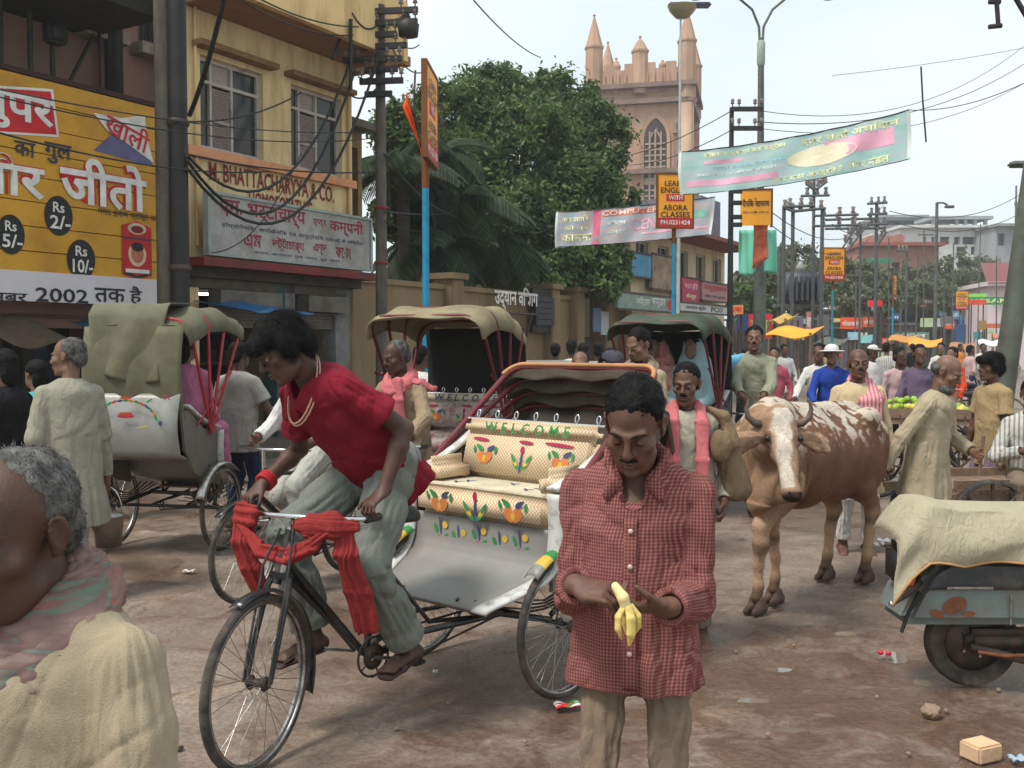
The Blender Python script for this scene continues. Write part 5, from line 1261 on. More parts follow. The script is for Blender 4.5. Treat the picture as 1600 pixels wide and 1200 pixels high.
# ---------------------------------------------------------------- trees
LEAF = leafmat('dark_leaf', (.02, .044, .014), (.13, .205, .06)); LEAF2 = leafmat('olive_leaf', (.05, .065, .03), (.17, .2, .1)); LEAFP = leafmat('palm_leaf', (.016, .034, .014), (.09, .13, .07))
BARK = M('bark', (.07, .052, .04), .9, var=.35, scale=5, bmp=.5, bscale=18)
def leaves(name, clumps, n, size, mat, parent, seed, sub=.185, shell=.48):
    """many leaf faces gathered in sprays on the outside of each clump"""
    rng = np.random.default_rng(seed); out = []; vol = np.array([(c[1][0]*c[1][1]*c[1][2])**(2/3) for c in clumps]); cnt = (n*vol/vol.sum()).astype(int)
    for (c, r), k in zip(clumps, cnt):
        ns = max(6, int(k/80)); d = rng.normal(size=(ns, 3)); d /= np.linalg.norm(d, axis=1, keepdims=True); rad = shell+(1-shell)*rng.random(ns)**.6
        sc = d*rad[:, None]; i = rng.integers(0, ns, k); rr = sub*(.5+rng.random(ns))
        p = sc[i] + rng.normal(size=(k, 3))*rr[i][:, None]*.55
        p = p*np.array(r) + np.array(c); nn = d[i]*.6 + rng.normal(size=(k, 3))*.7 + np.array([0, 0, .35]); nn /= np.linalg.norm(nn, axis=1, keepdims=True)
        t = rng.normal(size=(k, 3)); t -= nn*(t*nn).sum(1, keepdims=True); t /= np.linalg.norm(t, axis=1, keepdims=True); b = np.cross(nn, t); s = size*(.55+.9*rng.random(k))[:, None]
        out.append(np.stack([p-t*s, p+b*s*.42-t*s*.1, p+t*s, p-b*s*.42-t*s*.1], 1).reshape(-1, 3))
    v = np.concatenate(out); f = np.arange(len(v)).reshape(-1, 4)
    return link(name, np_mesh(name, v, f, False), mat, parent)
def tree(label, base, clumps, n, size, mat, seed, trunk=.35, name='broadleaf_tree', group='trees along the street', limbs=True):
    root = thing(name, label, 'tree', base, 0, group); rng = random.Random(seed); b = Vector(base)
    cl = [((Vector(c)-b), r) for c, r in clumps]
    m = MB(); top = sum((c for c, r in cl), Vector())/len(cl); fork = V(top.x*.25, top.y*.25, max(.8, top.z*.38))
    m.tube([V(0, 0, -.1), V(.05, 0, fork.z*.4), fork], [trunk*1.25, trunk, trunk*.85], 10); m.build('trunk', BARK, root)
    if limbs:
        for c, r in cl:
            m = MB(); mid = fork.lerp(c, .5)+V(rng.uniform(-.3, .3), rng.uniform(-.3, .3), .3); m.tube([fork, mid, c, c+V(rng.uniform(-.5, .5)*r[0], rng.uniform(-.5, .5)*r[1], .4*r[2])], [trunk*.55, trunk*.35, trunk*.18, .03], 7)
            for q in range(4): e = c+V(rng.uniform(-.7, .7)*r[0], rng.uniform(-.7, .7)*r[1], rng.uniform(-.3, .7)*r[2]); m.tube([mid.lerp(c, .4), mid.lerp(e, .6)+V(0, 0, .1), e], [trunk*.2, trunk*.1, .015], 5)
            m.build('limb', BARK, root)
    cr = leaves('crown', [(tuple(c), r) for c, r in cl], n, size, mat, root, seed)
    return root
def gb(px, Y): return V((px-800)/F*Y, Y, 0)
def cl(px, py, Y, r, rz=None): p = P(px, py, Y); k = Y/F; return ((p.x, p.y, p.z), (r*k, r*k*.9, (rz or r)*k))
tree('huge dark rain tree with a wide domed crown in front of the church tower', gb(820, 27), [cl(770, 165, 28.0, 72, 62), cl(690, 200, 27.2, 70), cl(870, 175, 28.8, 66), cl(925, 225, 28.0, 62), cl(820, 235, 26.4, 80), cl(720, 285, 26.4, 80), cl(640, 250, 28.0, 55, 70), cl(900, 310, 26.4, 76), cl(945, 330, 28.0, 55), cl(820, 340, 25.6, 80, 65), cl(880, 405, 25.2, 72, 42), cl(935, 405, 26.4, 50, 48), cl(780, 400, 25.6, 70, 45), cl(935, 440, 25.2, 50, 34), cl(850, 440, 24.8, 55, 30), cl(700, 380, 27.2, 70, 60)], 120000, .085, LEAF, 3, .6)
tree('bushy green tree squeezed between the yellow house and the palms', gb(640, 23.5), [cl(625, 210, 24.0, 42, 50), cl(650, 300, 23.2, 45, 60), cl(620, 330, 22.8, 40, 50), cl(690, 330, 24.0, 50, 50)], 32000, .08, LEAF, 5, .22)
def palm(label, base, top, n, L, seed, scale=1):
    root = thing('palm_tree', label, 'palm tree', base, 0, 'palms beside the yellow house'); rng = random.Random(seed); t = Vector(top)-Vector(base)
    m = MB(); m.tube([V(0, 0, 0), t*.5+V(.08, 0, 0), t], [.17, .14, .12], 10); m.build('trunk', BARK, root)
    mm = MB()
    def rib(s): return V(0, -L*s, L*(.62*s-1.05*s*s))
    mm.tube([rib(i/10) for i in range(11)], [.025-.002*i for i in range(11)], 5)
    for i in range(34):
        s = .12+.88*i/34; c = rib(s); ll = .55*math.sin(PI*(s*.86+.1))+.12
        for q in (-1, 1):
            d = V(q*.8, -.42, -.55-.5*s).normalized(); w = V(0, -.022, .004); mid = c+d*ll*.5+V(0, 0, .03)
            mm.add([c-w, c+w, mid+w*1.3, c+d*ll, mid-w*1.3], [(0, 1, 2, 3, 4)], 0)
    me = mm.mesh('frond'); me.materials.append(LEAFP)
    for i in range(n):
        o = link('frond', me, None, root); o.location = t; k = rng.uniform(.75, 1.1); o.scale = (k, k, k); o.rotation_euler = (R(rng.uniform(-25, 42)), R(rng.uniform(-8, 8)), 2*PI*i/n*1.618*3+rng.uniform(-.2, .2))
    return root
for q in (('tall palm with drooping fronds left of the blue sign post', (630, 640), (628, 262), 21, 18, 1.35), ('palm with arching fronds right of the blue sign post', (728, 620), (722, 318), 22, 18, 1.4), ('short leaning palm beside the grey meter box', (790, 612), (775, 375), 23, 16, 1.45), ('short feathery palm in front of the garden wall', (675, 615), (668, 380), 21.5, 16, 1.4), ('tall palm rising into the big dark tree', (700, 612), (690, 235), 22.5, 16, 1.4)):
    b = P(q[1][0], q[1][1], q[3]); palm(q[0], (b.x, b.y, 0), P(q[2][0], q[2][1], q[3]), q[4], q[5], int(b.x*100) % 97)
tree('grey green leafy tree far along the street behind the teal cloth', gb(1200, 51), [cl(1200, 440, 50, 42, 40), cl(1165, 455, 49, 30, 30), cl(1240, 425, 54, 48, 40), cl(1255, 460, 50, 40, 36)], 16000, .15, LEAF2, 11, .3)
tree('round dusty tree behind the second orange class sign', gb(1330, 62), [cl(1325, 440, 62, 45, 40), cl(1375, 450, 64, 45, 36), cl(1350, 470, 60, 50, 30)], 14000, .17, LEAF2, 12, .3)
tree('thin dusty tree in front of the pale concrete block', gb(1470, 78), [cl(1430, 440, 78, 30, 28), cl(1480, 428, 80, 34, 34), cl(1530, 432, 80, 40, 30), cl(1455, 460, 76, 46, 34), cl(1515, 450, 76, 42, 34), cl(1565, 445, 80, 26, 24)], 16000, .18, LEAF2, 13, .35)
tree('small round bush like tree beside the big red shop board', gb(1150, 46), [cl(1160, 470, 46, 26, 26), cl(1190, 485, 46, 30, 22)], 6000, .12, LEAF, 14, .2)
# ---------------------------------------------------------------- posts, wires, signs, banners
POLEG = M('grey_pole_paint', S(92, 98, 92), .6, .2, var=.2, dirt=S(60, 52, 44), dirt_amt=.5, dscale=4)
BLUEP = M('blue_post_paint', S(24, 132, 170), .5, var=.12, dirt=S(40, 90, 110), dirt_amt=.3, dscale=4)
ORGP = M('orange_sign_paint', S(238, 158, 34), .5, var=.06); SIGNBR = M('sign_frame_brown', S(110, 62, 20), .7)
INSUL = M('insulator', S(120, 112, 104), .3, var=.3); WIRE = M('black_cable', (.012, .012, .012), .6)
def utility_pole(label, base, hgt, r, arms, mat=None, rz=0, lean=0, group=None, braces=False):
    """arms: (height, half length, offset)"""
    root = thing('utility_pole', label, 'utility pole', base, rz, group); mat = mat or POLEG; root.rotation_euler = (0, lean, rz)
    m = MB(); m.tube([V(0, 0, 0), V(0, 0, hgt*.5), V(0, 0, hgt)], [r*1.15, r, r*.8], 10); m.build('pole', mat, root)
    for z, L, o in arms:
        m = MB(); m.box((o, -r-.03, z), (2*L, .07, .09)); a = m.build('cross_arm', BLACKM, root)
        if L > .25:
            m = MB()
            for s in (-.92, -.5, .5, .92): m.lathe([(.012, 0), (.012, .06), (.045, .07), (.03, .1), (.045, .13), (.025, .17), (.0, .18)], (o+s*L, -r-.03, z+.04), n=8)
            m.build('insulator', INSUL, a)['kind'] = 'stuff'
    return root
pb = P(597, 640, 16.4); PB = V(pb.x, pb.y, 0)
def zpx(py, Y): return P(600, py, Y).z
up = utility_pole('tall grey utility pole crowded with cross arms beside the yellow house', PB, zpx(8, 16.4), .095,
    [(zpx(py, 16.4), L*.9, o) for py, L, o in ((22, .62, .1), (40, .50, .2), (58, .34, 0), (76, .42, .1), (96, .55, -.1), (112, .3, .05), (130, .4, .05), (150, .25, 0))], M('pole_concrete', S(98, 92, 84), .9, var=.2, dirt=S(70, 50, 42), dirt_amt=.5, dscale=3, bmp=.15), R(-8))
m = MB(); m.tube([V(0, .0, zpx(40, 16.4)), V(.35, -.1, zpx(36, 16.4)), V(.52, -.12, zpx(30, 16.4))], .04, 6); m.lathe([(.0, -.25), (.16, -.2), (.18, -.02), (.05, .08)], (.5, -.12, zpx(62, 16.4)+.2), n=10); m.build('lamp_fitting', BLACKM, up)
m = MB()
for k in range(4): m.lathe([(.118, 0), (.13, .02), (.118, .05)], (0, 0, 1.2+k*.9), n=10)
m.build('pole_band', M('red_stripe', S(120, 50, 40), .7), up)
for px, r, c, lab in ((261, .105, M('pole_concrete', (1, 1, 1)), 'pale grey concrete pole at the right end of the yellow hoarding'), (284, .12, BLACKM, 'black iron pole between the hoarding and the yellow house')):
    b = P(px, 640, 12.5); t = thing('street_pole', lab, 'pole', (b.x, b.y, 0)); m = MB(); m.tube([V(0, 0, 0), V(.0, 0, 7), V(0, 0, 9)], [r, r*.95, r*.9], 12); m.build('pole', c, t)
    if r and px == 284:
        m = MB(); 
        for z in (1.0, 2.6, 4.4): m.lathe([(r+.004, 0), (r+.02, .02), (r+.02, .06), (r+.004, .08)], (0, 0, z), n=12)
        m.build('pole_band', DARKST, t)
WG = 'overhead cables'
def cable(a, b, sag, r=.012, label='thin black overhead cable slung between the street poles', n=16, group=WG):
    a, b = Vector(a), Vector(b); m = MB(); m.tube([a.lerp(b, i/n) - V(0, 0, sag*4*(i/n)*(1-i/n)) for i in range(n+1)], r, 5); return tag(m.build('cable', WIRE), label, 'cable', group)
for (x0, y0, Y0), (x1, y1, Y1_), s, r in ((((292, 243, 13.8), (548, 95, 17.6), 1.1, .020)), (((292, 250, 13.8), (555, 110, 17.8), 1.35, .022)), (((292, 262, 13.8), (590, 95, 18), 1.5, .022)), (((292, 190, 13.8), (470, 145, 16.8), .12, .012)), (((284, 240, 13.8), (590, 268, 18.1), .1, .012)),
        (((296, 180, 13.8), (352, -10, 12.2), .1, .03)), (((545, 10, 17.8), (520, 92, 17.2), .05, .03)), (((548, 30, 17.4), (548, 140, 17.4), 0, .03)), (((400, -5, 15), (560, 42, 17.5), .1, .012)), (((370, -5, 14.5), (552, 55, 17.5), .15, .012)),
        (((0, 140, 10), (590, 205, 18), .15, .008)), (((0, 152, 10), (590, 215, 18), .2, .008)), (((0, 208, 9.5), (420, 268, 15.6), .12, .010)), (((330, 395, 15.4), (470, 240, 16.4), .35, .008)), (((600, 240, 18), (760, 330, 24), .5, .018)), (((600, 330, 18), (745, 325, 24), .1, .012)), (((600, 345, 18), (720, 350, 24), .2, .008)),
        (((760, 330, 24), (870, 352, 22), .35, .018)), (((597, 30, 18.2), (550, 20, 17.5), .2, .014)), (((600, 60, 18.2), (545, 75, 17.5), .25, .014)), (((600, 90, 18.2), (560, 120, 17.6), .15, .014)), (((600, 120, 18.2), (550, 150, 17.6), .15, .014)), (((610, 70, 18.2), (665, 110, 19), .2, .012)), (((610, 50, 18.2), (655, 70, 19), .15, .012)),
        (((740, 0, 25), (845, 90, 40), .2, .02)), (((1180, 190, 21), (1600, 100, 30), .6, .010)), (((1180, 200, 21), (1600, 130, 30), .6, .008)), (((1180, 172, 21), (1600, 72, 30), .8, .008)), (((1140, 205, 21), (930, 250, 36), .4, .010)), (((1140, 175, 21), (880, 240, 36), .5, .010)), (((1390, 330, 45), (1600, 300, 60), .8, .02)), (((1390, 345, 45), (1600, 330, 60), .8, .02)),
        (((1300, 350, 36), (1370, 340, 45), .5, .015)), (((1180, 330, 21.5), (1380, 345, 45), 1.2, .012)), (((1180, 310, 21.5), (1380, 320, 45), 1.2, .012)), (((1422, 172, 16.8), (1600, 130, 14), .1, .006)), (((1062, 237, 19), (1058, 262, 20), .0, .006))):
    Y0, Y1_ = (y*(.9 if y < 19 else 1) for y in (Y0, Y1_)); mx_ = (x0+x1)/2; where = next(w for k, w in ((170, 'across the yellow hoarding'), (330, 'between the hoarding and the yellow house'), (470, 'across the windows of the yellow house'), (580, 'at the corner of the yellow house roof'), (640, 'by the crowded utility pole'), (860, 'before the big dark tree'), (1100, 'near the church tower'), (1330, 'behind the street lamp'), (9999, 'in the pale sky at the right')) if mx_ < k)
    cable(P(x0, y0, Y0), P(x1, y1, Y1_), s, r, ('thick' if r > .016 else 'thin') + ' black overhead cable ' + where)
sp = P(1440, 105, 24); m = MB(); m.tube([P(1439, 104, 24), P(1442, 160, 24), P(1447, 222, 24)], .022, 6); tag(m.build('wire_spacer', BLACKM), 'thin black spacer stick hanging in the overhead wires against the sky', 'wire spacer')
cable(P(1300, 118, 24), P(1600, 75, 24.2), .05, .006)
# bracket hanging in at the top right and the lamp arm below it
t = thing('pole_bracket', 'dark steel bracket of a pole reaching in at the top right corner', 'bracket', P(1560, 20, 9)); m = MB(); o = t.location.copy()
for a, b in (((1541, -15), (1556, 2)), ((1556, -15), (1560, 42)), ((1545, 42), (1565, 40)), ((1580, -15), (1612, 40)), ((1545, 3), (1563, 3))): m.tube([P(*a, 9)-o, P(*b, 9)-o], .022, 6)
m.build('bracket', BLACKM, t)
t = thing('lamp_arm', 'grey street lamp arm reaching in from the right edge against the sky', 'street lamp', P(1585, 257, 16)); m = MB(); m.box((.3, 0, 0), (.75, .22, .09), bev=.03); m.build('lamp_head', POLEG, t); m = MB(); m.tube([V(.6, 0, 0), V(2.2, .2, -.3), V(2.6, .2, -3), V(2.6, .2, -4.4)], .05, 8); m.build('arm', POLEG, t)

# double armed street lamp with posters at its foot
lb = P(1186, 560, 22); LB = V(lb.x, lb.y, 0); lamp = thing('street_lamp', 'tall street lamp with two curved arms rising above the teal banner', 'street lamp', LB)
ztop = P(1178, 60, 22).z
m = MB(); m.tube([V(0, 0, 0), V(0, 0, 3.3)], [.16, .13], 10); m.tube([V(0, 0, 3.3), V(-.02, 0, ztop)], [.09, .065], 10); m.build('pole', POLEG, lamp)
m = MB(); m.lathe([(.066, 0), (.09, .05), (.09, .5), (.066, .55)], (-.02, 0, ztop-.6), n=10); m.build('collar', M('pale_collar', S(150, 160, 150), .6), lamp)
m = MB()
for s in (-1, 1): m.tube([V(-.02+s*.03, 0, ztop-.1), V(-.02+s*.05, 0, ztop+.25), V(s*.22, 0, ztop+.62), V(s*.62, 0, ztop+.95), V(s*1.25, 0, ztop+1.0)], .028, 8)
m.build('arm', POLEG, lamp)
for s in (-1, 1):
    m = MB(); m.box((s*1.45, 0, ztop+.97), (.6, .22, .1), bev=.04); m.lathe([(.0, -.1), (.12, -.08), (.16, 0)], (s*1.45, 0, ztop+.93), n=12); m.build('lamp_head', M('lamp_blue_grey', S(84, 88, 110), .4), lamp)
q = P(1077, 10, 26); t = thing('street_lamp', 'blue grey bowl lamp on a thin stem above the church pinnacles', 'street lamp', (q.x, q.y, 0)); zz = q.z
m = MB(); m.tube([V(-.25, 0, 0), V(-.22, 0, zz-.2)], [.06, .025], 8); m.build('pole', M('pale_pole', S(170, 180, 174), .5), t)
m = MB(); m.box((0, 0, zz+.03), (1.1, .3, .1), bev=.04); m.build('lamp_head', M('lamp_blue_grey', (1, 1, 1)), t); m = MB(); m.lathe([(.0, -.32), (.18, -.28), (.34, -.1), (.38, 0)], (-.18, 0, zz), n=14); m.build('lamp_bowl', M('lamp_glass', S(150, 136, 110), .3), t)
h1 = P(1140, 560, 21); utility_pole('dark iron pole with two long cross arms behind the teal banner', V(h1.x, h1.y, 0), P(1140, 168, 21).z, .06, [(P(1140, 172, 21).z, .33, .3), (P(1140, 202, 21).z, .33, .3)] + [(P(1140, y, 21).z, .11, .1) for y in (300, 318, 340, 352)], BLACKM)

def class_sign(px, ptop, pbot, wpx, Y, rz, post, label, text=True, w=None):
    a, b = P(px, ptop, Y), P(px, pbot, Y); hgt = a.z-b.z; w = w or wpx*Y/F
    root = thing('advertising_sign', label, 'advertising sign', (a.x, a.y, 0), rz, 'orange class signs along the median')
    zc = (a.z+b.z)/2
    m = MB(); m.box((0, 0, zc), (w, .05, hgt)); m.build('board', ORGP, root); m = MB()
    for s in (-1, 1): m.box((s*(w/2+.012), 0, zc), (.035, .07, hgt+.06)); m.box((0, 0, zc+s*(hgt/2+.012)), (w, .07, .035))
    m.build('frame', SIGNBR, root)
    m = MB(); m.tube([V(0, .06, 0), V(0, .06, b.z+hgt*.9)], .042, 10); m.build('post', post, root); m = MB(); m.tube([V(0, .06, b.z-.32), V(0, .06, b.z+.1)], .045, 10); m.build('post_top', SIGNBR, root)
    red = INK_RED
    m = MB(); m.box((0, -.027, b.z+hgt*.09), (w*.98, .006, hgt*.17)); m.build('red_band', red, root); m = MB(); m.box((0, -.027, zc+hgt*.06), (w*.52, .006, hgt*.13)); m.build('red_band', red, root)
    for s, z, wd, hh, mt in (('LEARN', .83, .62, .10, INK_BLK), ('ENGLISH', .70, .84, .11, INK_BLK), ('WITH', .56, .40, .085, INK_WHT), ('ARORA', .37, .70, .11, INK_BLK), ('CLASSES', .235, .84, .11, INK_BLK), ('PH.0231424', .09, .84, .085, INK_WHT)):
        fit(s, -w*wd/2, w*wd/2, b.z+hgt*z-hgt*hh/2, b.z+hgt*z+hgt*hh/2, -.034, mt, root, .02)
    return root
class_sign(1055, 273, 355, 55, 20, R(6), BLUEP, 'orange class sign partly behind the teal banner, whole text readable')
class_sign(1303, 388, 438, 33, 33, R(4), M('teal_post_paint', S(40, 124, 132), .5), 'orange class sign on a teal post against the dusty trees')
class_sign(1398, 431, 468, 15, 46, R(60), BLUEP, 'narrow orange class sign turned edgewise beyond the second one', w=.75)
class_sign(1503, 455, 483, 18, 62, R(-4), BLUEP, 'smallest orange class sign beside the green and yellow fascia')
s1 = class_sign(672, 112, 252, 28, 12, R(86), BLUEP, 'big orange board seen nearly edge on at the top of the blue post', w=.86)
q = P(650, 210, 12.05); m = MB(); o_ = P(672, 260, 12)
m.grid(lambda a, b: P(666-36*b*(1-a*.25)-3*a, 250-80*b+14*a*(1-b)-28*a*b+2*math.sin(5*a+3*b), 12.02) + V(0, .05*math.sin(9*a+4*b), 0), 8, 12, thick=.004)
t = thing('flag', 'small orange cloth flag hanging from a slanted stick beside the blue post', 'flag', (o_.x, o_.y, 0)); f_ = m.build('flag_cloth', M('saffron_cloth', S(226, 84, 24), .8, var=.12), t); f_.location = -t.location
m = MB(); m.tube([P(671, 262, 12), P(646, 172, 12.05), P(649, 110, 12.1)], .012, 6); f_ = m.build('flag_stick', DARKST, t); f_.location = -t.location

def banner_mat(name, base, bands, seed, streak=S(220, 224, 222)):
    """printed cloth: soft sun bleached colour bands"""
    m, nt, bs = nmat(name); bs.inputs['Roughness'].default_value = .8; bs.inputs['Specular IOR Level'].default_value = .1
    a = nt.nodes.new('ShaderNodeAttribute'); a.attribute_name = 'cuv'; sep = nt.nodes.new('ShaderNodeSeparateXYZ'); nt.links.new(a.outputs['Vector'], sep.inputs[0])
    mp = nt.nodes.new('ShaderNodeMapping'); mp.inputs['Scale'].default_value = (2.2, 9, 1); mp.inputs['Location'].default_value = (seed, 0, 0); nt.links.new(a.outputs['Vector'], mp.inputs['Vector'])
    n_ = noise(nt, 1.0, 4, mp.outputs['Vector'])
    c = ramp(nt, n_, bands); f = ramp(nt, noise(nt, 3, 4, a.outputs['Vector']), [(.3, (.15,)*3), (.7, (.5,)*3)]); c = mixc(nt, f, c, base)
    nt.links.new(c, bs.inputs['Base Color'])
    t = nt.nodes.new('ShaderNodeBsdfTranslucent'); nt.links.new(c, t.inputs['Color']); ms = nt.nodes.new('ShaderNodeMixShader'); ms.inputs[0].default_value = .6
    nt.links.new(bs.outputs[0], ms.inputs[1]); nt.links.new(t.outputs[0], ms.inputs[2]); nt.links.new(ms.outputs[0], nt.nodes['Material Output'].inputs['Surface']); return m
def banner(label, c, Ya, Yb, mat, bow, edge, texts):
    """cloth between four corner pixels: top left, top right, bottom right, bottom left"""
    A, B, C_, D = P(*c[0], Ya), P(*c[1], Yb), P(*c[2], Yb), P(*c[3], Ya)
    root = thing('street_banner', label, 'banner', A); nrm = (B-A).cross(D-A).normalized(); nrm = nrm if nrm.y < 0 else -nrm
    def pt(u, v, lift=0): return A.lerp(B, u).lerp(D.lerp(C_, u), v) - V(0, 0, bow*4*u*(1-u)) + nrm*(.05*math.sin(u*17+v*2)*math.sin(v*3)+.025*math.sin(u*39+v*5)+lift) - A
    n, k = 60, 10; vs = np.array([list(pt(i/n, j/k)) for i in range(n+1) for j in range(k+1)]); uv = np.array([[i/n*(B-A).length/1.2, j/k, 0] for i in range(n+1) for j in range(k+1)])
    fs = np.array([(i*(k+1)+j, i*(k+1)+j+1, (i+1)*(k+1)+j+1, (i+1)*(k+1)+j) for i in range(n) for j in range(k)])
    link('cloth', np_mesh('cloth', vs, fs, True, {'cuv': uv}), mat, root)
    for u0, u1 in ((-.004, .012), (.988, 1.004)):
        m = MB(); m.grid(lambda a, b: pt(u0+(u1-u0)*a, -.02+1.04*b, .006), 2, 6); m.build('hem', edge, root)
    m = MB(); m.tube([pt(i/20, 0, .0) for i in range(21)], .012, 5); m.tube([pt(i/20, 1, .0) for i in range(21)], .008, 5); m.build('cord', WIRE, root)
    for body, u0, u1, v0, v1, mt in texts:
        if body in ('oval', 'bar'):
            m = MB()
            if body == 'oval': m.grid(lambda a, b: pt((u0+u1)/2+(u1-u0)/2*a*math.cos(2*PI*b), (v0+v1)/2+(v1-v0)/2*a*math.sin(2*PI*b), .008), 4, 24)
            else: m.grid(lambda a, b: pt(u0+(u1-u0)*b, v0+(v1-v0)*a, .006), 3, 24)
            m.build('print_patch', mt, root); continue
        me = text_mesh(body, 1, .02, False); co = np.zeros(len(me.vertices)*3, np.float32); me.vertices.foreach_get('co', co); co = co.reshape(-1, 3); lo, hi = co.min(0), co.max(0)
        w = [pt(u0+(u1-u0)*(x-lo[0])/(hi[0]-lo[0]), v1+(v0-v1)*(z-lo[2])/(hi[2]-lo[2]), .014-y) for x, y, z in co.tolist()]
        me.vertices.foreach_set('co', np.array([list(p) for p in w], np.float32).ravel()); me.update(); link('lettering', me, mt, root)
    return root
PALE = M('bleached_white', S(214, 222, 218), .8, var=.04); PYEL = M('bleached_yellow', S(232, 232, 176), .8, var=.04); PPNK = M('bleached_pink', S(238, 176, 198), .8, var=.08); PCRM = M('bleached_cream', S(240, 230, 200), .8, var=.05); PBLU = M('bleached_blue', S(150, 190, 214), .8)
B1 = banner_mat('teal_banner_cloth', S(208, 236, 232), [(.3, S(164, 224, 216)), (.48, S(200, 236, 232)), (.6, S(214, 230, 234)), (.75, S(240, 222, 228))], 2)
banner('long pale teal cloth banner strung high across the street', ((1062, 238), (1421, 172), (1422, 248), (1064, 304)), 19, 16.6, B1, .10, PALE,
    [('विशाल जनसभा एवं कवि सम्मेलन', .12, .50, .06, .22, PYEL), ('नगर चलो अभियान', .56, .96, .05, .24, PYEL), ('bar', .03, .46, .70, .84, PPNK), ('bar', .12, .3, .26, .34, PPNK), ('oval', .50, .80, .28, .72, PCRM), ('bar', .66, .94, .24, .60, PPNK), ('स्थान रामलीला मैदान समय', .16, .5, .40, .50, PBLU), ('दिनांक सोमवार को आप सभी आमंत्रित हैं', .08, .48, .54, .64, PALE), ('आप सादर आमंत्रित हैं', .44, .74, .80, .97, PYEL), ('नगर मंडल', .76, .92, .76, .95, PYEL)])
B2 = banner_mat('blue_pink_banner_cloth', S(228, 232, 238), [(.3, S(176, 206, 228)), (.48, S(212, 214, 226)), (.62, S(244, 206, 200)), (.78, S(248, 230, 222))], 7)
banner('lower faded blue and pink cloth banner strung in front of the big tree', ((870, 332), (1117, 308), (1110, 366), (868, 386)), 22, 21, B2, .03, PALE,
    [('नगर वासियों', .04, .22, .12, .32, PYEL), ('को शुभ', .06, .22, .40, .58, PYEL), ('कामना', .04, .24, .66, .86, PYEL), ('bar', .24, .29, .02, .98, M('banner_rose', S(222, 110, 140), .8)), ('bar', .30, .72, .05, .22, M('banner_salmon', S(226, 120, 96), .8)), ('COMPUTER', .30, .66, .06, .2, PALE), ('शिक्षा', .34, .46, .34, .52, PALE), ('केन्द्र', .34, .46, .6, .76, PALE), ('CENTRE', .5, .78, .36, .66, PPNK), ('bar', .56, .98, .74, .80, PPNK), ('bar', .8, .97, .3, .5, M('banner_green', S(140, 200, 180), .8))])
# square orange newspaper sign and teal cloth on the lamp post
a, b = P(1181, 298, 21.6), P(1181, 352, 21.6); t = thing('newspaper_sign', 'square orange sign with black Hindi words above the teal cloth on the lamp post', 'sign', (a.x, a.y, 0), R(-6)); w = 46*21.6/F; zc = (a.z+b.z)/2; hh = a.z-b.z
m = MB(); m.box((0, 0, zc), (w, .06, hh)); m.build('board', M('signal_orange', S(246, 166, 42), .5, var=.05), t); m = MB(); m.box((w/2+.02, .02, zc), (.04, .12, hh+.08)); m.box((0, .02, a.z+.02), (w, .12, .04)); m.build('frame', SIGNBR, t)
fit('दैनिक जागरण', -w*.44, w*.44, zc+hh*.02, zc+hh*.26, -.04, INK_BLK, t, .03); fit('विश्व का सबसे अधिक पढ़ा', -w*.44, w*.44, zc-hh*.18, zc-hh*.09, -.04, INK_BLK, t, .01)
t = thing('cloth_hanging', 'plain teal cloth tied behind the lamp post under the square orange sign', 'cloth', P(1184, 360, 22.2)); o = t.location.copy(); m = MB()
m.grid(lambda a, b: P(1155+58*b, 359+70*a+3*math.sin(6*b)*a, 22.3)+V(0, .05*math.sin(9*b+2*a)+.02*math.sin(30*b), 0)-o, 12, 24, thick=.005); m.build('cloth', M('teal_cloth', S(116, 202, 176), .8, var=.08, scale=3), t)
t = thing('torn_poster', 'torn red and orange poster wrapped round the lamp post over the teal cloth', 'poster', P(1188, 385, 21.75)); m = MB(); m.grid(lambda a, b: V((b-.5)*.32, -.02-.05*math.sin(3*b+5*a), .5-1.0*a*(1-.25*b)), 6, 5, thick=.004); m.build('paper', M('torn_paper', S(190, 96, 70), .8, var=.35, scale=7), t)

# ---------------------------------------------------------------- garden wall, gate, far houses
gw = row_thing('garden_wall', 'long tan garden wall with square gate posts below the big tree', 'wall'); TAN = M('tan_wall', S(134, 114, 86), .9, var=.14, scale=1, dirt=S(110, 88, 64), dirt_amt=.5, dscale=.8)
a, b = FP(556, 500)[0]+.15, FP(985, 500)[0]; z = FP(840, 463)[1]
g0, g1 = FP(905, 500)[0], FP(950, 500)[0]
for x0, x1 in ((a, g0), (g1, b)):
    m = MB(); m.box(((x0+x1)/2, .3, z/2), (x1-x0, .25, z)); m.box(((x0+x1)/2, .3, z+.04), (x1-x0+.02, .36, .1)); m.build('wall_panel', TAN, gw)
for x in (FP(866, 500)[0], g0, g1, b-.2, a+3):
    m = MB(); m.box((x, .2, z/2+.1), (.42, .5, z+.2), bev=.02); m.box((x, .2, z+.26), (.56, .62, .12)); m.build('gate_post', TAN, gw)
m = MB(); m.box(((g0+g1)/2, .4, .95), (g1-g0-.5, .06, 1.9)); m.build('gate', M('grey_gate', S(86, 84, 92), .6, var=.2), gw)
for px, c, py in ((940, M('notice_white', S(170, 176, 180), .7), 505), (928, M('notice_blue', S(90, 110, 140), .7), 500)):
    x, zz = FP(px, py); m = MB(); m.box((x, -.08, zz), (.45, .03, .6)); m.build('notice_board', c, gw)
t = row_thing('letter_sign', 'row of white cut out Hindi letters standing on the garden wall', 'sign'); x0, x1 = FP(764, 460)[0], FP(832, 460)[0]; zz = FP(798, 464)[1]
m = MB(); m.tube([V(x0, -.1, zz-.36), V(x1, -.1, zz-.36)], .03, 6)
for x in (x0+.2, x1-.2): m.tube([V(x, -.1, zz-.36), V(x, .1, zz-1.0)], .03, 6)
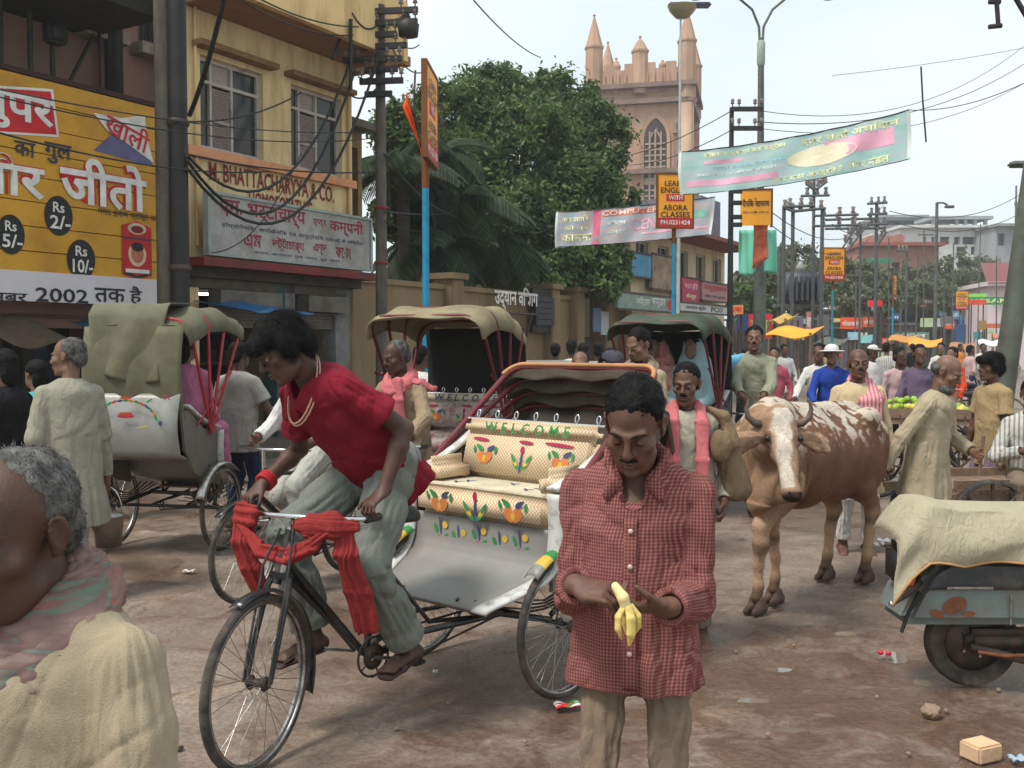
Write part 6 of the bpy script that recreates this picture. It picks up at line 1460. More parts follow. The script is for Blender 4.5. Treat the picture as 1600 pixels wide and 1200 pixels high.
m.build('letter_rail', DARKST, t); fit('उद्यान विभाग', x0, x1, zz-.30, zz+.22, -.14, INK_WHT, t, .03)
t = row_thing('notice_board', 'black slatted notice board on the garden wall right of the white letters', 'notice board'); x0, x1 = FP(834, 480)[0], FP(862, 480)[0]
for k in range(5): m = MB(); zk = FP(848, 468+k*9)[1]; m.box(((x0+x1)/2, -.05, zk), (x1-x0, .05, .12)); m.build('slat', M('slat_slate', S(54, 56, 62), .7), t)
m = MB(); m.box(((x0+x1)/2, .03, FP(848, 486)[1]), (x1-x0+.1, .06, 1.0)); m.build('backing', BLACKM, t)
q = P(757, 560, 24.5); t = thing('meter_pole', 'thin pale pole carrying a grey meter box and white insulators among the palms', 'utility pole', (q.x, q.y, 0)); zz = P(757, 328, 24.5).z
m = MB(); m.tube([V(0, 0, 0), V(0, 0, zz)], .05, 8); m.build('pole', POLEG, t); m = MB(); m.box((-.3, -.1, P(757, 412, 24.5).z), (.4, .25, .45), bev=.03); m.build('meter_box', M('meter_grey', S(104, 106, 110), .5), t)
m = MB()
for k in range(6): m.lathe([(.02, 0), (.06, .05), (.06, .12), (.02, .15)], (-.45+.17*k, 0, zz-.1-.03*(k % 2)), n=8)
m.build('insulator', M('white_insulator', S(214, 214, 210), .3), t)['kind'] = 'stuff'; m = MB(); m.box((0, .05, zz-.12), (1.1, .06, .07)); m.build('cross_arm', BLACKM, t)
q = P(826, 470, 25); t = thing('flag_pole', 'short white tapering pole rising from the garden wall', 'pole', (q.x, q.y, 0)); m = MB(); m.lathe([(.16, q.z-.5), (.09, q.z+.2), (.045, P(826, 415, 25).z), (.03, P(826, 366, 25).z)], n=10); m.build('pole', M('white_pole', S(200, 204, 206), .5), t)

def house(label, px0, px1, ptop, mat, rows, cols, off=0, depth=8, roof=CONC, winw=.55, name='house', group=None, base=0, wm=None):
    root = row_thing(name, label, 'house', group); x0, x1 = FP(px0, 500, off)[0], FP(px1, 500, off)[0]; z = FP((px0+px1)/2, ptop, off)[1]; m = MB(); holes = []
    for r in range(rows):
        for c in range(cols):
            cw = (x1-x0)/cols; rh = (z-3.0)/rows; xc = x0+cw*(c+.5); holes.append((xc-cw*winw/2, xc+cw*winw/2, 3.0+rh*r+rh*.28, 3.0+rh*r+rh*.82))
    wall_holes(m, x0, x1, 0, z, holes, -off, .2); y0 = -off
    m.quad((x0, y0, 0), (x0, y0, z), (x0, y0+depth, z), (x0, y0+depth, 0)); m.quad((x1, y0, 0), (x1, y0+depth, 0), (x1, y0+depth, z), (x1, y0, z)); m.quad((x0, y0+depth, 0), (x0, y0+depth, z), (x1, y0+depth, z), (x1, y0+depth, 0)); m.build('wall', mat, root)
    m = MB(); m.box(((x0+x1)/2, y0+depth/2-.2, z+.1), (x1-x0+.5, depth+.8, .2)); m.build('roof', roof, root)
    for h in holes: window_part(root, *h, y0+.12, (.5,), None, False, wm)
    return root, x0, x1, z, y0
hs, x0, x1, z, y0 = house('cream two storey corner house with dark windows above red shop boards', 985, 1131, 372, M('cream_house', S(206, 190, 160), .9, var=.1, dirt=S(150, 130, 100), dirt_amt=.4), 1, 5)
m = MB(); m.box(((x0+x1)/2+2.8, y0+2.6, z+.85), (x1-x0-6, 5, 1.5)); m.build('upper_storey', M('grey_blue_store', S(110, 112, 130), .9, var=.2, dirt=S(150, 110, 96), dirt_amt=.4), hs); m = MB(); m.box(((x0+x1)/2, y0-.5, z-.05), (x1-x0, 1.4, .12)); m.build('sun_shade', M('shade_red', S(130, 78, 68), .9), hs)
def board(label, px0, px1, py0, py1, off, mat, texts=(), name='shop_board', cat='shop board', group=None, dep=.1):
    root = row_thing(name, label, cat, group); a, b = FP(px0, 500, off)[0], FP(px1, 500, off)[0]; pm = (px0+px1)/2; zt, zb = FP(pm, py0, off)[1], FP(pm, py1, off)[1]
    m = MB(); m.box(((a+b)/2, -off, (zt+zb)/2), (b-a, dep, zt-zb)); m.build('board', mat, root)
    m = MB(); m.box(((a+b)/2, -off-dep/2+.0, zt+.03), (b-a+.06, .05, .05)); m.box(((a+b)/2, -off-dep/2, zb-.03), (b-a+.06, .05, .05)); m.build('frame', DARKST, root)
    for s, u0, u1, v0, v1, mt in texts: fit(s, a+(b-a)*u0, a+(b-a)*u1, zb+(zt-zb)*v0, zb+(zt-zb)*v1, -off-dep/2-.012, mt, root, .02)
    return root
board('magenta shop board hung below the lower banner near the blue post', 1063, 1089, 436, 474, .3, M('magenta_board', S(176, 52, 84), .6, var=.1), [('साड़ी', .1, .9, .55, .85, PPNK), ('केन्द्र', .2, .8, .15, .4, PYEL)])
board('red and grey lettered shop board right of the magenta one', 1094, 1134, 444, 470, .3, M('rose_grey_board', S(176, 130, 130), .7, var=.15), [('वस्त्रालय', .06, .94, .5, .88, INK_RED), ('थोक एवं फुटकर', .1, .9, .12, .34, INK_GREY)])
board('long pale teal shop fascia with a round red mark', 962, 1052, 462, 484, .5, M('pale_teal_board', S(132, 150, 142), .7, var=.2), [('मिष्ठान', .3, .52, .15, .9, INK_WHT), ('भण्डार', .56, .8, .15, .9, INK_WHT), ('●', .84, .97, .1, .9, INK_RED)])
board('blue painted hoarding beside the dark tree behind the lower banner', 984, 1014, 398, 432, .2, M('sky_blue_board', S(70, 140, 180), .6, var=.2))
board('patched board of many small posters beside the blue hoarding', 1016, 1058, 402, 452, .2, M('poster_patchwork', S(150, 130, 112), .8, var=.45, scale=3))
board('white strip board over the green rickshaw hood', 1060, 1136, 477, 488, .6, M('white_strip', S(190, 190, 190), .7, var=.1), [('जनरल स्टोर', .1, .5, .15, .85, INK_NAVY), ('PCO', .6, .85, .15, .85, INK_BLK)])
# ---- far street: row of stalls and shops
rngs = random.Random(21); cols_ = [('red', S(206, 46, 62)), ('orange', S(222, 92, 40)), ('blue', S(52, 92, 150)), ('grey', S(120, 118, 124)), ('teal', S(70, 130, 130)), ('yellow', S(226, 170, 60)), ('pale green', S(170, 196, 150)), ('maroon', S(110, 46, 50)), ('white', S(196, 196, 192)), ('sky blue', S(140, 186, 210))]
def far_board(px, py, wpx, hpx, Y, col, label, txt='', legs=True, mi=INK_WHT):
    a = P(px, py, Y); w, hh = wpx*Y/F, hpx*Y/F; root = thing('shop_board', label, 'shop board', (a.x, a.y, 0), R(-12), 'shop boards down the street'); m = MB(); m.box((0, 0, a.z), (w, .12, hh)); m.build('board', M('far_'+label[:24], col, .7, var=.2, scale=2), root)
    if txt: fit(txt, -w*.42, w*.42, a.z-hh*.25, a.z+hh*.25, -.075, mi, root, .02)
    if legs: m = MB(); [m.tube([V(s*w*.4, .08, 0), V(s*w*.4, .08, a.z+hh*.4)], .04, 6) for s in (-1, 1)]; m.build('post', DARKST, root)
    return root
for a in ((1188, 510, 36, 38, 30, S(214, 44, 62), 'big red shop board with green white writing by the lamp post foot', 'राम भवन', True, M('leaf_letters', S(140, 190, 120))), (1150, 484, 22, 14, 27, S(232, 140, 90), 'small orange board above a dark blue stall', 'दवा', True, INK_RED), (1160, 505, 16, 24, 28, S(36, 64, 120), 'dark blue narrow board left of the big red one', ''), (1242, 510, 24, 30, 40, S(116, 112, 122), 'plain grey board between tree trunks', ''), (1265, 505, 10, 36, 42, S(176, 110, 110), 'narrow pink poster column between grey boards', 'शहर'), (1286, 508, 18, 32, 44, S(92, 96, 98), 'dark grey board beside the teal post', ''),
          (1330, 505, 32, 18, 48, S(224, 84, 44), 'long orange red board right of the teal post', 'भोजनालय'), (1358, 503, 18, 16, 50, S(216, 92, 60), 'short orange board beside the long orange one', 'होटल'), (1333, 525, 16, 12, 46, S(150, 190, 206), 'pale blue box board under the orange boards', ''), (1352, 530, 18, 12, 46, S(140, 196, 200), 'second pale blue box board lower down', ''), (1370, 478, 16, 18, 60, S(206, 210, 212), 'white board near the edgewise class sign', ''), (1378, 500, 14, 16, 60, S(96, 60, 58), 'maroon shutter board near the edgewise class sign', ''),
          (1425, 525, 50, 12, 62, S(104, 140, 132), 'long grey green stall roof board', 'फल'), (1450, 504, 22, 14, 66, S(190, 206, 170), 'pale green board over the market stalls', ''), (1480, 500, 20, 12, 66, S(110, 110, 116), 'grey metal board over the market stalls', ''), (1493, 492, 10, 12, 64, S(90, 140, 190), 'little blue and white round board', 'ॐ'), (1545, 470, 62, 12, 64, S(40, 140, 80), 'green and yellow shop fascia on the right', 'KESAR', True, PYEL), (1520, 462, 40, 6, 64.5, S(150, 210, 90), 'thin lime strip above the green fascia', ''), (1526, 472, 26, 8, 63.6, S(206, 72, 50), 'red end piece of the green fascia', ''), (1555, 509, 30, 7, 60, S(196, 96, 60), 'orange strip board under the green fascia', ''),
          (1500, 520, 16, 26, 58, S(44, 76, 112), 'dark blue door sized board behind the pole wheel', ''), (1535, 508, 10, 14, 58, S(150, 120, 60), 'ochre board on a market post', '')): far_board(*a)
rngb = random.Random(77)
for k in range(40):
    cn, cc = cols_[k % 10]; px = 1152+11*k+rngb.uniform(-5, 5); Y = rngb.uniform(44, 84); far_board(px, rngb.uniform(468, 536), rngb.uniform(9, 24), rngb.uniform(5, 14), Y, cc, '%s faded %s signboard among the distant market stalls' % ('small' if k < 20 else 'tiny', cn), rngb.choice(('', '', 'सेवा', 'दुकान', 'बनारस')), k % 2 == 0)
for k, (px, py, Y) in enumerate(((1392, 372, 50), (1408, 452, 44), (1432, 400, 58), (1446, 360, 66), (1490, 380, 60), (1530, 350, 70), (1560, 400, 54), (1338, 420, 46), (1216, 430, 40), (1478, 440, 48))):
    q = P(px, py, Y); t = thing('street_pole', 'thin distant street pole rising from the market stalls', 'pole', (q.x, q.y, 0), 0, 'thin poles down the street'); m = MB(); m.tube([V(0, 0, 0), V(.1*(k % 3-1), 0, q.z)], .04, 6)
    if k % 2: m.box((0, -.08, q.z-.3), (1.0, .06, .08))
    m.build('pole', POLEG, t)
def awning(px, py, wpx, Y, col, label, d=2.2, sag=.12):
    a = P(px, py, Y); w = wpx*Y/F; root = thing('market_awning', label, 'awning', (a.x, a.y, 0), R(-25), 'awnings down the street'); m = MB(); m.grid(lambda u, v: V((v-.5)*w, -d/2+d*u, a.z+.25*u-sag*math.sin(PI*v)*math.sin(PI*u)+.05*math.sin(7*v)), 8, 12, thick=.02); m.build('sheet', M('awn_'+label[:22], col, .7, var=.15, scale=2), root)
    m = MB()
    for sx in (-.47, .47):
        for sy in (-.48, .48): m.tube([V(sx*w, sy*d, 0), V(sx*w, sy*d, a.z+.1)], .035, 6)
    m.build('awning_pole', WOOD, root)
for a in ((1240, 527, 74, 25, S(240, 160, 40), 'wide yellow orange awning sheet left of the blue shirted man'), (1225, 505, 26, 28, S(196, 160, 80), 'small peaked straw coloured awning'), (1300, 540, 44, 34, S(84, 92, 80), 'grey green awning behind the white hat'), (1410, 534, 40, 40, S(190, 130, 60), 'brown orange awning above the fruit sellers'), (1445, 541, 48, 36, S(236, 150, 48), 'bright orange awning above the fruit sellers'), (1503, 545, 36, 44, S(160, 110, 80), 'dusty brown awning right of the orange ones'), (1545, 540, 30, 46, S(206, 206, 200), 'whitish awning behind the leaning pole'), (1570, 530, 34, 52, S(196, 108, 70), 'rust coloured awning at the right edge')): awning(*a)
rngm = random.Random(4)
for i, (px, Y, w, hh, col, lab) in enumerate([(1150, 74, 9, 2.8, S(60, 58, 56), 'dark market kiosk behind the red boards'), (1215, 76, 8, 3.6, S(96, 86, 72), 'brown market kiosk under the straw awning'), (1262, 74, 6, 2.9, S(70, 76, 84), 'slate market kiosk under grey boards'), (1310, 78, 7, 4.4, S(90, 64, 56), 'rust market kiosk behind the orange boards'), (1360, 76, 6, 3.2, S(116, 108, 96), 'dun market kiosk near the edgewise sign'), (1412, 80, 6, 4.6, S(88, 92, 88), 'grey green market kiosk behind the fruit sellers'), (1462, 78, 7, 3.4, S(128, 118, 104), 'stone coloured market kiosk under the pale board'), (1520, 82, 7, 4.8, S(98, 80, 70), 'earth brown market kiosk under the green fascia'), (1570, 80, 8, 3.8, S(136, 126, 116), 'pale dun market kiosk at the right edge')]):
    q = P(px, 540, Y); root = thing('market_kiosk', lab, 'kiosk', (q.x, q.y, 0), R(-28), 'market kiosks down the street'); m = MB(); wall_holes(m, -w/2, w/2, 0, hh, [(-w*.4, w*.4, .8, hh-.5)], 0, .8); m.box((0, 2.02, hh/2), (w, 2.0, hh-.02)); m.build('stall_body', M('kiosk%d' % i, col, .9, var=.25, scale=1.2, dirt=(.05, .04, .035), dirt_amt=.4), root)
    m = MB(); m.box((0, 1.2, hh+.08), (w+.6, 3.6, .12)); m.build('roof', TIN, root)
    for k in range(7): c = cols_[(k*3+i) % 10]; m = MB(); m.box((-w*.36+k*w*.12, .35, .98), (w*.09, .3, .3+.1*((k*i) % 3))); m.build('goods', M('goods_'+c[0], c[1], .8), root)
# far blocks
def block(label, c, Y, px0, px1, ptop, mat, rz, rows, depth=12, roof=None, base=0, bands=True):
    a, b = P(px0, 500, Y), P(px1, 500, Y); w = b.x-a.x; z = P(800, ptop, Y).z; root = thing('far_building', label, 'building', ((a.x+b.x)/2, Y, 0), rz); m = MB(); holes = []
    for zf, hgt, cells in rows:
        for u0, u1 in cells: holes.append((-w/2+w*u0, -w/2+w*u1, zf, zf+hgt))
    wall_holes(m, -w/2, w/2, base, z, holes, 0, .6); m.quad((-w/2, 0, base), (-w/2, 0, z), (-w/2, depth, z), (-w/2, depth, base)); m.quad((w/2, 0, base), (w/2, depth, base), (w/2, depth, z), (w/2, 0, z)); m.quad((-w/2, depth, base), (-w/2, depth, z), (w/2, depth, z), (w/2, depth, base)); m.build('wall', mat, root)
    for h in holes: MB().box(((h[0]+h[1])/2, .5, (h[2]+h[3])/2), (h[1]-h[0], .05, h[3]-h[2])).build('window', M('far_pane', S(78, 80, 84), .4, var=.2), root)
    m = MB(); m.box((0, depth/2-.3, z+.1), (w+.6, depth+.8, .3)); m.build('roof', roof or mat, root)
    return root, w, z
WHB = M('white_block', S(206, 206, 204), .9, var=.05, dirt=S(160, 160, 158), dirt_amt=.3, dscale=.3); GYB = M('grey_block', S(150, 152, 156), .9, var=.08, dirt=S(116, 116, 120), dirt_amt=.4, dscale=.3)
zr = lambda py, Y: P(800, py, Y).z
r_, w, z = block('long white modern building with a dark band of windows far down the street', None, 112, 1405, 1552, 356, WHB, 0, [(zr(382, 112), zr(370, 112)-zr(382, 112), [(.24, .27), (.33, .36), (.42, .52), (.57, .63), (.66, .98)]), (zr(398, 112), .9, [(.6, .7), (.75, .95)])])
m = MB(); m.box((w*.22, 4, z+.3), (6, 4, .2)); m.box((w*.22, 4, zr(337, 112)), (7, 5, .35)); m.box((w*.22-1.3, 4, (z+zr(337, 112))/2), (1.2, 1.6, zr(337, 112)-z))
for k in (-3, -.4, .6, 1.7, 2.9): m.box((w*.22+k, 2.2, (z+zr(337, 112))/2), (.35, .35, zr(337, 112)-z))
m.build('roof_pavilion', GYB, r_)
block('grey concrete block with square windows at the far right', None, 108, 1552, 1650, 354, GYB, R(4), [(zr(384, 108), 1.3, [(.28, .5), (.6, .9)]), (zr(408, 108), 1.5, [(.28, .5), (.6, .9)]), (zr(384, 108), 1.3, [(.03, .14)])])
block('pale grey upper block behind the white building', None, 120, 1374, 1442, 340, GYB, 0, [(zr(352, 120), .6, [(.1, .9)])])
BRK = M('red_brick_far', S(170, 124, 110), .9, var=.12, scale=.8, dirt=S(140, 84, 74), dirt_amt=.4, dscale=.3)
r_, w, z = block('low red brick building with flat roof far down the street', None, 86, 1345, 1464, 384, BRK, R(-3), [(zr(432, 86), 1.2, [(.1, .2), (.4, .5)])], 10, M('brick_coping', S(150, 84, 72), .9)); m = MB(); m.box((-w*.12, 3, z+.5), (3, 4, 1.0)); m.box((w*.08, 2, z+.5), (.5, .5, 1.4)); m.build('roof_shed', BRK, r_)
far_board(1368, 408, 50, 9, 80, S(46, 120, 92), 'green and red striped board below the brick building', '', True)
r_, w, z = block('small pale house with a sloping red roof at the right edge', None, 70, 1545, 1612, 446, M('pinkish_house', S(214, 196, 200), .9, var=.08), R(-8), [(2.4, 1.2, [(.3, .42), (.6, .8)])], 8); m = MB(); m.prism([(-w*.6, -.8, z+.15), (w*.6, -.8, z+.15), (w*.5, 3.5, z+1.7), (-w*.3, 3.5, z+1.7)], (0, .3, .2)); m.build('red_roof', M('red_tin_roof', S(116, 62, 60), .6, var=.15), r_)
for px in (1558, 1580): pass
# electricity frames and far poles
def frame_tower(label, pts, bars, Y, r=.07):
    root = thing('electricity_pylon', label, 'electricity frame', (P(pts[0][0], 500, Y).x, Y, 0)); o = V(root.location.x, Y, 0); m = MB()
    for px, py in pts: q = P(px, py, Y); m.tube([V(q.x, Y, 0)-o, q-o], r, 6)
    m.build('pole', M('dull_steel', S(78, 82, 84), .6), root); m = MB()
    for (a, b), (c, d) in bars: m.tube([P(a, b, Y)-V(0, .1, 0)-o, P(c, d, Y)-V(0, .1, 0)-o], r*.8, 5)
    m.build('cross_arm', M('dull_steel', (1, 1, 1)), root); m = MB()
    for (a, b), (c, d) in bars:
        for u in (.25, .6, .9): q = P(a+(c-a)*u, b+(d-b)*u, Y)-o; m.lathe([(.03, 0), (.09, .1), (.05, .2), (.09, .3), (.0, .34)], q, n=6)
    m.build('insulator', INSUL, root)['kind'] = 'stuff'; return root
frame_tower('square electricity frame of poles left of the second class sign', [(1225, 322), (1239, 332), (1285, 326)], [((1222, 324), (1272, 322)), ((1238, 331), (1288, 326)), ((1222, 324), (1240, 332))], 36)
frame_tower('tall thin mast with V shaped top arms under the teal banner', [(1272, 280)], [((1258, 288), (1270, 297)), ((1274, 297), (1291, 284)), ((1250, 307), (1295, 306)), ((1270, 338), (1340, 336)), ((1268, 354), (1340, 352))], 37, .06)
frame_tower('far pole with three cross arms before the brick building', [(1370, 315)], [((1354, 319), (1385, 317)), ((1354, 336), (1385, 334)), ((1354, 352), (1385, 350)), ((1288, 344), (1368, 342)), ((1288, 358), (1380, 357)), ((1368, 385), (1384, 362))], 47, .08)
frame_tower('slanting pair of stays beside the second class sign', [(1345, 350)], [((1315, 388), (1338, 352)), ((1322, 394), (1352, 354))], 40, .05)
frame_tower('thin far pole with a bent top among the trees', [(1417, 394)], [((1400, 392), (1418, 392))], 60, .07); frame_tower('slim aerial mast above the grey concrete block', [(1588, 290)], [((1584, 320), (1592, 320))], 100, .1)
q = P(1461, 500, 52); t = thing('street_lamp', 'far single arm street lamp in front of the white building', 'street lamp', (q.x, 52, 0)); zz = P(1461, 317, 52).z; m = MB(); m.tube([V(0, 0, 0), V(0, 0, zz)], [.12, .08], 8); m.tube([V(0, 0, zz), V(.35, 0, zz), V(.55, 0, zz-.12)], .05, 6); m.build('pole', POLEG, t); m = MB(); m.box((.65, 0, zz-.2), (.5, .2, .14), bev=.04); m.build('lamp_head', POLEG, t)
q = P(1250, 500, 38); t = thing('transformer', 'dark finned transformer mounted on poles above the yellow awning', 'transformer', (q.x, 38, 0)); zz = P(1250, 450, 38).z; m = MB(); m.box((0, 0, zz), (1.2, .8, 1.2), bev=.08); m.build('tank', M('transformer_grey', S(70, 72, 84), .5), t); m = MB()
for k in range(6): m.box((-.5+k*.2, -.5, zz-.05), (.08, .25, .9))
m.build('cooling_fin', M('transformer_grey', (1, 1, 1)), t); m = MB(); m.lathe([(.1, 0), (.16, .05), (.18, .2), (.06, .4)], (0, 0, zz+.6), n=10); m.build('bushing', M('bushing_grey', S(150, 150, 148), .4), t); m = MB(); m.tube([V(-.8, 0, 0), V(-.8, 0, zz+1.5)], .09, 8); m.tube([V(.8, 0, 0), V(.8, 0, zz+1.5)], .09, 8); m.box((0, 0, zz-.68), (2.0, .5, .12)); m.build('pole', POLEG, t)
# leaning steel pole on the right
b = G(1541, 800); tp_ = P(1606, 330, b.y-.1); t = thing('leaning_pole', 'thick grey green steel pole leaning to the right beside the handcart', 'pole', (b.x, b.y, 0)); d = tp_-b; m = MB(); m.tube([V(0, 0, -.1), d*.5, d, d*1.6], [.115, .108, .10, .09], 16); m.build('pole', M('mossy_steel', S(96, 102, 90), .6, .2, var=.2, scale=3, dirt=S(70, 58, 50), dirt_amt=.5, dscale=2), t); m = MB(); m.lathe([(.124, .0), (.13, .02), (.13, .3), (.124, .32)], n=14); o = m.build('pole_foot', M('pole_foot_brown', S(96, 72, 60), .8, var=.2), t)
# ---------------------------------------------------------------- rickshaws
OLIVE = M('olive_canvas', S(106, 104, 84), .9, var=.14, scale=4, dirt=S(86, 80, 58), dirt_amt=.5, dscale=3, bmp=.3, bscale=16)
BEIGEC = M('beige_canvas', S(140, 128, 100), .9, var=.14, scale=4, dirt=S(96, 86, 64), dirt_amt=.5, dscale=3, bmp=.3, bscale=16)
GREENC = M('green_canvas', S(66, 78, 62), .85, var=.14, scale=4, dirt=S(40, 46, 38), dirt_amt=.5, dscale=3, bmp=.3, bscale=16)
BROWNC = M('brown_canvas', S(64, 54, 44), .9, var=.25, scale=5, dirt=S(92, 84, 66), dirt_amt=.5, dscale=4, bmp=.35, bscale=18)
def to_local(loc, rz, w): return Matrix.Rotation(-rz, 3, 'Z') @ (Vector(w)-Vector(loc))
def to_world(loc, rz, p): return Vector(loc) + Matrix.Rotation(rz, 3, 'Z') @ Vector(p)
R1L, R1Z, ST1 = V(-.116, 5.0, 0), R(-41), R(20)
rickshaw('cream seated cycle rickshaw with a folded brown hood and green WELCOME lettering', R1L, R1Z, 'folded', BROWNC, MAROON, ST1, tracks=.49, hw=.495)
R2L, R2Z = V(-2.85, 8.2, 0), R(169)
rickshaw('silver cycle rickshaw seen from behind with a painted garland and olive hood', R2L, R2Z, 'up', OLIVE, REDP, 0, hw=.42, seat='plain', word=False, back=M('silver_back', S(156, 156, 150), .45, .2, var=.08, scale=3, dirt=S(118, 108, 98), dirt_amt=.35), tracks=.48)
R3L, R3Z = V(-.50, 8.1, 0), R(-22)
rickshaw('cycle rickshaw with a beige hood and dark red ribs behind the red shirted rider', R3L, R3Z, 'up', BEIGEC, M('dark_maroon_rib', S(92, 20, 26), .5, var=.2), R(8), seat='red')
R4L, R4Z = V(1.62, 10.1, 0), R(-30)
rickshaw('cycle rickshaw with a dark green hood carrying two women', R4L, R4Z, 'up', GREENC, MAROON, 0, seat='plain', word=False)
# cloth thrown over the back of the second rickshaw
t = thing('canvas_sheet', 'olive canvas sheet hanging over the rear of the silver rickshaw hood', 'canvas sheet', R2L, R2Z); m = MB()
def cs(a, b):
    x = (.36-.62*b); s = a*.92
    y, z = ((.02+s, 2.015-.04*s) if s < .42 else (.475+.05*math.sin((s-.42)*3)+.02*math.sin(9*b+4*a), 1.93-(s-.42)))
    return V(x+.02*math.sin(6*a+3*b), y+.018*math.sin(12*b+3*a)*max(0, a-.3), z+.02*math.sin(7*b)*a - .05*b*a*(a > .4))
m.grid(cs, 30, 26, thick=.008); m.build('sheet', OLIVE, t)

# ---------------------------------------------------------------- people
def at(px, Y): return V((px-800)/F*Y, Y, 0)
def check_mat():
    m, nt, bs = nmat('red_checked_cotton'); bs.inputs['Roughness'].default_value = .9; bs.inputs['Specular IOR Level'].default_value = .12
    a = nt.nodes.new('ShaderNodeAttribute'); a.attribute_name = 'cuv'; sep = nt.nodes.new('ShaderNodeSeparateXYZ'); nt.links.new(a.outputs['Vector'], sep.inputs[0]); ls = []
    for ax in ('X', 'Y'):
        mm = nt.nodes.new('ShaderNodeMath'); mm.operation = 'MULTIPLY'; mm.inputs[1].default_value = 2*PI/.0092; nt.links.new(sep.outputs[ax], mm.inputs[0])
        s_ = nt.nodes.new('ShaderNodeMath'); s_.operation = 'SINE'; nt.links.new(mm.outputs[0], s_.inputs[0]); h_ = nt.nodes.new('ShaderNodeMath'); h_.operation = 'MULTIPLY_ADD'; h_.inputs[1].default_value = .5; h_.inputs[2].default_value = .5; nt.links.new(s_.outputs[0], h_.inputs[0]); ls.append(h_.outputs[0])
    base = ramp(nt, noise(nt, 6, 5), [(.3, S(114, 64, 60)), (.7, S(134, 80, 75))])
    c = mixc(nt, ramp(nt, ls[0], [(.50, (0, 0, 0)), (.8, (.5,)*3)]), base, S(172, 126, 120)); c = mixc(nt, ramp(nt, ls[1], [(.55, (0, 0, 0)), (.85, (.55,)*3)]), c, S(78, 36, 38))
    nt.links.new(c, bs.inputs['Base Color']); bump(nt, bs, noise(nt, 16, 4, coords(nt, scale=(1, 1, .5)), 1.4), .35, .03); return m
CHECK = check_mat()
CREAMSH = cloth('cream_cotton', S(164, 149, 125), .08, fold=.6, fscale=9); KHAKI = cloth('khaki_twill', S(128, 111, 94), .12); GREYTR = cloth('grey_green_trousers', S(120, 124, 117), .1); REDT = cloth('crimson_jersey', S(126, 28, 44), .12, fold=.6)
GREYKU = cloth('grey_kurta', S(150, 146, 130), .08); WHITEC = cloth('white_cotton', S(206, 204, 200), .06); BEIGEK = cloth('beige_kurta', S(172, 158, 132), .1); PINKT = cloth('pink_towel', S(202, 112, 116), .16); BLACKC = cloth('black_cotton', S(26, 25, 28), .2); JEANS = cloth('blue_jeans', S(38, 52, 76), .2)
GREYSH = cloth('pale_grey_shirt', S(160, 156, 150), .08); TANSH = cloth('tan_shirt', S(162, 138, 102), .1); SAGE = cloth('sage_shirt', S(142, 142, 122), .08); BLUESH = cloth('royal_blue_shirt', S(40, 66, 150), .1); SKYC = cloth('sky_blue_cloth', S(110, 170, 200), .1); MAUVEC = cloth('mauve_check', S(104, 88, 110), .4); SANDAL = M('sandal_leather', S(62, 42, 34), .7, var=.2)
CHKW = cloth('white_check_shirt', S(196, 192, 182), .1, stripe=(S(130, 130, 130), 30, 'X')); OLDTAN = cloth('dusty_tan', S(152, 132, 108), .12)
STOLE = None
def stole_mat():
    m, nt, bs = nmat('striped_stole'); bs.inputs['Roughness'].default_value = .95; bs.inputs['Specular IOR Level'].default_value = .1
    n_ = noise(nt, 3.2, 3, coords(nt, scale=(1, 1, 5), rot=(.5, .3, 0)), .4); c = ramp(nt, n_, [(.32, S(126, 98, 94)), (.45, S(142, 120, 112)), (.53, S(122, 94, 91)), (.55, S(104, 120, 110)), (.57, S(138, 98, 90)), (.7, S(138, 118, 114))])
    nt.links.new(c, bs.inputs['Base Color']); bump(nt, bs, noise(nt, 60, 3), .3, .006); return m
STOLE = stole_mat()
def neck_wrap(i, mat, r=.028, q=2.0, low=.0, ends=(), name='scarf', h=.008, loose=.10, amp=.007, fr=40):
    N, u, rx, fw = i['N'], i['u'], i['rx'], i['fw']; pts = []
    for k in range(17):
        a = 2*PI*k/16; pts.append(N + rx*math.sin(a)*loose*1.05 + fw*(math.cos(a)*loose+.015) + u*(.035-.062*(math.cos(a)+1)/2 - low*(math.cos(a)+1)/2))
    drape_cloth(i, pts, r, q, [(u*.8 - (Vector(p)-N).normalized()*.6) for p in pts], mat, name, h, amp=amp, fr=fr)
    for e in ends: drape_cloth(i, e[0], e[1], e[2], e[3], mat, name+'_end', h, amp=amp)

# the man close to the camera at the left edge
A_ = figure('close grey haired man in a cream shirt with a striped stole, at the left edge', (-.640, 1.36), R(-24), scale=.925, headscale=.94, pel=(0, 0, .955), neck=(0, -.40, .85), necklen=.118, h=.0055, sk=SK3, top=dict(mat=CREAMSH, len=.3, fit=.013, h=.005, ring=.005, body=.011, drape=.01, sk=.008), bottom=dict(mat=KHAKI, h=.012), hair=('receding', HAIRG), head=(R(8), R(12), 0), face='stubble', lh=(.235, -.06, .80), le=(.3, 1, -.3), seed=1)
for k in range(4): neck_wrap(A_, STOLE, (.017, .020, .021, .017)[k], 2.1, (.0, .02, .045, .07)[k], h=.005, loose=(.064, .075, .085, .093)[k], amp=.0032, fr=85)
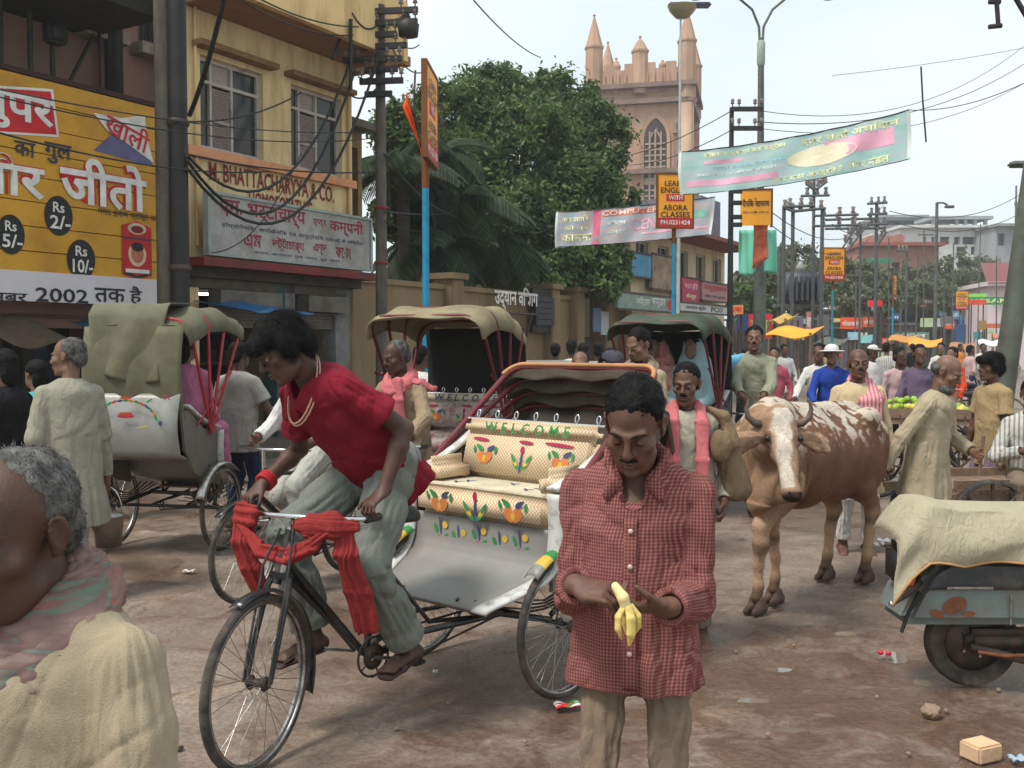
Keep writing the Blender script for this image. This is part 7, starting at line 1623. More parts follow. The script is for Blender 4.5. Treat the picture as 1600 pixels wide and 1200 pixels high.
# man with the banana
B_ = figure('man in a red checked shirt looking down and peeling a banana', (.330, 2.62), R(-12), scale=.98, h=.005, sk=SK, top=dict(mat=CHECK, hem=(0, .0, .795), hemr=.154, fit=.008, uv=True, h=.005, vneck=1, sk=.006, ring=.010, body=.017, drape=.016), bottom=dict(mat=KHAKI, h=.007, fit=-.020, ring=.011), hair=('short', HAIRB), head=(R(-8), R(30), R(2)), neck=(0, -.5, .78), necklen=.122, headscale=.96, face='moustache',
    lh=(.10, -.285, 1.075), rh=(-.125, -.27, 1.115), le=(.16, .6, -1), re=(-.16, .6, -1), lhd=dict(d=(-.85, -.30, .02), n=(-.15, .35, .9), t=(-.1, -.9, .3), curl=(.75, .8, .8, .85), thumb=.8, td=(-.6, -.55, .5)), rhd=dict(d=(.8, -.32, -.05), n=(.25, .2, -.6), t=(.1, -.5, .8), curl=(.7, .8, .85, .9), thumb=.9, td=(.75, -.5, .1)), seed=2)
cl_ = Soft(.006); N, u, rx, fw = B_['N'], B_['u'], B_['rx'], B_['fw']
for s in (-1, 1):
    pts = [N+u*.036-fw*.056, N+u*.032+rx*s*.048-fw*.034, N+u*.016+rx*s*.073+fw*.015, N-u*.010+rx*s*.066+fw*.062, N-u*.050+rx*s*.046+fw*.092, N-u*.085+rx*s*.074+fw*.100]
    cl_.chain(pts, [.009, .009, .010, .011, .012, .007], w=(u*.75+rx*s*.5+fw*.25), q=2.4)
soft_obj('collar', cl_, .0055, CHECK, B_['root'], None, 2, uv=lambda v: np.stack([v[:, 0], v[:, 2], v[:, 1]], 1))
def front_y(o, x, z):
    c = np.zeros(len(o.data.vertices)*3, np.float32); o.data.vertices.foreach_get('co', c); c = c.reshape(-1, 3); k = c[(abs(c[:, 0]-x) < .012) & (abs(c[:, 2]-z) < .012)]; return float(k[:, 1].min()) if len(k) else -.13
sh_ = [o for o in B_['root'].children if o.name.startswith('shirt')][0]; BTN = M('shirt_button', S(206, 176, 170), .3)
m = MB(); zz = [1.26-.02*k for k in range(24)]; m.grid(lambda a, b: V(-.005+(b-.5)*.034, front_y(sh_, -.005, 1.255-.44*a)-.0035, 1.255-.44*a), 22, 3, thick=.003); pk = m.mesh('placket'); link('placket', pk, CHECK, B_['root'])
at_ = pk.attributes.new('cuv', 'FLOAT_VECTOR', 'POINT'); at_.data.foreach_set('vector', np.array([[v.co.x+.004, v.co.z+.003, 0] for v in pk.vertices], np.float32).ravel())
for z in (1.225, 1.135, .99, .91): m = MB(); m.lathe([(0, -.003), (.006, -.003), (.007, 0), (.006, .002)], (0, 0, 0), 'y', 12); o = m.build('button', BTN, B_['root']); o.location = (-.005, front_y(sh_, -.005, z)-.007, z)
bn = thing('banana', 'half peeled yellow banana held in the checked shirt man\'s fingers', 'banana', to_world((.330, 2.62, 0), R(-12), V(.012, -.385, 1.092)*.98), R(-12)); bn.scale = (.78,)*3; BAN = M('banana_skin', S(214, 190, 110), .5, var=.15, scale=30, dirt=S(120, 84, 40), dirt_amt=.3, dscale=20); PULP = M('banana_flesh', S(228, 208, 150), .6, var=.06)
sf = Soft(.006); sf.chain([(0, 0, -.01), (-.012, -.008, .035), (-.035, .0, .065)], [.016, .017, .013]); soft_obj('flesh', sf, .004, PULP, bn)
for dx, dy, L in ((-.022, -.012, .085), (.012, -.02, .10), (.028, .004, .075), (-.005, .018, .08)):
    sf = Soft(.004); sf.chain([(dx*.4, dy*.5, .01), (dx*1.1, dy*1.5, -.02), (dx*1.15, dy*1.6, -L*.65), (dx*.7, dy*1.3, -L)], [.008, .010, .009, .004], w=(-dy, dx, 0), q=1.5); soft_obj('peel', sf, .004, BAN, bn)
# the red shirted rickshaw driver, standing on the pedals
def fkp(x, y, z): return V(0, -1.22, 0) + Matrix.Rotation(ST1, 3, 'Z') @ V(x, y, z)
sc = 1.11; hl, hr = fkp(.30, .13, 1.0)/sc, fkp(-.30, .13, 1.0)/sc
C_ = figure('rickshaw driver in a crimson T shirt leaning over red draped handlebars', R1L, R1Z, scale=sc, h=.007, pel=(-.02, -.645, 1.04), lean=(-.12, -.66, .74), head=(R(-24), R(34), R(-4)), neck=(-.10, -.62, .76), necklen=.135, hair=('mop', HAIRB), sk=SK3,
    lh=hl+V(.0, .07, .055), rh=hr+V(0, .07, .055), le=(.35, .7, -.2), re=(-.35, .7, -.2), lf=(.13, -.625, .315), rf=(-.13, -.90, .365), lk=(.2, -1, .1), rk=(-.4, -1, 0), toes=((.25, -1, -.12), (-.05, -1, -.12)),
    lhd=dict(d=(0, -.8, -.5), n=(0, .35, -.9), t=(-1, 0, 0), curl=(.95,)*4, thumb=.9, td=(-.6, -.6, -.4)), rhd=dict(d=(0, -.8, -.5), n=(0, .35, -.9), t=(1, 0, 0), curl=(.95,)*4, thumb=.9, td=(.6, -.6, -.4)),
    top=dict(mat=REDT, sleeve='half', len=.165, hemr=.150, fit=.018, vneck=1, h=.006, body=.018, ring=.010, drape=.02), bottom=dict(mat=GREYTR, fit=.012, cut=.05, cuffr=.072, h=.007, ring=.014), shoes=SANDAL, seed=3)
m = MB(); N, u, rx, fw = C_['N'], C_['u'], C_['rx'], C_['fw']
for k, (dr, lw) in enumerate(((0, .0), (.006, .012))): m.tube([N + rx*math.sin(2*PI*i/24)*(.088+dr) + fw*(.045+.125*math.cos(2*PI*i/24)) + u*(.055-.075*(1+math.cos(2*PI*i/24))-lw) for i in range(24)], .0035, 6, closed=True)
m.build('bead_necklace', M('pale_beads', S(190, 150, 130), .4, var=.3), C_['root'])
m = MB(); w = C_['rh']; e = C_['eR']; dd = (w-e).normalized(); a = dd.orthogonal().normalized(); b = dd.cross(a)
for k in range(3): m.tube([w-dd*(.012+.014*k)+(a*math.cos(2*PI*i/16)+b*math.sin(2*PI*i/16))*.034 for i in range(16)], .008, 6, closed=True)
m.build('wrist_thread', M('red_thread', S(170, 30, 40), .8), C_['root'])
# red cloth over the handlebar
RC = cloth('red_cotton_towel', S(142, 50, 48), .14, fold=.5, fscale=16)
rc = thing('red_cloth', 'crumpled red cotton cloth draped over the rickshaw handlebars', 'cloth', R1L, R1Z)
drape_cloth(dict(root=rc), [fkp(-.30, .06, .955), fkp(-.25, .02, .965), fkp(-.18, .0, .955)], [.024, .036, .028], 1.5, (0, .3, 1), RC, 'cloth_wrap', .0055, 4, .010, 66)
drape_cloth(dict(root=rc), [fkp(.02, -.0, .93), fkp(.10, -.0, .935), fkp(.20, .02, .935), fkp(.28, .06, .93)], [.022, .040, .044, .022], 1.4, (0, .2, 1), RC, 'cloth_wrap', .0055, 5, .010, 66)
drape_cloth(dict(root=rc), [fkp(-.25, .03, .96), fkp(-.22, -.02, .85), fkp(-.19, .0, .74), fkp(-.17, .03, .62)], [.022, .026, .028, .022], 2.1, Matrix.Rotation(ST1, 3, 'Z') @ V(1, .4, 0), RC, 'cloth_tail', .0055, 6, .010, 60)
drape_cloth(dict(root=rc), [fkp(-.25, .0, .94), fkp(-.12, -.03, .82), fkp(.0, -.03, .80), fkp(.12, -.02, .86), fkp(.2, 0, .93)], [.015, .022, .024, .022, .015], 1.6, (0, .2, 1), RC, 'cloth_swag', .0055, 7, .009, 60)
drape_cloth(dict(root=rc), [fkp(.22, .05, .95), fkp(.245, .03, .82), fkp(.27, .08, .66), fkp(.29, .12, .50)], [.022, .026, .03, .032], 2.1, Matrix.Rotation(ST1, 3, 'Z') @ V(1, .3, 0), RC, 'cloth_tail', .0055, 8, .011, 60)
# man in the grey kurta with a pail
D_L, D_Z = at(108, 6.55), R(-142)
D_ = figure('grey haired man in a long grey kurta walking away with a metal pail', D_L, D_Z, scale=1.03, h=.009, sk=SK2, hair=('receding', HAIRG), head=(R(48), R(4), 0), top=dict(mat=GREYKU, hem=(0, .0, .47), hemr=.19, fit=.014, h=.009, name='kurta', drape=.016), bottom=dict(mat=WHITEC, fit=-.012), rh=(-.25, -.10, .74), lh=(.22, -.05, .80), lf=(.09, .08, .08), rf=(-.09, -.12, .08), shoes=SANDAL, seed=5)
pw = to_world(D_L, D_Z, (-.27, -.13, 0)); t = thing('milk_pail', 'dull metal pail carried by the man in the grey kurta', 'pail', (pw.x, pw.y, .29)); m = MB(); m.lathe([(0, 0), (.085, .0), (.10, .20), (.102, .22), (.095, .21), (.08, .01)], n=24); m.build('can', M('pail_metal', S(128, 112, 102), .4, .5, var=.2, dirt=S(80, 60, 50), dirt_amt=.4), t); m = MB(); m.tube([V(.10*math.cos(a), 0, .21+.20*math.sin(a)) for a in [PI*i/12 for i in range(13)]], .004, 6); m.build('handle', CHROME, t); m = MB(); m.lathe([(0, .235), (.095, .225), (.104, .212)], n=24); m.build('lid', DULLCHROME, t)
figure('person dressed in black at the left edge beside the grey kurta man', at(8, 7.0), R(-110), h=.012, sk=SK, hair=('long', HAIRB), top=dict(mat=BLACKC, len=.3, fit=.015), bottom=dict(mat=BLACKC), scale=.98, seed=6)
figure('woman in a turquoise shawl half hidden behind the grey haired man', at(58, 7.8), R(-120), h=.014, sk=SK2, hair=('long', HAIRB), top=dict(mat=cloth('turquoise_shawl', S(70, 176, 170), .12), hem=(0, 0, .3), hemr=.2, name='shawl'), bottom=dict(mat=BLACKC), scale=.93, seed=7)
figure('man with a striped top whose face shows between the ribs of the silver rickshaw', at(160, 9.6), R(-20), h=.014, sk=SK2, top=dict(mat=MAUVEC, len=.2), bottom=dict(mat=BLACKC), scale=.97, seed=8)
figure('man in a pale grey shirt and blue jeans standing beyond the silver rickshaw', at(372, 9.0), R(160), h=.012, top=dict(mat=GREYSH, len=.22, fit=.015, sleeve='half'), bottom=dict(mat=JEANS), scale=1.02, lh=(.2, -.3, 1.05), rh=(-.2, -.3, 1.05), seed=9)
SEAT = dict(lf=(.12, -.52, .55), rf=(-.12, -.52, .55), pel=(0, .06, 1.02), lh=(.14, -.26, 1.02), rh=(-.14, -.26, 1.02))
def seated(label, L, Z, x, **k):
    w = to_world(L, Z, (x, .06, 0)); s = dict(lf=(.10, -.50, .56), rf=(-.10, -.50, .56), pel=(0, .0, 1.03), lh=(.12, -.28, 1.06), rh=(-.12, -.28, 1.06)); s.update(k); sc_ = s.pop('scale', 1)
    return figure(label, w, Z, **s)
seated('passenger in a pink dress sitting inside the silver rickshaw', R2L, R2Z, -.2, h=.013, sk=SK2, hair=('long', HAIRB), top=dict(mat=cloth('rose_dress', S(196, 120, 150), .12), len=.2, fit=.01), bottom=dict(mat=cloth('rose_dress', (1, 1, 1))), seed=10)
SARI = M('red_white_print_sari', S(196, 150, 140), .85, var=.25, scale=14, dirt=S(150, 26, 40), dirt_amt=.75, dscale=11)
def sari(i, mat, r3=None):
    H = i['H']; hp = lambda x, y, z: H @ V(x, y, z); N, u, rx, fw = i['N'], i['u'], i['rx'], i['fw']; sf = Soft(.03); sf.ell(hp(0, .03, .045), (.088, .098, .085)); sf.cone(hp(0, .06, -.02), N-fw*.08, .085, .10, w=rx, q=1.4); sf.cone(N-fw*.06, i['ch']-fw*.04, .12, .14, w=rx, q=1.45); sf.ell(hp(0, -.09, -.02), (.062, .07, .10), None, .02, True)
    soft_obj('head_cloth', sf, .012, mat, i['root'], lambda v: vnoise(v*np.array([18, 18, 5]), 4)*.008, 2)
i = seated('woman in a red and white print sari riding under the green hood', R4L, R4Z, -.19, h=.012, sk=SK2, hair=('long', HAIRB), top=dict(mat=SARI, len=.2, fit=.015), bottom=dict(mat=SARI, kind='skirt', hem=(0, -.42, .62), hemr=.2), seed=11); sari(i, SARI)
i = seated('woman wrapped in pale blue riding beside the red sari under the green hood', R4L, R4Z, .2, h=.012, sk=SK2, hair=('long', HAIRB), top=dict(mat=cloth('ice_blue_cotton', S(150, 178, 184), .1), len=.2, fit=.015), bottom=dict(mat=cloth('ice_blue_cotton', (1, 1, 1)), kind='skirt', hem=(0, -.42, .62), hemr=.2), seed=12); sari(i, MATS['ice_blue_cotton'])
# scarf man driving the beige hooded rickshaw
w = to_world(R3L, R3Z, (-.06, -.60, 0))
E_ = figure('thin man with a pink towel over a tan shirt driving the beige hooded rickshaw', w, R3Z-R(6), h=.009, sk=SK3, hair=('receding', HAIRG), pel=(0, 0, .97), lean=(-.05, -.2, 1), head=(R(-20), R(16), 0), lh=(.27, -.42, 1.02), rh=(-.27, -.42, 1.02), lf=(.11, -.05, .30), rf=(-.11, -.35, .40), top=dict(mat=OLDTAN, len=.2, fit=.012), bottom=dict(mat=KHAKI), face='moustache', seed=13)
N, u, rx, fw = E_['N'], E_['u'], E_['rx'], E_['fw']; neck_wrap(E_, PINKT, .03, 1.9, .03, [([N+fw*.11+rx*.05, N+fw*.145-u*.14+rx*.05, N+fw*.14-u*.36+rx*.05], .022, 2.4, rx), ([N+rx*.09+fw*.04-u*.02, E_['shl']+u*.035+rx*.02, E_['shl']-fw*.06+rx*.08-u*.03], .025, 2.2, fw)], loose=.10)
# white shirted cyclist
BKL, BKZ = V(-1.46, 6.87, 0), R(-31)
bicycle('black bicycle ridden by the man in white behind the red shirted rider', BKL, BKZ, R(6))
F_ = figure('cyclist in white mostly hidden behind the red shirted rider', BKL, BKZ, h=.010, sk=SK, pel=(0, .17, .98), lean=(0, -.22, 1), lh=(.26, -.16, 1.03), rh=(-.26, -.16, 1.03), lf=(.12, -.08, .32), rf=(-.12, .22, .40), le=(.5, .6, -.3), re=(-.5, .6, -.3), top=dict(mat=WHITEC, len=.2, fit=.012), bottom=dict(mat=cloth('off_white_trousers', S(176, 174, 164), .08)), grip=.9, seed=14)
# standing and passing people in the middle distance
I_ = figure('man in a cream shirt with a patterned muffler behind the folded hood', at(1000, 8.0), R(-34), h=.009, sk=SK2, scale=1.08, head=(R(-14), R(20), 0), face='beard', top=dict(mat=CREAMSH, len=.25, fit=.015), bottom=dict(mat=KHAKI), seed=15); neck_wrap(I_, M('brown_muffler', S(130, 116, 98), .95, var=.4, scale=26), .034, 1.8, .05, [([I_['N']+I_['fw']*.12, I_['N']+I_['fw']*.15-I_['u']*.2, I_['N']+I_['fw']*.145-I_['u']*.36], .026, 2.4, I_['rx'])], loose=.10)
figure('boy in a red peaked grey cap behind the folded hood', at(950, 7.6), R(70), h=.010, sk=SK2, scale=.98, hair=('short', HAIRB), head=(R(-30), R(20), 0), face='cap', top=dict(mat=WHITEC, cap=(cloth('grey_cap', S(70, 68, 78), .2), cloth('red_peak', S(206, 66, 58), .1)), len=.2), bottom=dict(mat=JEANS), seed=16)
figure('child with a round brown face looking over the folded hood', at(907, 8.8), R(-8), h=.011, sk=SK2, scale=.97, hair=('receding', HAIRB), top=dict(mat=GREYSH, len=.2), bottom=dict(mat=JEANS), seed=17)
for px, Y, sc_, mt, lab in ((868, 15, 1.02, JEANS, 'dark haired person with a dark blue top before the tan wall, leftmost of four'), (893, 14.5, 1.05, WHITEC, 'dark haired person with a white collar before the tan wall'), (911, 14, 1.02, BLACKC, 'dark haired person in black before the tan wall'), (935, 14.2, 1.03, cloth('turquoise_shawl', (1, 1, 1)), 'dark haired person with a turquoise top before the tan wall')):
    figure(lab, at(px, Y), R(170), h=.018, hair=('short', HAIRB), scale=sc_, top=dict(mat=mt, len=.2), bottom=dict(mat=JEANS), group='people before the garden wall', seed=int(px))
figure('man in a white shirt seen through the ribs of the beige rickshaw', at(657, 10.2), R(150), h=.016, scale=1.0, top=dict(mat=WHITEC, len=.2), bottom=dict(mat=JEANS), seed=18)
P_L, P_Z = at(1072, 5.55), R(-6)
G_ = figure('thin man with a long pink towel carrying a sack on his shoulder', P_L, P_Z, h=.007, sk=SK, scale=.94, head=(R(-16), R(10), 0), hair=('short', HAIRB), face='moustache', lh=(.22, -.08, .86), rh=(-.13, -.2, .95), top=dict(mat=cloth('stone_shirt', S(172, 164, 148), .1), len=.3, fit=.012), bottom=dict(mat=cloth('stone_trousers', S(120, 112, 98), .1)), seed=19)
N, u, rx, fw = G_['N'], G_['u'], G_['rx'], G_['fw']
for s, L in ((-1, .62), (1, .50)): drape_cloth(G_, [N-fw*.06+u*.02, N+rx*s*.075+u*.025, N+rx*s*.085+fw*.125-u*.06, N+rx*s*.085+fw*.168-u*.28, N+rx*s*.08+fw*.165-u*L], .019, 2.2, [u, u*.3-rx*s, rx, rx, rx], PINKT, 'towel', .007, 3, .006)
t = thing('sack', 'drab cloth sack slung from the towel man\'s shoulder', 'sack', P_L, P_Z, None, .94); sf = Soft(.03); sf.chain([(.14, .0, 1.40), (.22, -.06, 1.36), (.27, -.08, 1.2)], [.03, .04, .04], w=(0, 1, 0), q=1.3); sf.cone((.25, -.05, 1.2), (.30, -.02, .93), .055, .085, w=(.8, .5, 0), q=1.25); sf.ell((.19, -.15, 1.2), (.07, .05, .10)); soft_obj('cloth', sf, .009, cloth('sack_cloth', S(128, 108, 84), .14), t, lambda v: (1-2*abs(vnoise(v*np.array([12, 12, 4]), 2)))*.012, 2)
# cyclist with the sage shirt
L_, Z_ = at(1178, 10.3), R(-16); bicycle('bicycle under the man in the sage green shirt', L_, Z_)
CY = dict(pel=(0, .2, .99), lean=(0, -.08, 1), lh=(.22, -.2, 1.03), rh=(-.22, -.2, 1.03), lf=(.12, -.09, .32), rf=(-.12, .23, .40), grip=.9)
i = figure('cyclist in a sage green shirt with a light blue shawl over his arm', L_, Z_, h=.010, sk=SK2, face='moustache', top=dict(mat=SAGE, len=.2, fit=.015), bottom=dict(mat=cloth('slate_trousers', S(78, 84, 90), .12)), seed=20, scale=1.08, **{**CY, 'lh': (.1, -.25, 1.08), 'rh': (-.1, -.25, 1.08)}); drape_cloth(i, [i['shr']+V(.05, .0, .05), i['shr']+V(-.08, -.05, .0), i['shr']+V(-.17, -.08, -.25), i['shr']+V(-.16, -.08, -.75)], [.05, .06, .07, .06], 1.6, (1, .4, 0), SKYC, 'shawl', .011)
for px, Y, rz, lab in ((1228, 11.2, -40, 'parked bicycle left of the blue shirted cyclist'), (1252, 12.2, -52, 'second parked bicycle behind the cow\'s horns')): bicycle(lab, at(px, Y), R(rz))
L_, Z_ = at(1301, 11.4), R(-12); bicycle('bicycle under the blue shirted man with the white hat', L_, Z_)
figure('cyclist in a royal blue shirt and a white sun hat', L_, Z_, h=.011, sk=SK2, face='cap brim', top=dict(mat=BLUESH, len=.2, cap=(WHITEC, WHITEC)), bottom=dict(mat=JEANS), seed=21, scale=.97, **CY)
figure('man in a white shirt riding left of the blue shirted cyclist', at(1276, 12.2), R(-30), h=.013, top=dict(mat=WHITEC, len=.2), bottom=dict(mat=KHAKI), seed=22, scale=.98, **CY); bicycle('bicycle under the man in the white shirt', at(1276, 12.2), R(-30))
K_ = figure('man in a pale yellow kurta with a pink striped shawl behind the cow', at(1340, 8.0), R(-8), h=.009, sk=SK, scale=.985, hair=('bald', HAIRB), face='moustache', top=dict(mat=cloth('pale_yellow_kurta', S(200, 178, 142), .08), hem=(0, 0, .5), hemr=.19, fit=.015, name='kurta'), bottom=dict(mat=WHITEC), seed=23)
N, u, rx, fw = K_['N'], K_['u'], K_['rx'], K_['fw']; drape_cloth(K_, [N-rx*.04-fw*.08, N+rx*.06, K_['shl']-rx*.05+fw*.08-u*.02, K_['ch']+fw*.15+rx*.08, K_['P']+fw*.16+rx*.06-u*.05, K_['P']+fw*.17+rx*.05-u*.35], [.035, .045, .05, .05, .05, .045], 1.9, [u, u*.3-rx, rx, rx, rx, rx], cloth('pink_stripe_shawl', S(214, 162, 160), .08, stripe=(S(190, 90, 104), 34, 'X')), 'shawl', .010, 3, .010)
# the old man
O_L, O_Z = at(1446, 7.05), R(42)
O_ = figure('stooping bald old man with a white beard in a beige kurta and white dhoti', O_L, O_Z, h=.008, sk=SK2, scale=.97, hair=('bald', HAIRG), face='beard full grey', lean=(0, -.24, 1), head=(R(6), R(28), 0), rh=(-.33, .16, .82), re=(-.6, .7, .1), lh=(.20, -.27, .95), le=(.5, .5, -.5), top=dict(mat=BEIGEK, hem=(0, .0, .62), hemr=.185, fit=.014, name='kurta'), bottom=dict(mat=WHITEC, kind='skirt', hem=(0, .02, .12), hemr=.185, name='dhoti'), grip=.85, lf=(.1, -.1, .08), rf=(-.1, .12, .08), seed=24)
w = to_world(O_L, O_Z, V(.19, -.32, .91)*.97); t = thing('walking_stick', 'short dark stick gripped in the old man\'s left hand', 'stick', w); m = MB(); m.tube([V(.0, 0, -.12), V(.01, 0, .0), V(.02, -.01, .16)], [.010, .012, .013], 8); m.build('stick', WOOD, t)
figure('dark haired boy in a tan shirt beside the leaning pole', at(1552, 8.6), R(-78), h=.010, sk=SK, scale=.96, hair=('mop', HAIRB), headscale=1.03, top=dict(mat=TANSH, len=.25, fit=.012, sleeve='half'), bottom=dict(mat=cloth('mauve_trousers', S(120, 100, 112), .1)), seed=25)
figure('man in a white checked shirt seated on the handcart at the right edge', at(1612, 7.9), R(-25), h=.010, sk=SK, pel=(0, 0, .66), lean=(0, -.12, 1), lf=(.1, -.42, .2), rf=(-.1, -.42, .2), rh=(-.05, -.30, .86), lh=(.1, -.3, .86), re=(-.7, .4, -.4), top=dict(mat=CHKW, len=.16, fit=.012), bottom=dict(mat=KHAKI), seed=26)
# crowd down the street
crowd = [(1405, 12.6, R(10), cloth('rose_shirt', S(190, 160, 160), .1), 'fruit seller in a pale pink shirt behind the green cart', .95), (1436, 12.2, R(-8), MAUVEC, 'fruit seller in a mauve checked shirt behind the green cart', .97), (1362, 17, R(20), WHITEC, 'man in white with a white cap beyond the cow', .97), (1489, 16, R(-60), cloth('red_waistcoat', S(206, 70, 40), .1), 'man in an orange red waistcoat wheeling a bicycle', .95), (1385, 21, R(150), CHKW, 'striped grey shirted walker left of the fruit sellers', 1), (1470, 22, R(-30), WHITEC, 'white shirted walker behind the orange waistcoat', 1), (1515, 24, R(100), cloth('rose_shirt', (1, 1, 1)), 'rose shirted walker left of the boy', .97),
         (1210, 15, R(-20), cloth('dull_pink', S(170, 80, 96), .1), 'man in dull pink below the yellow awning', .95), (1535, 30, R(0), WHITEC, 'small figure in white behind the boy', 1), (1425, 32, R(180), BLACKC, 'small dark figure between the orange awnings', 1), (1500, 36, R(20), cloth('saffron_shirt', S(210, 130, 60), .1), 'tiny figure in saffron under the brown awning', 1), (1290, 24, R(10), TANSH, 'man in tan by the teal post', .97), (1395, 40, R(0), WHITEC, 'tiny figure in white by the edgewise sign', 1), (1575, 26, R(-60), SAGE, 'small figure in sage at the right edge beyond the pole', 1), (1165, 18, R(30), cloth('red_blouse', S(180, 40, 50), .1), 'person in red left of the cyclist in sage', .93), (1225, 22, R(0), WHITEC, 'white shirted man by the peaked straw awning', .98)]
for px, Y, rz, mt, lab, sc_ in crowd:
    figure(lab, at(px, Y), rz, h=.014 if Y < 14 else .022, sk=random.choice((SK, SK2, SK3)), hair=('short', HAIRB), scale=sc_*1.04, face='cap' if 'cap' in lab else None, top=dict(mat=mt, len=random.choice((.2, .3)), cap=(WHITEC, WHITEC)), bottom=dict(mat=random.choice((KHAKI, JEANS, BLACKC, GREYTR))), lf=(.1, random.uniform(-.15, .1), .08), rf=(-.1, random.uniform(-.1, .15), .08), lh=(.24, random.uniform(-.25, .05), .82), rh=(-.24, random.uniform(-.25, .05), .82), group='people down the street', seed=int(px))
bicycle('bicycle wheeled by the man in the orange waistcoat', at(1502, 16), R(-75))
for px, Y, rz, lab in ((1530, 20, 60, 'far bicycle left of the boy\'s head'), (1466, 24, -80, 'far bicycle behind the old man\'s head')): bicycle(lab, at(px, Y), R(rz))

# ---------------------------------------------------------------- the cow
f1, f2, r1, r2 = G(1183, 958), G(1210, 943), G(1291, 905), G(1352, 909)
mid = (f1+f2+r1+r2)/4; ax = ((f1+f2)-(r1+r2)).normalized(); CZ = math.atan2(ax.x, -ax.y)
cow = thing('cow', 'brown and white horned cow with a white blaze standing in the wet street', 'cow', (mid.x, mid.y, 0), CZ)
L2 = lambda p: to_local(mid, CZ, p)
F1, F2, B1_, B2_ = L2(f1), L2(f2), L2(r1), L2(r2); fy, by = (F1.y+F2.y)/2, (B1_.y+B2_.y)/2
poll = L2(P(1216, 660, 5.72)); muz = L2(P(1238, 782, 5.50)); hd = (muz-poll); hx_ = Matrix.Rotation(-CZ, 3, 'Z') @ V(1, -.05, 0)
sf = Soft(.05)
sf.cone((0, fy+.02, .98), (0, fy+.35, .93), .19, .245, w=(0, 0, 1), q=1.28, k=.1); sf.cone((0, fy+.35, .93), (0, by-.22, .92), .245, .262, w=(0, 0, 1), q=1.2, k=.1); sf.cone((0, by-.22, .94), (0, by+.05, 1.02), .27, .20, w=(0, 0, 1), q=1.05, k=.1)
sf.cone((0, fy+.05, 1.22), (0, by, 1.20), .07, .08, k=.08); sf.ell((0, fy+.06, 1.25), (.09, .16, .09), None, .08)
for s in (-1, 1): sf.ell((s*.20, by-.10, 1.18), (.07, .10, .07), None, .07); sf.ell((s*.15, by+.16, 1.06), (.06, .08, .07), None, .06)
nk = poll*.55+V(0, fy, 1.05)*.45
sf.cone((0, fy, 1.08), nk+V(0, 0, -.02), .17, .115, w=(0, 0, 1), q=1.35, k=.08); sf.cone(nk+V(0, 0, -.02), poll-hd*.02, .115, .08, w=(0, 0, 1), q=1.3, k=.06)
sf.cone((0, fy-.10, .78), poll.lerp(muz, .75)+V(0, .12, -.03), .075, .035, w=(0, .3, 1), q=2.3, k=.08)
for (p, s) in ((F1, -1 if F1.x < F2.x else 1), (F2, 1 if F1.x < F2.x else -1)):
    sh = V(s*.17, fy+.02, .92); sf.ell((s*.17, fy+.02, .95), (.10, .16, .24), None, .08); kn = V(p.x*.75+s*.03, p.y-.0, .43)
    sf.chain([sh+V(0, 0, -.14), kn+V(0, 0, .12), kn, V(p.x, p.y+.01, .30), V(p.x, p.y+.01, .17), V(p.x, p.y-.01, .10)], [.085, .050, .048, .031, .030, .038], k=.03)
for (p, s) in ((B1_, -1 if B1_.x < B2_.x else 1), (B2_, 1 if B1_.x < B2_.x else -1)):
    sf.ell((s*.16, by-.02, .92), (.12, .21, .27), None, .08); st = V(s*.17, by-.14, .70); hk = V(p.x*.8+s*.02, p.y+.10, .50)
    sf.chain([st, hk+V(0, -.03, .07), hk, V(p.x, p.y+.05, .36), V(p.x, p.y+.015, .18), V(p.x, p.y-.01, .10)], [.10, .054, .050, .034, .031, .038], k=.03)
# head
e1 = hd.normalized(); fr = hx_.cross(e1).normalized(); fr = fr if fr.y < 0 else -fr; HL = hd.length
hp = lambda a, b, c: poll + e1*a*HL + hx_*b + fr*c
sf.cone(hp(.0, 0, .0), hp(.40, 0, .015), .078, .066, w=hx_, q=1.2, k=.04); sf.cone(hp(.40, 0, .02), hp(.92, 0, .03), .064, .042, w=hx_, q=1.1, k=.03); sf.ell(hp(.96, 0, .03), (.058, .048, .042), None, .03)
for s in (-1, 1): sf.cone(hp(.22, s*.07, .045), hp(.32, s*.08, .04), .026, .022, k=.02); sf.cone(hp(.12, s*.09, -.04), hp(.22, s*.22, -.07), .034, .045, w=e1, q=1.5, k=.02); sf.cone(hp(.22, s*.22, -.07), hp(.30, s*.27, -.07), .045, .018, w=e1, q=1.5, k=.02)
vs, q = sf.net(.010); vs = relax(vs, q, 1); nn = vnormals(vs, q)
vs = vs + nn*(vnoise(vs*np.array([14, 14, 5]), 1)*.004 + np.clip(vnoise(np.stack([vs[:, 0]*3, vs[:, 1]*17, vs[:, 2]*2], 1), 3), -.3, 1)*.009*(vs[:, 2] > .75) + (1-2*np.abs(vnoise(np.stack([vs[:, 0]*9, vs[:, 1]*22+vs[:, 2]*6, vs[:, 2]*5], 1), 8)))*.011*(vs[:, 1] < fy+.05)*(vs[:, 2] > .7))[:, None]
pn = np.array(poll); rel = vs-pn; a_ = rel@np.array(e1)/HL; b_ = rel@np.array(hx_); c_ = rel@np.array(fr); nz1 = vnoise(vs*18, 7)
onhead = (a_ > -.12) & (a_ < 1.15) & (np.abs(b_) < .3) & (c_ > -.12)
blaze = np.clip((.066 - .026*np.clip(a_, 0, 1) + .026*nz1 - np.abs(b_-.0))/.02, 0, 1)*(onhead & (c_ > .02) & (a_ < .88))
st = vnoise(np.stack([vs[:, 0]*22, vs[:, 1]*30+vs[:, 2]*16, vs[:, 2]*9-vs[:, 1]*6], 1), 9) + .5*vnoise(vs*40, 12) + .35*vnoise(vs*7, 5)
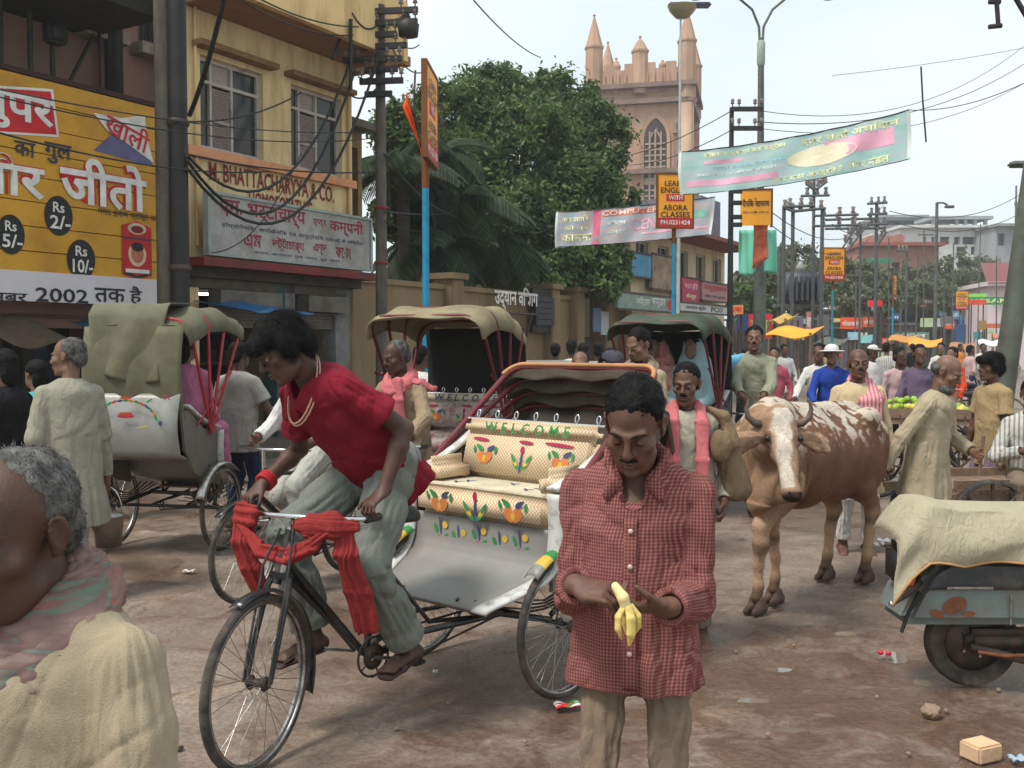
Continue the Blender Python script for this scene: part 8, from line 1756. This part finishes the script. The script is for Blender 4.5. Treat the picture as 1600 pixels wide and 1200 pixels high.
white = .8*np.clip((st - .12 + np.clip(vs[:, 2]-1.0, -.3, .3)*2.0)/.25, 0, 1)*np.clip((vs[:, 2]-.98)/.12, 0, 1)*(vs[:, 1] > fy-.1)*(~onhead)
white = np.maximum(white, blaze)
tan = np.clip((fy+.05-vs[:, 1])/.2, 0, 1)*.6 + np.clip((.66-vs[:, 2])/.2, 0, 1)*.85; dark = np.clip((a_-.90)/.06, 0, 1)*onhead + np.clip(1-np.abs(vs[:, 2]-.43)/.06, 0, 1)*.7*(vs[:, 2] < .55) + np.clip((.20-vs[:, 2])/.06, 0, 1)*.8 + ((np.abs(b_) > .06) & (a_ > .15) & (a_ < .42) & onhead & (c_ > -.03))*.6
def cow_mat():
    m, nt, bs = nmat('cow_hide'); bs.inputs['Roughness'].default_value = .75; bs.inputs['Specular IOR Level'].default_value = .2
    a = nt.nodes.new('ShaderNodeAttribute'); a.attribute_name = 'cuv'; sp_ = nt.nodes.new('ShaderNodeSeparateXYZ'); nt.links.new(a.outputs['Vector'], sp_.inputs[0])
    c = ramp(nt, noise(nt, 5, 6), [(.3, S(96, 64, 47)), (.7, S(124, 88, 66))]); c = mixc(nt, sp_.outputs['Y'], c, S(186, 154, 124)); c = mixc(nt, sp_.outputs['X'], c, S(206, 194, 178)); c = mixc(nt, sp_.outputs['Z'], c, S(50, 36, 32))
    c = mixc(nt, ramp(nt, noise(nt, 90, 3, coords(nt, scale=(1, .35, 1))), [(.4, (0, 0, 0)), (.7, (.35,)*3)]), c, S(80, 54, 40)); nt.links.new(c, bs.inputs['Base Color']); bump(nt, bs, noise(nt, 120, 3, coords(nt, scale=(1, .3, .6))), .35, .008); return m
link('body', np_mesh('body', vs, q, True, {'cuv': np.stack([white, np.clip(tan, 0, 1), np.clip(dark, 0, 1)], 1)}), cow_mat(), cow)
HORN = M('horn', S(92, 76, 66), .45, var=.3, scale=8)
for s in (-1, 1):
    b0_ = hp(.02, s*.085, .0); m = MB(); m.tube([b0_, b0_+hx_*s*.05+V(0, 0, .005), b0_+hx_*s*.09+V(0, 0, .04), b0_+hx_*s*.10+V(0, 0, .09), b0_+hx_*s*.085+V(0, 0, .145)], [.025, .023, .018, .012, .004], 10); m.build('horn', HORN, cow)
    m = MB(); m.lathe([(.0, -.017), (.012, -.012), (.017, 0), (.012, .012), (0, .017)], hp(.27, s*.092, .062), n=12); m.build('eye', EYEB, cow); m = MB(); m.lathe([(.0, -.012), (.012, 0), (0, .012)], hp(.97, s*.03, .085), n=10); m.build('nostril', M('nostril', (.01, .009, .009), .4), cow)
HOOF = M('hoof', S(82, 62, 52), .7, var=.25, scale=10)
for p in (F1, F2, B1_, B2_):
    for s in (-1, 1): h_ = Soft(.012); h_.cone((p.x+s*.026, p.y+.02, .035), (p.x+s*.03, p.y-.085, .022), .034, .018, w=(0, .2, 1), q=1.35); h_.cone((p.x+s*.022, p.y+.0, .085), (p.x+s*.024, p.y-.01, .04), .030, .034); h_.ell((p.x, p.y, -.15), (.4, .4, .15), None, .004, True); soft_obj('hoof', h_, .009, HOOF, cow)
tl = Soft(.02); tl.chain([(0, by+.20, 1.16), (.02, by+.27, 1.05), (.03, by+.27, .85), (.03, by+.26, .70)], [.035, .026, .02, .018]); soft_obj('tail', tl, .01, M('tail_hide', S(110, 66, 46), .8), cow)
tl = Soft(.02); tl.chain([(.03, by+.26, .72), (.03, by+.27, .58), (.03, by+.27, .42)], [.03, .04, .012]); soft_obj('tail_tuft', tl, .01, HAIRB, cow, lambda v: vnoise(v*np.array([60, 60, 10]), 2)*.012)

# ---------------------------------------------------------------- covered scooter
TEALG = M('faded_blue_grey_paint', S(112, 126, 124), .45, .1, var=.14, scale=4, dirt=S(112, 92, 76), dirt_amt=.55, dscale=5)
SCL = P(1520, 1070, 4.82); SCL = V(SCL.x, 4.85, 0); SCZ = 0
sco = thing('scooter', 'faded blue grey scooter under a beige cloth cover, parked at the right', 'scooter', (SCL.x, SCL.y, 0), 0)
X0 = lambda px, Y=4.68: (px-800)/F*Y - SCL.x
m = MB(); pr = [(X0(1413), .335), (X0(1424), .42), (X0(1440), .515), (X0(1462), .60), (X0(1490), .655), (X0(1540), .685), (.75, .69), (.78, .335)]
def shell(par, pts, y0, y1, mat, name, bev=.05):
    m = MB(); bm = bmesh.new(); vsb = [bm.verts.new((x, y0, z)) for x, z in pts]; f = bm.faces.new(vsb); e = bmesh.ops.extrude_face_region(bm, geom=[f]); bmesh.ops.translate(bm, vec=(0, y1-y0, 0), verts=[v for v in e['geom'] if isinstance(v, bmesh.types.BMVert)]); bmesh.ops.recalc_face_normals(bm, faces=bm.faces[:]); bmesh.ops.bevel(bm, geom=bm.edges[:], offset=bev, segments=4, affect='EDGES', clamp_overlap=True)
    me = bpy.data.meshes.new(name); bm.to_mesh(me); bm.free(); o = link(name, me, mat, par); return o
shell(sco, pr, -.17, .20, TEALG, 'side_cowl', .045)
m = MB(); m.grid(lambda a, b: (X0(1452)+.78*b + .03*a*(1-b), -.176+.01*a, .515+.125*a*(1-.6*max(0, .12-b)*8)), 5, 16, thick=.004); m.build('dark_cowl_band', M('black_vinyl_band', (.035, .036, .038), .3, var=.3, dirt=(.12, .1, .085), dirt_amt=.4, dscale=9), sco)
m = MB(); m.box((X0(1520), -.181, .525), (.22, .006, .012)); m.box((X0(1585), -.181, .42), (.008, .006, .14)); m.build('trim_strip', DULLCHROME, sco)
m = MB(); blob2(m, (X0(1497), .44), .06, .038, .4, 0, -.178, 14); blob2(m, (X0(1470), .40), .035, .02, -.3, 0, -.1785, 12); blob2(m, (X0(1520), .40), .03, .012, .1, 0, -.1785, 12); m.build('rust_patch', M('rust', S(112, 68, 44), .9, var=.3, scale=20), sco)
m = MB(); m.lathe([(.215, -.04), (.225, -.02), (.225, .02), (.215, .04), (.15, .045), (.14, 0), (.15, -.045), (.215, -.04)], (0, .0, .225), 'y', 36); wl = m.build('wheel', TYRE, sco); m = MB(); m.lathe([(.02, -.05), (.06, -.05), (.10, -.03), (.15, -.028), (.15, .028), (.02, .04)], (0, 0, .225), 'y', 28); m.build('hub', DARKST, wl)
for k in range(5): a = 2*PI*k/5; MB().tube([V(.07*math.cos(a), -.055, .225+.07*math.sin(a)), V(.07*math.cos(a), -.03, .225+.07*math.sin(a))], .008, 6).build('bolt', DULLCHROME, wl)
m = MB(); m.box((.12, -.06, .24), (.36, .10, .12), bev=.03); m.tube([V(-.05, -.1, .22), V(.2, -.12, .16), (.55, -.1, .17)], .02, 8); m.build('engine', DARKST, sco); m = MB(); m.tube([V(-.02, -.12, .20), V(.1, -.14, .185), V(.35, -.13, .19)], .010, 6); m.build('kick_lever', M('rust', (1, 1, 1)), sco)
add_w = MB(); add_w.lathe([(.215, -.04), (.225, -.02), (.225, .02), (.215, .04), (.15, .045), (.14, 0), (.15, -.045), (.215, -.04)], (1.25, .1, .225), 'y', 30); add_w.build('wheel', TYRE, sco); m = MB(); m.box((.95, .05, .28), (.5, .3, .04)); m.tube([V(1.15, .1, .3), V(1.05, .1, .75), V(1.0, .1, 1.0)], .05, 8); m.build('leg_shield', TEALG, sco)
m = MB(); m.box((X0(1437), .0, .60), (.10, .24, .20), bev=.03); m.box((X0(1460), 0, .70), (.2, .22, .10), bev=.04); m.build('rear_carrier', BLACKM, sco)
m = MB(); m.box((X0(1428), -.12, .545), (.075, .06, .06), bev=.015); m.build('orange_tail_light', M('orange_lens', S(206, 84, 30), .25), sco)
m = MB(); m.tube([V(X0(1396), -.2, .455), V(X0(1425), -.17, .50), V(X0(1450), -.12, .54)], [.012, .016, .016], 10); o = m.build('side_bar', DARKST, sco); m = MB(); m.lathe([(.0, -.016), (.014, -.010), (.017, 0), (.014, .010), (0, .016)], (X0(1395), -.202, .455), n=12); m.build('bar_tip', CHROME, o); m = MB(); m.tube([V(X0(1445), -.15, .50), V(X0(1425), -.17, .40), V(X0(1412), -.19, .315)], .009, 6); m.build('cable', WIRE, sco)
m = MB(); m.box((.3, 0, .76), (1.0, .26, .14), bev=.05); m.build('seat', LEATHER, sco)
t = thing('cloth_cover', 'beige cloth cover sagging over the scooter seat', 'cloth cover', (SCL.x, SCL.y, 0)); xa_, xb_ = X0(1409, 4.7), .95
def cv(a, b):
    x = xa_ + (xb_-xa_)*b; edge = max(0, 1-b/.16); top = .905 + .022*math.sin(3.2*b-.2)*0 - .05*math.sin(PI*min(1, b*1.05))*.55 + .035*max(0, 1-abs(b-.10)/.10) - .16*edge**2.2
    L = .25+.30; s = a*(.30+.36)
    drop = .262 - .045*math.sin(PI*min(1, max(0, b-.1)*1.3)) + .02*edge*(b < .08)
    if a < .42: y = .20-.38*(a/.42); z = top + .02*math.sin(PI*a/.42)
    else:
        k = (a-.42)/.58; y = -.18-.055*math.sin(min(1, k*1.6)*PI/2)-.012*math.sin(15*b+6*k); z = top - drop*k
    z -= .012*math.sin(26*k*b+3)*(1 if a >= .42 else 0)*.6 if a >= .42 else 0
    y += .010*math.sin(22*z+5*b)*(a > .42)
    return V(x - .06*edge*a, y, z)
m = MB(); m.grid(cv, 40, 60, thick=.006); m.build('cloth', cloth('beige_cover', S(172, 162, 138), .09, fold=.6, fscale=17), t)
pts_ = [cv(1, i/40) for i in range(41)]; MB().tube(pts_, .007, 6).build('orange_hem', M('orange_hem', S(176, 136, 92), .8), t)

# ---------------------------------------------------------------- carts, car, litter
def handcart(label, loc, rz, z=.72, L=1.9, W=1.0, r=.38, group='handcarts'):
    t = thing('handcart', label, 'handcart', loc, rz, group)
    for k in range(8): m = MB(); m.box((-L/2+L*(k+.5)/8, 0, z), (L/8-.012, W, .035)); m.build('plank', WOOD, t)
    m = MB()
    for s in (-1, 1): m.box((0, s*W*.45, z-.05), (L+.5, .06, .07)); m.box((0, s*W*.45, z+.05), (L, .04, .07))
    m.build('rail', WOOD, t)
    for sx in (-.55, .55):
        for s in (-1, 1):
            wm = MB(); wm.lathe([(r-.03, -.025), (r, -.025), (r, .025), (r-.03, .025), (r-.03, -.025)], (sx*L*.6, s*(W*.5+.04), r), 'y', 28); w_ = wm.build('wheel', TYRE, t); wm = MB()
            for k in range(8): a = 2*PI*k/8; wm.tube([V(sx*L*.6, s*(W*.5+.04), r), V(sx*L*.6+(r-.03)*math.cos(a), s*(W*.5+.04), r+(r-.03)*math.sin(a))], .014, 5)
            wm.build('spokes', DARKST, w_)
        m = MB(); m.tube([V(sx*L*.6, -W*.5, r), V(sx*L*.6, W*.5, r)], .03, 8); m.tube([V(sx*L*.6, -W*.4, r), V(sx*L*.6-.2, -W*.4, z-.05)], .025, 6); m.tube([V(sx*L*.6, W*.4, r), V(sx*L*.6-.2, W*.4, z-.05)], .025, 6); m.build('axle', DARKST, t)
    return t
handcart('low wooden handcart behind the leaning pole at the right edge', at(1590, 8.0), R(8), .56, 1.5, .8, .33)
fc = at(1428, 11.2); handcart('wooden fruit cart heaped with green produce', fc, R(-18), .90, 1.3, .9, .36); rg = random.Random(9)
GRNF = M('green_fruit', S(140, 170, 50), .5, var=.25, scale=8); YELF = M('yellow_fruit', S(206, 190, 90), .5, var=.15)
fm = [None, None]
for k, mt in enumerate((GRNF, YELF)): m = MB(); m.lathe([(0, -.035), (.025, -.028), (.038, 0), (.028, .03), (0, .038)], n=10); fm[k] = m.mesh('guava'); fm[k].materials.append(mt)
for k in range(110):
    a, b = rg.uniform(-.56, .52), rg.uniform(-.38, .38); o = bpy.data.objects.new('guava', fm[k % 3 == 0]); COL.objects.link(o); w = to_world(fc, R(-18), (a, b, .96+.12*(1-(a/.6)**2)*(1-(b/.42)**2)*rg.random())); o.location = w; o.rotation_euler = (rg.random()*3, rg.random()*3, 0); tag(o, ('small green fruit heaped on the wooden fruit cart', 'small pale yellow fruit heaped on the wooden fruit cart')[k % 3 == 0], 'fruit', 'fruit heaped on the cart')
m = MB(); m.grid(lambda a, b: V(-.66+.3*b, -.46-.05*math.sin(3*a), .96+.05*math.sin(9*b)-.22*a), 6, 8, thick=.006); o = m.build('paper_sheet', M('paper_white', S(200, 198, 190), .8)); o.location = fc; o.rotation_euler = (0, 0, R(-18)); tag(o, 'white paper sheet hanging over the front of the fruit cart', 'paper')
car = thing('parked_van', 'pale grey roofed van behind the folded brown hood', 'van', at(872, 12.2), R(20)); GV = M('grey_van_paint', S(150, 152, 146), .4, var=.1, dirt=S(110, 100, 90), dirt_amt=.3)
shell(car, [(-.95, .35), (.95, .35), (.95, .95), (.82, 1.45), (-.82, 1.45), (-.95, .95)], -1.5, 1.5, GV, 'body', .07); shell(car, [(-.84, 1.36), (.84, 1.36), (.78, 1.47), (-.78, 1.47)], -1.62, 1.6, GV, 'roof', .05)
m = MB(); m.box((0, -1.5, 1.16), (1.45, .04, .36)); m.box((0, 1.5, 1.16), (1.45, .04, .36)); m.box((.9, 0, 1.18), (.04, 2.3, .34)); m.box((-.9, 0, 1.18), (.04, 2.3, .34)); m.build('window', GLASSD, car)
for x in (-.8, .8):
    for y in (-1.05, 1.0): m = MB(); m.lathe([(.0, -.08), (.2, -.08), (.3, -.07), (.32, 0), (.3, .07), (0, .08)], (x, y, .32), 'x', 22); m.build('wheel', TYRE, car)
m = MB(); [m.lathe([(0, -.02), (.09, 0), (.1, .03)], (s*.65, -1.5, .75), 'y', 14) for s in (-1, 1)]; m.build('headlight', CHROME, car)
# litter and stones
def stone(px, py, r, label, mat, seed, sq=.75):
    c = G(px, py); sf = Soft(.01); sf.ell((0, 0, r*.45), (r, r*.8, r*sq)); vs, q = sf.net(r*.16); d = vnoise(vs*(2.2/r), seed)*.18*r + vnoise(vs*(5/r), seed+1)*.07*r; vs = vs+vnormals(vs, q)*d[:, None]; o = link('stone', np_mesh('stone', vs, q, False), mat); o.location = c; o.rotation_euler = (0, 0, seed); tag(o, label, 'stone', 'stones on the street')
STN = M('street_stone', S(140, 118, 100), .9, var=.2, scale=14, bmp=.3); stone(1455, 1118, .042, 'fist sized brown stone on the wet ground', STN, 3); stone(1478, 1112, .012, 'pebble beside the fist sized stone', STN, 5); stone(280, 1172, .02, 'dark pebble near the front wheel of the cream rickshaw', M('dark_stone', S(70, 52, 44), .9), 7, .4)
for k, (px, py, r) in enumerate(((1240, 1010, .012), (1370, 1090, .01), (1200, 1150, .012), (1560, 1080, .014), (1420, 1180, .012), (700, 1100, .01), (620, 1140, .012), (820, 1160, .01), (250, 1040, .01), (1150, 1020, .012))): stone(px, py, r, 'tiny loose pebble lying on the open street', STN, 11+k)
c = G(1532, 1185); o = MB().box((0, 0, .035), (.13, .105, .07), bev=.008).build('half_brick', M('pale_brick', S(206, 172, 138), .9, var=.1, scale=14, dirt=S(150, 110, 84), dirt_amt=.35, bmp=.4, bscale=40)); o.location = c; o.rotation_euler = (0, 0, R(24)); tag(o, 'squared pale half brick in the bottom right corner', 'brick')
def scrap(px, py, w, d, col, label, rz=0, cr=.012, stripes=None):
    c = G(px, py); m = MB(); m.grid(lambda a, b: V((b-.5)*w, (a-.5)*d, .010+cr*abs(math.sin(5*a+3*b))+cr*.5*math.sin(9*b)), 6, 8, thick=.002)
    for k in range(len(m.m)): m.m[k] = ((k//8) % 3) if stripes else 0
    o = m.build('paper_scrap', [M('scrap_'+label[:18], col, .6, var=.1)]+[M('scrap_white', S(210, 206, 200), .6), M('scrap_green', S(60, 130, 70), .6)]); o.location = c; o.rotation_euler = (0, 0, rz); tag(o, label, 'litter', 'litter on the street')
scrap(886, 1107, .12, .07, S(206, 40, 44), 'crumpled red and white packet by the rear wheel of the cream rickshaw', R(10), .012, True); scrap(295, 896, .08, .05, S(208, 200, 192), 'small white paper scrap behind the front wheel'); scrap(1383, 848, .10, .12, S(196, 204, 206), 'pale paper sheet lying behind the scooter'); scrap(680, 1055, .02, .02, S(210, 206, 200), 'tiny white crumb of paper under the rickshaw'); scrap(1590, 1192, .06, .05, S(150, 170, 190), 'bluish wrapper scrap at the bottom right edge')
for px, py in ((1376, 1024), (1388, 1025)):
    c = G(px, py); m = MB(); m.lathe([(0, -.014), (.012, -.01), (.016, 0), (.012, .01), (0, .014)], n=10); o = m.build('red_petal', M('wet_red_petal', S(214, 40, 70), .3)); o.location = (c.x, c.y, .016); tag(o, 'wet red blossom lying in the puddle', 'blossom', 'red blossoms in the puddle')

# ---------------------------------------------------------------- dusty air
m = MB(); m.box((0, 0, 0), (1, 1, 1)); hz = m.build('haze', None); hz.scale = (1010, 612, 34); hz.location = (0, 298, 16)
hm = bpy.data.materials.new('dusty_air'); hm.use_nodes = True; nt = hm.node_tree; nt.nodes.remove(nt.nodes['Principled BSDF'])
pv = nt.nodes.new('ShaderNodeVolumePrincipled'); pv.inputs['Color'].default_value = (.92, .95, .96, 1); pv.inputs['Density'].default_value = .0011; pv.inputs['Anisotropy'].default_value = .3
nt.links.new(pv.outputs[0], nt.nodes['Material Output'].inputs['Volume']); hz.data.materials.append(hm); tag(hz, kind='stuff')
SC.cycles.volume_bounces = 1
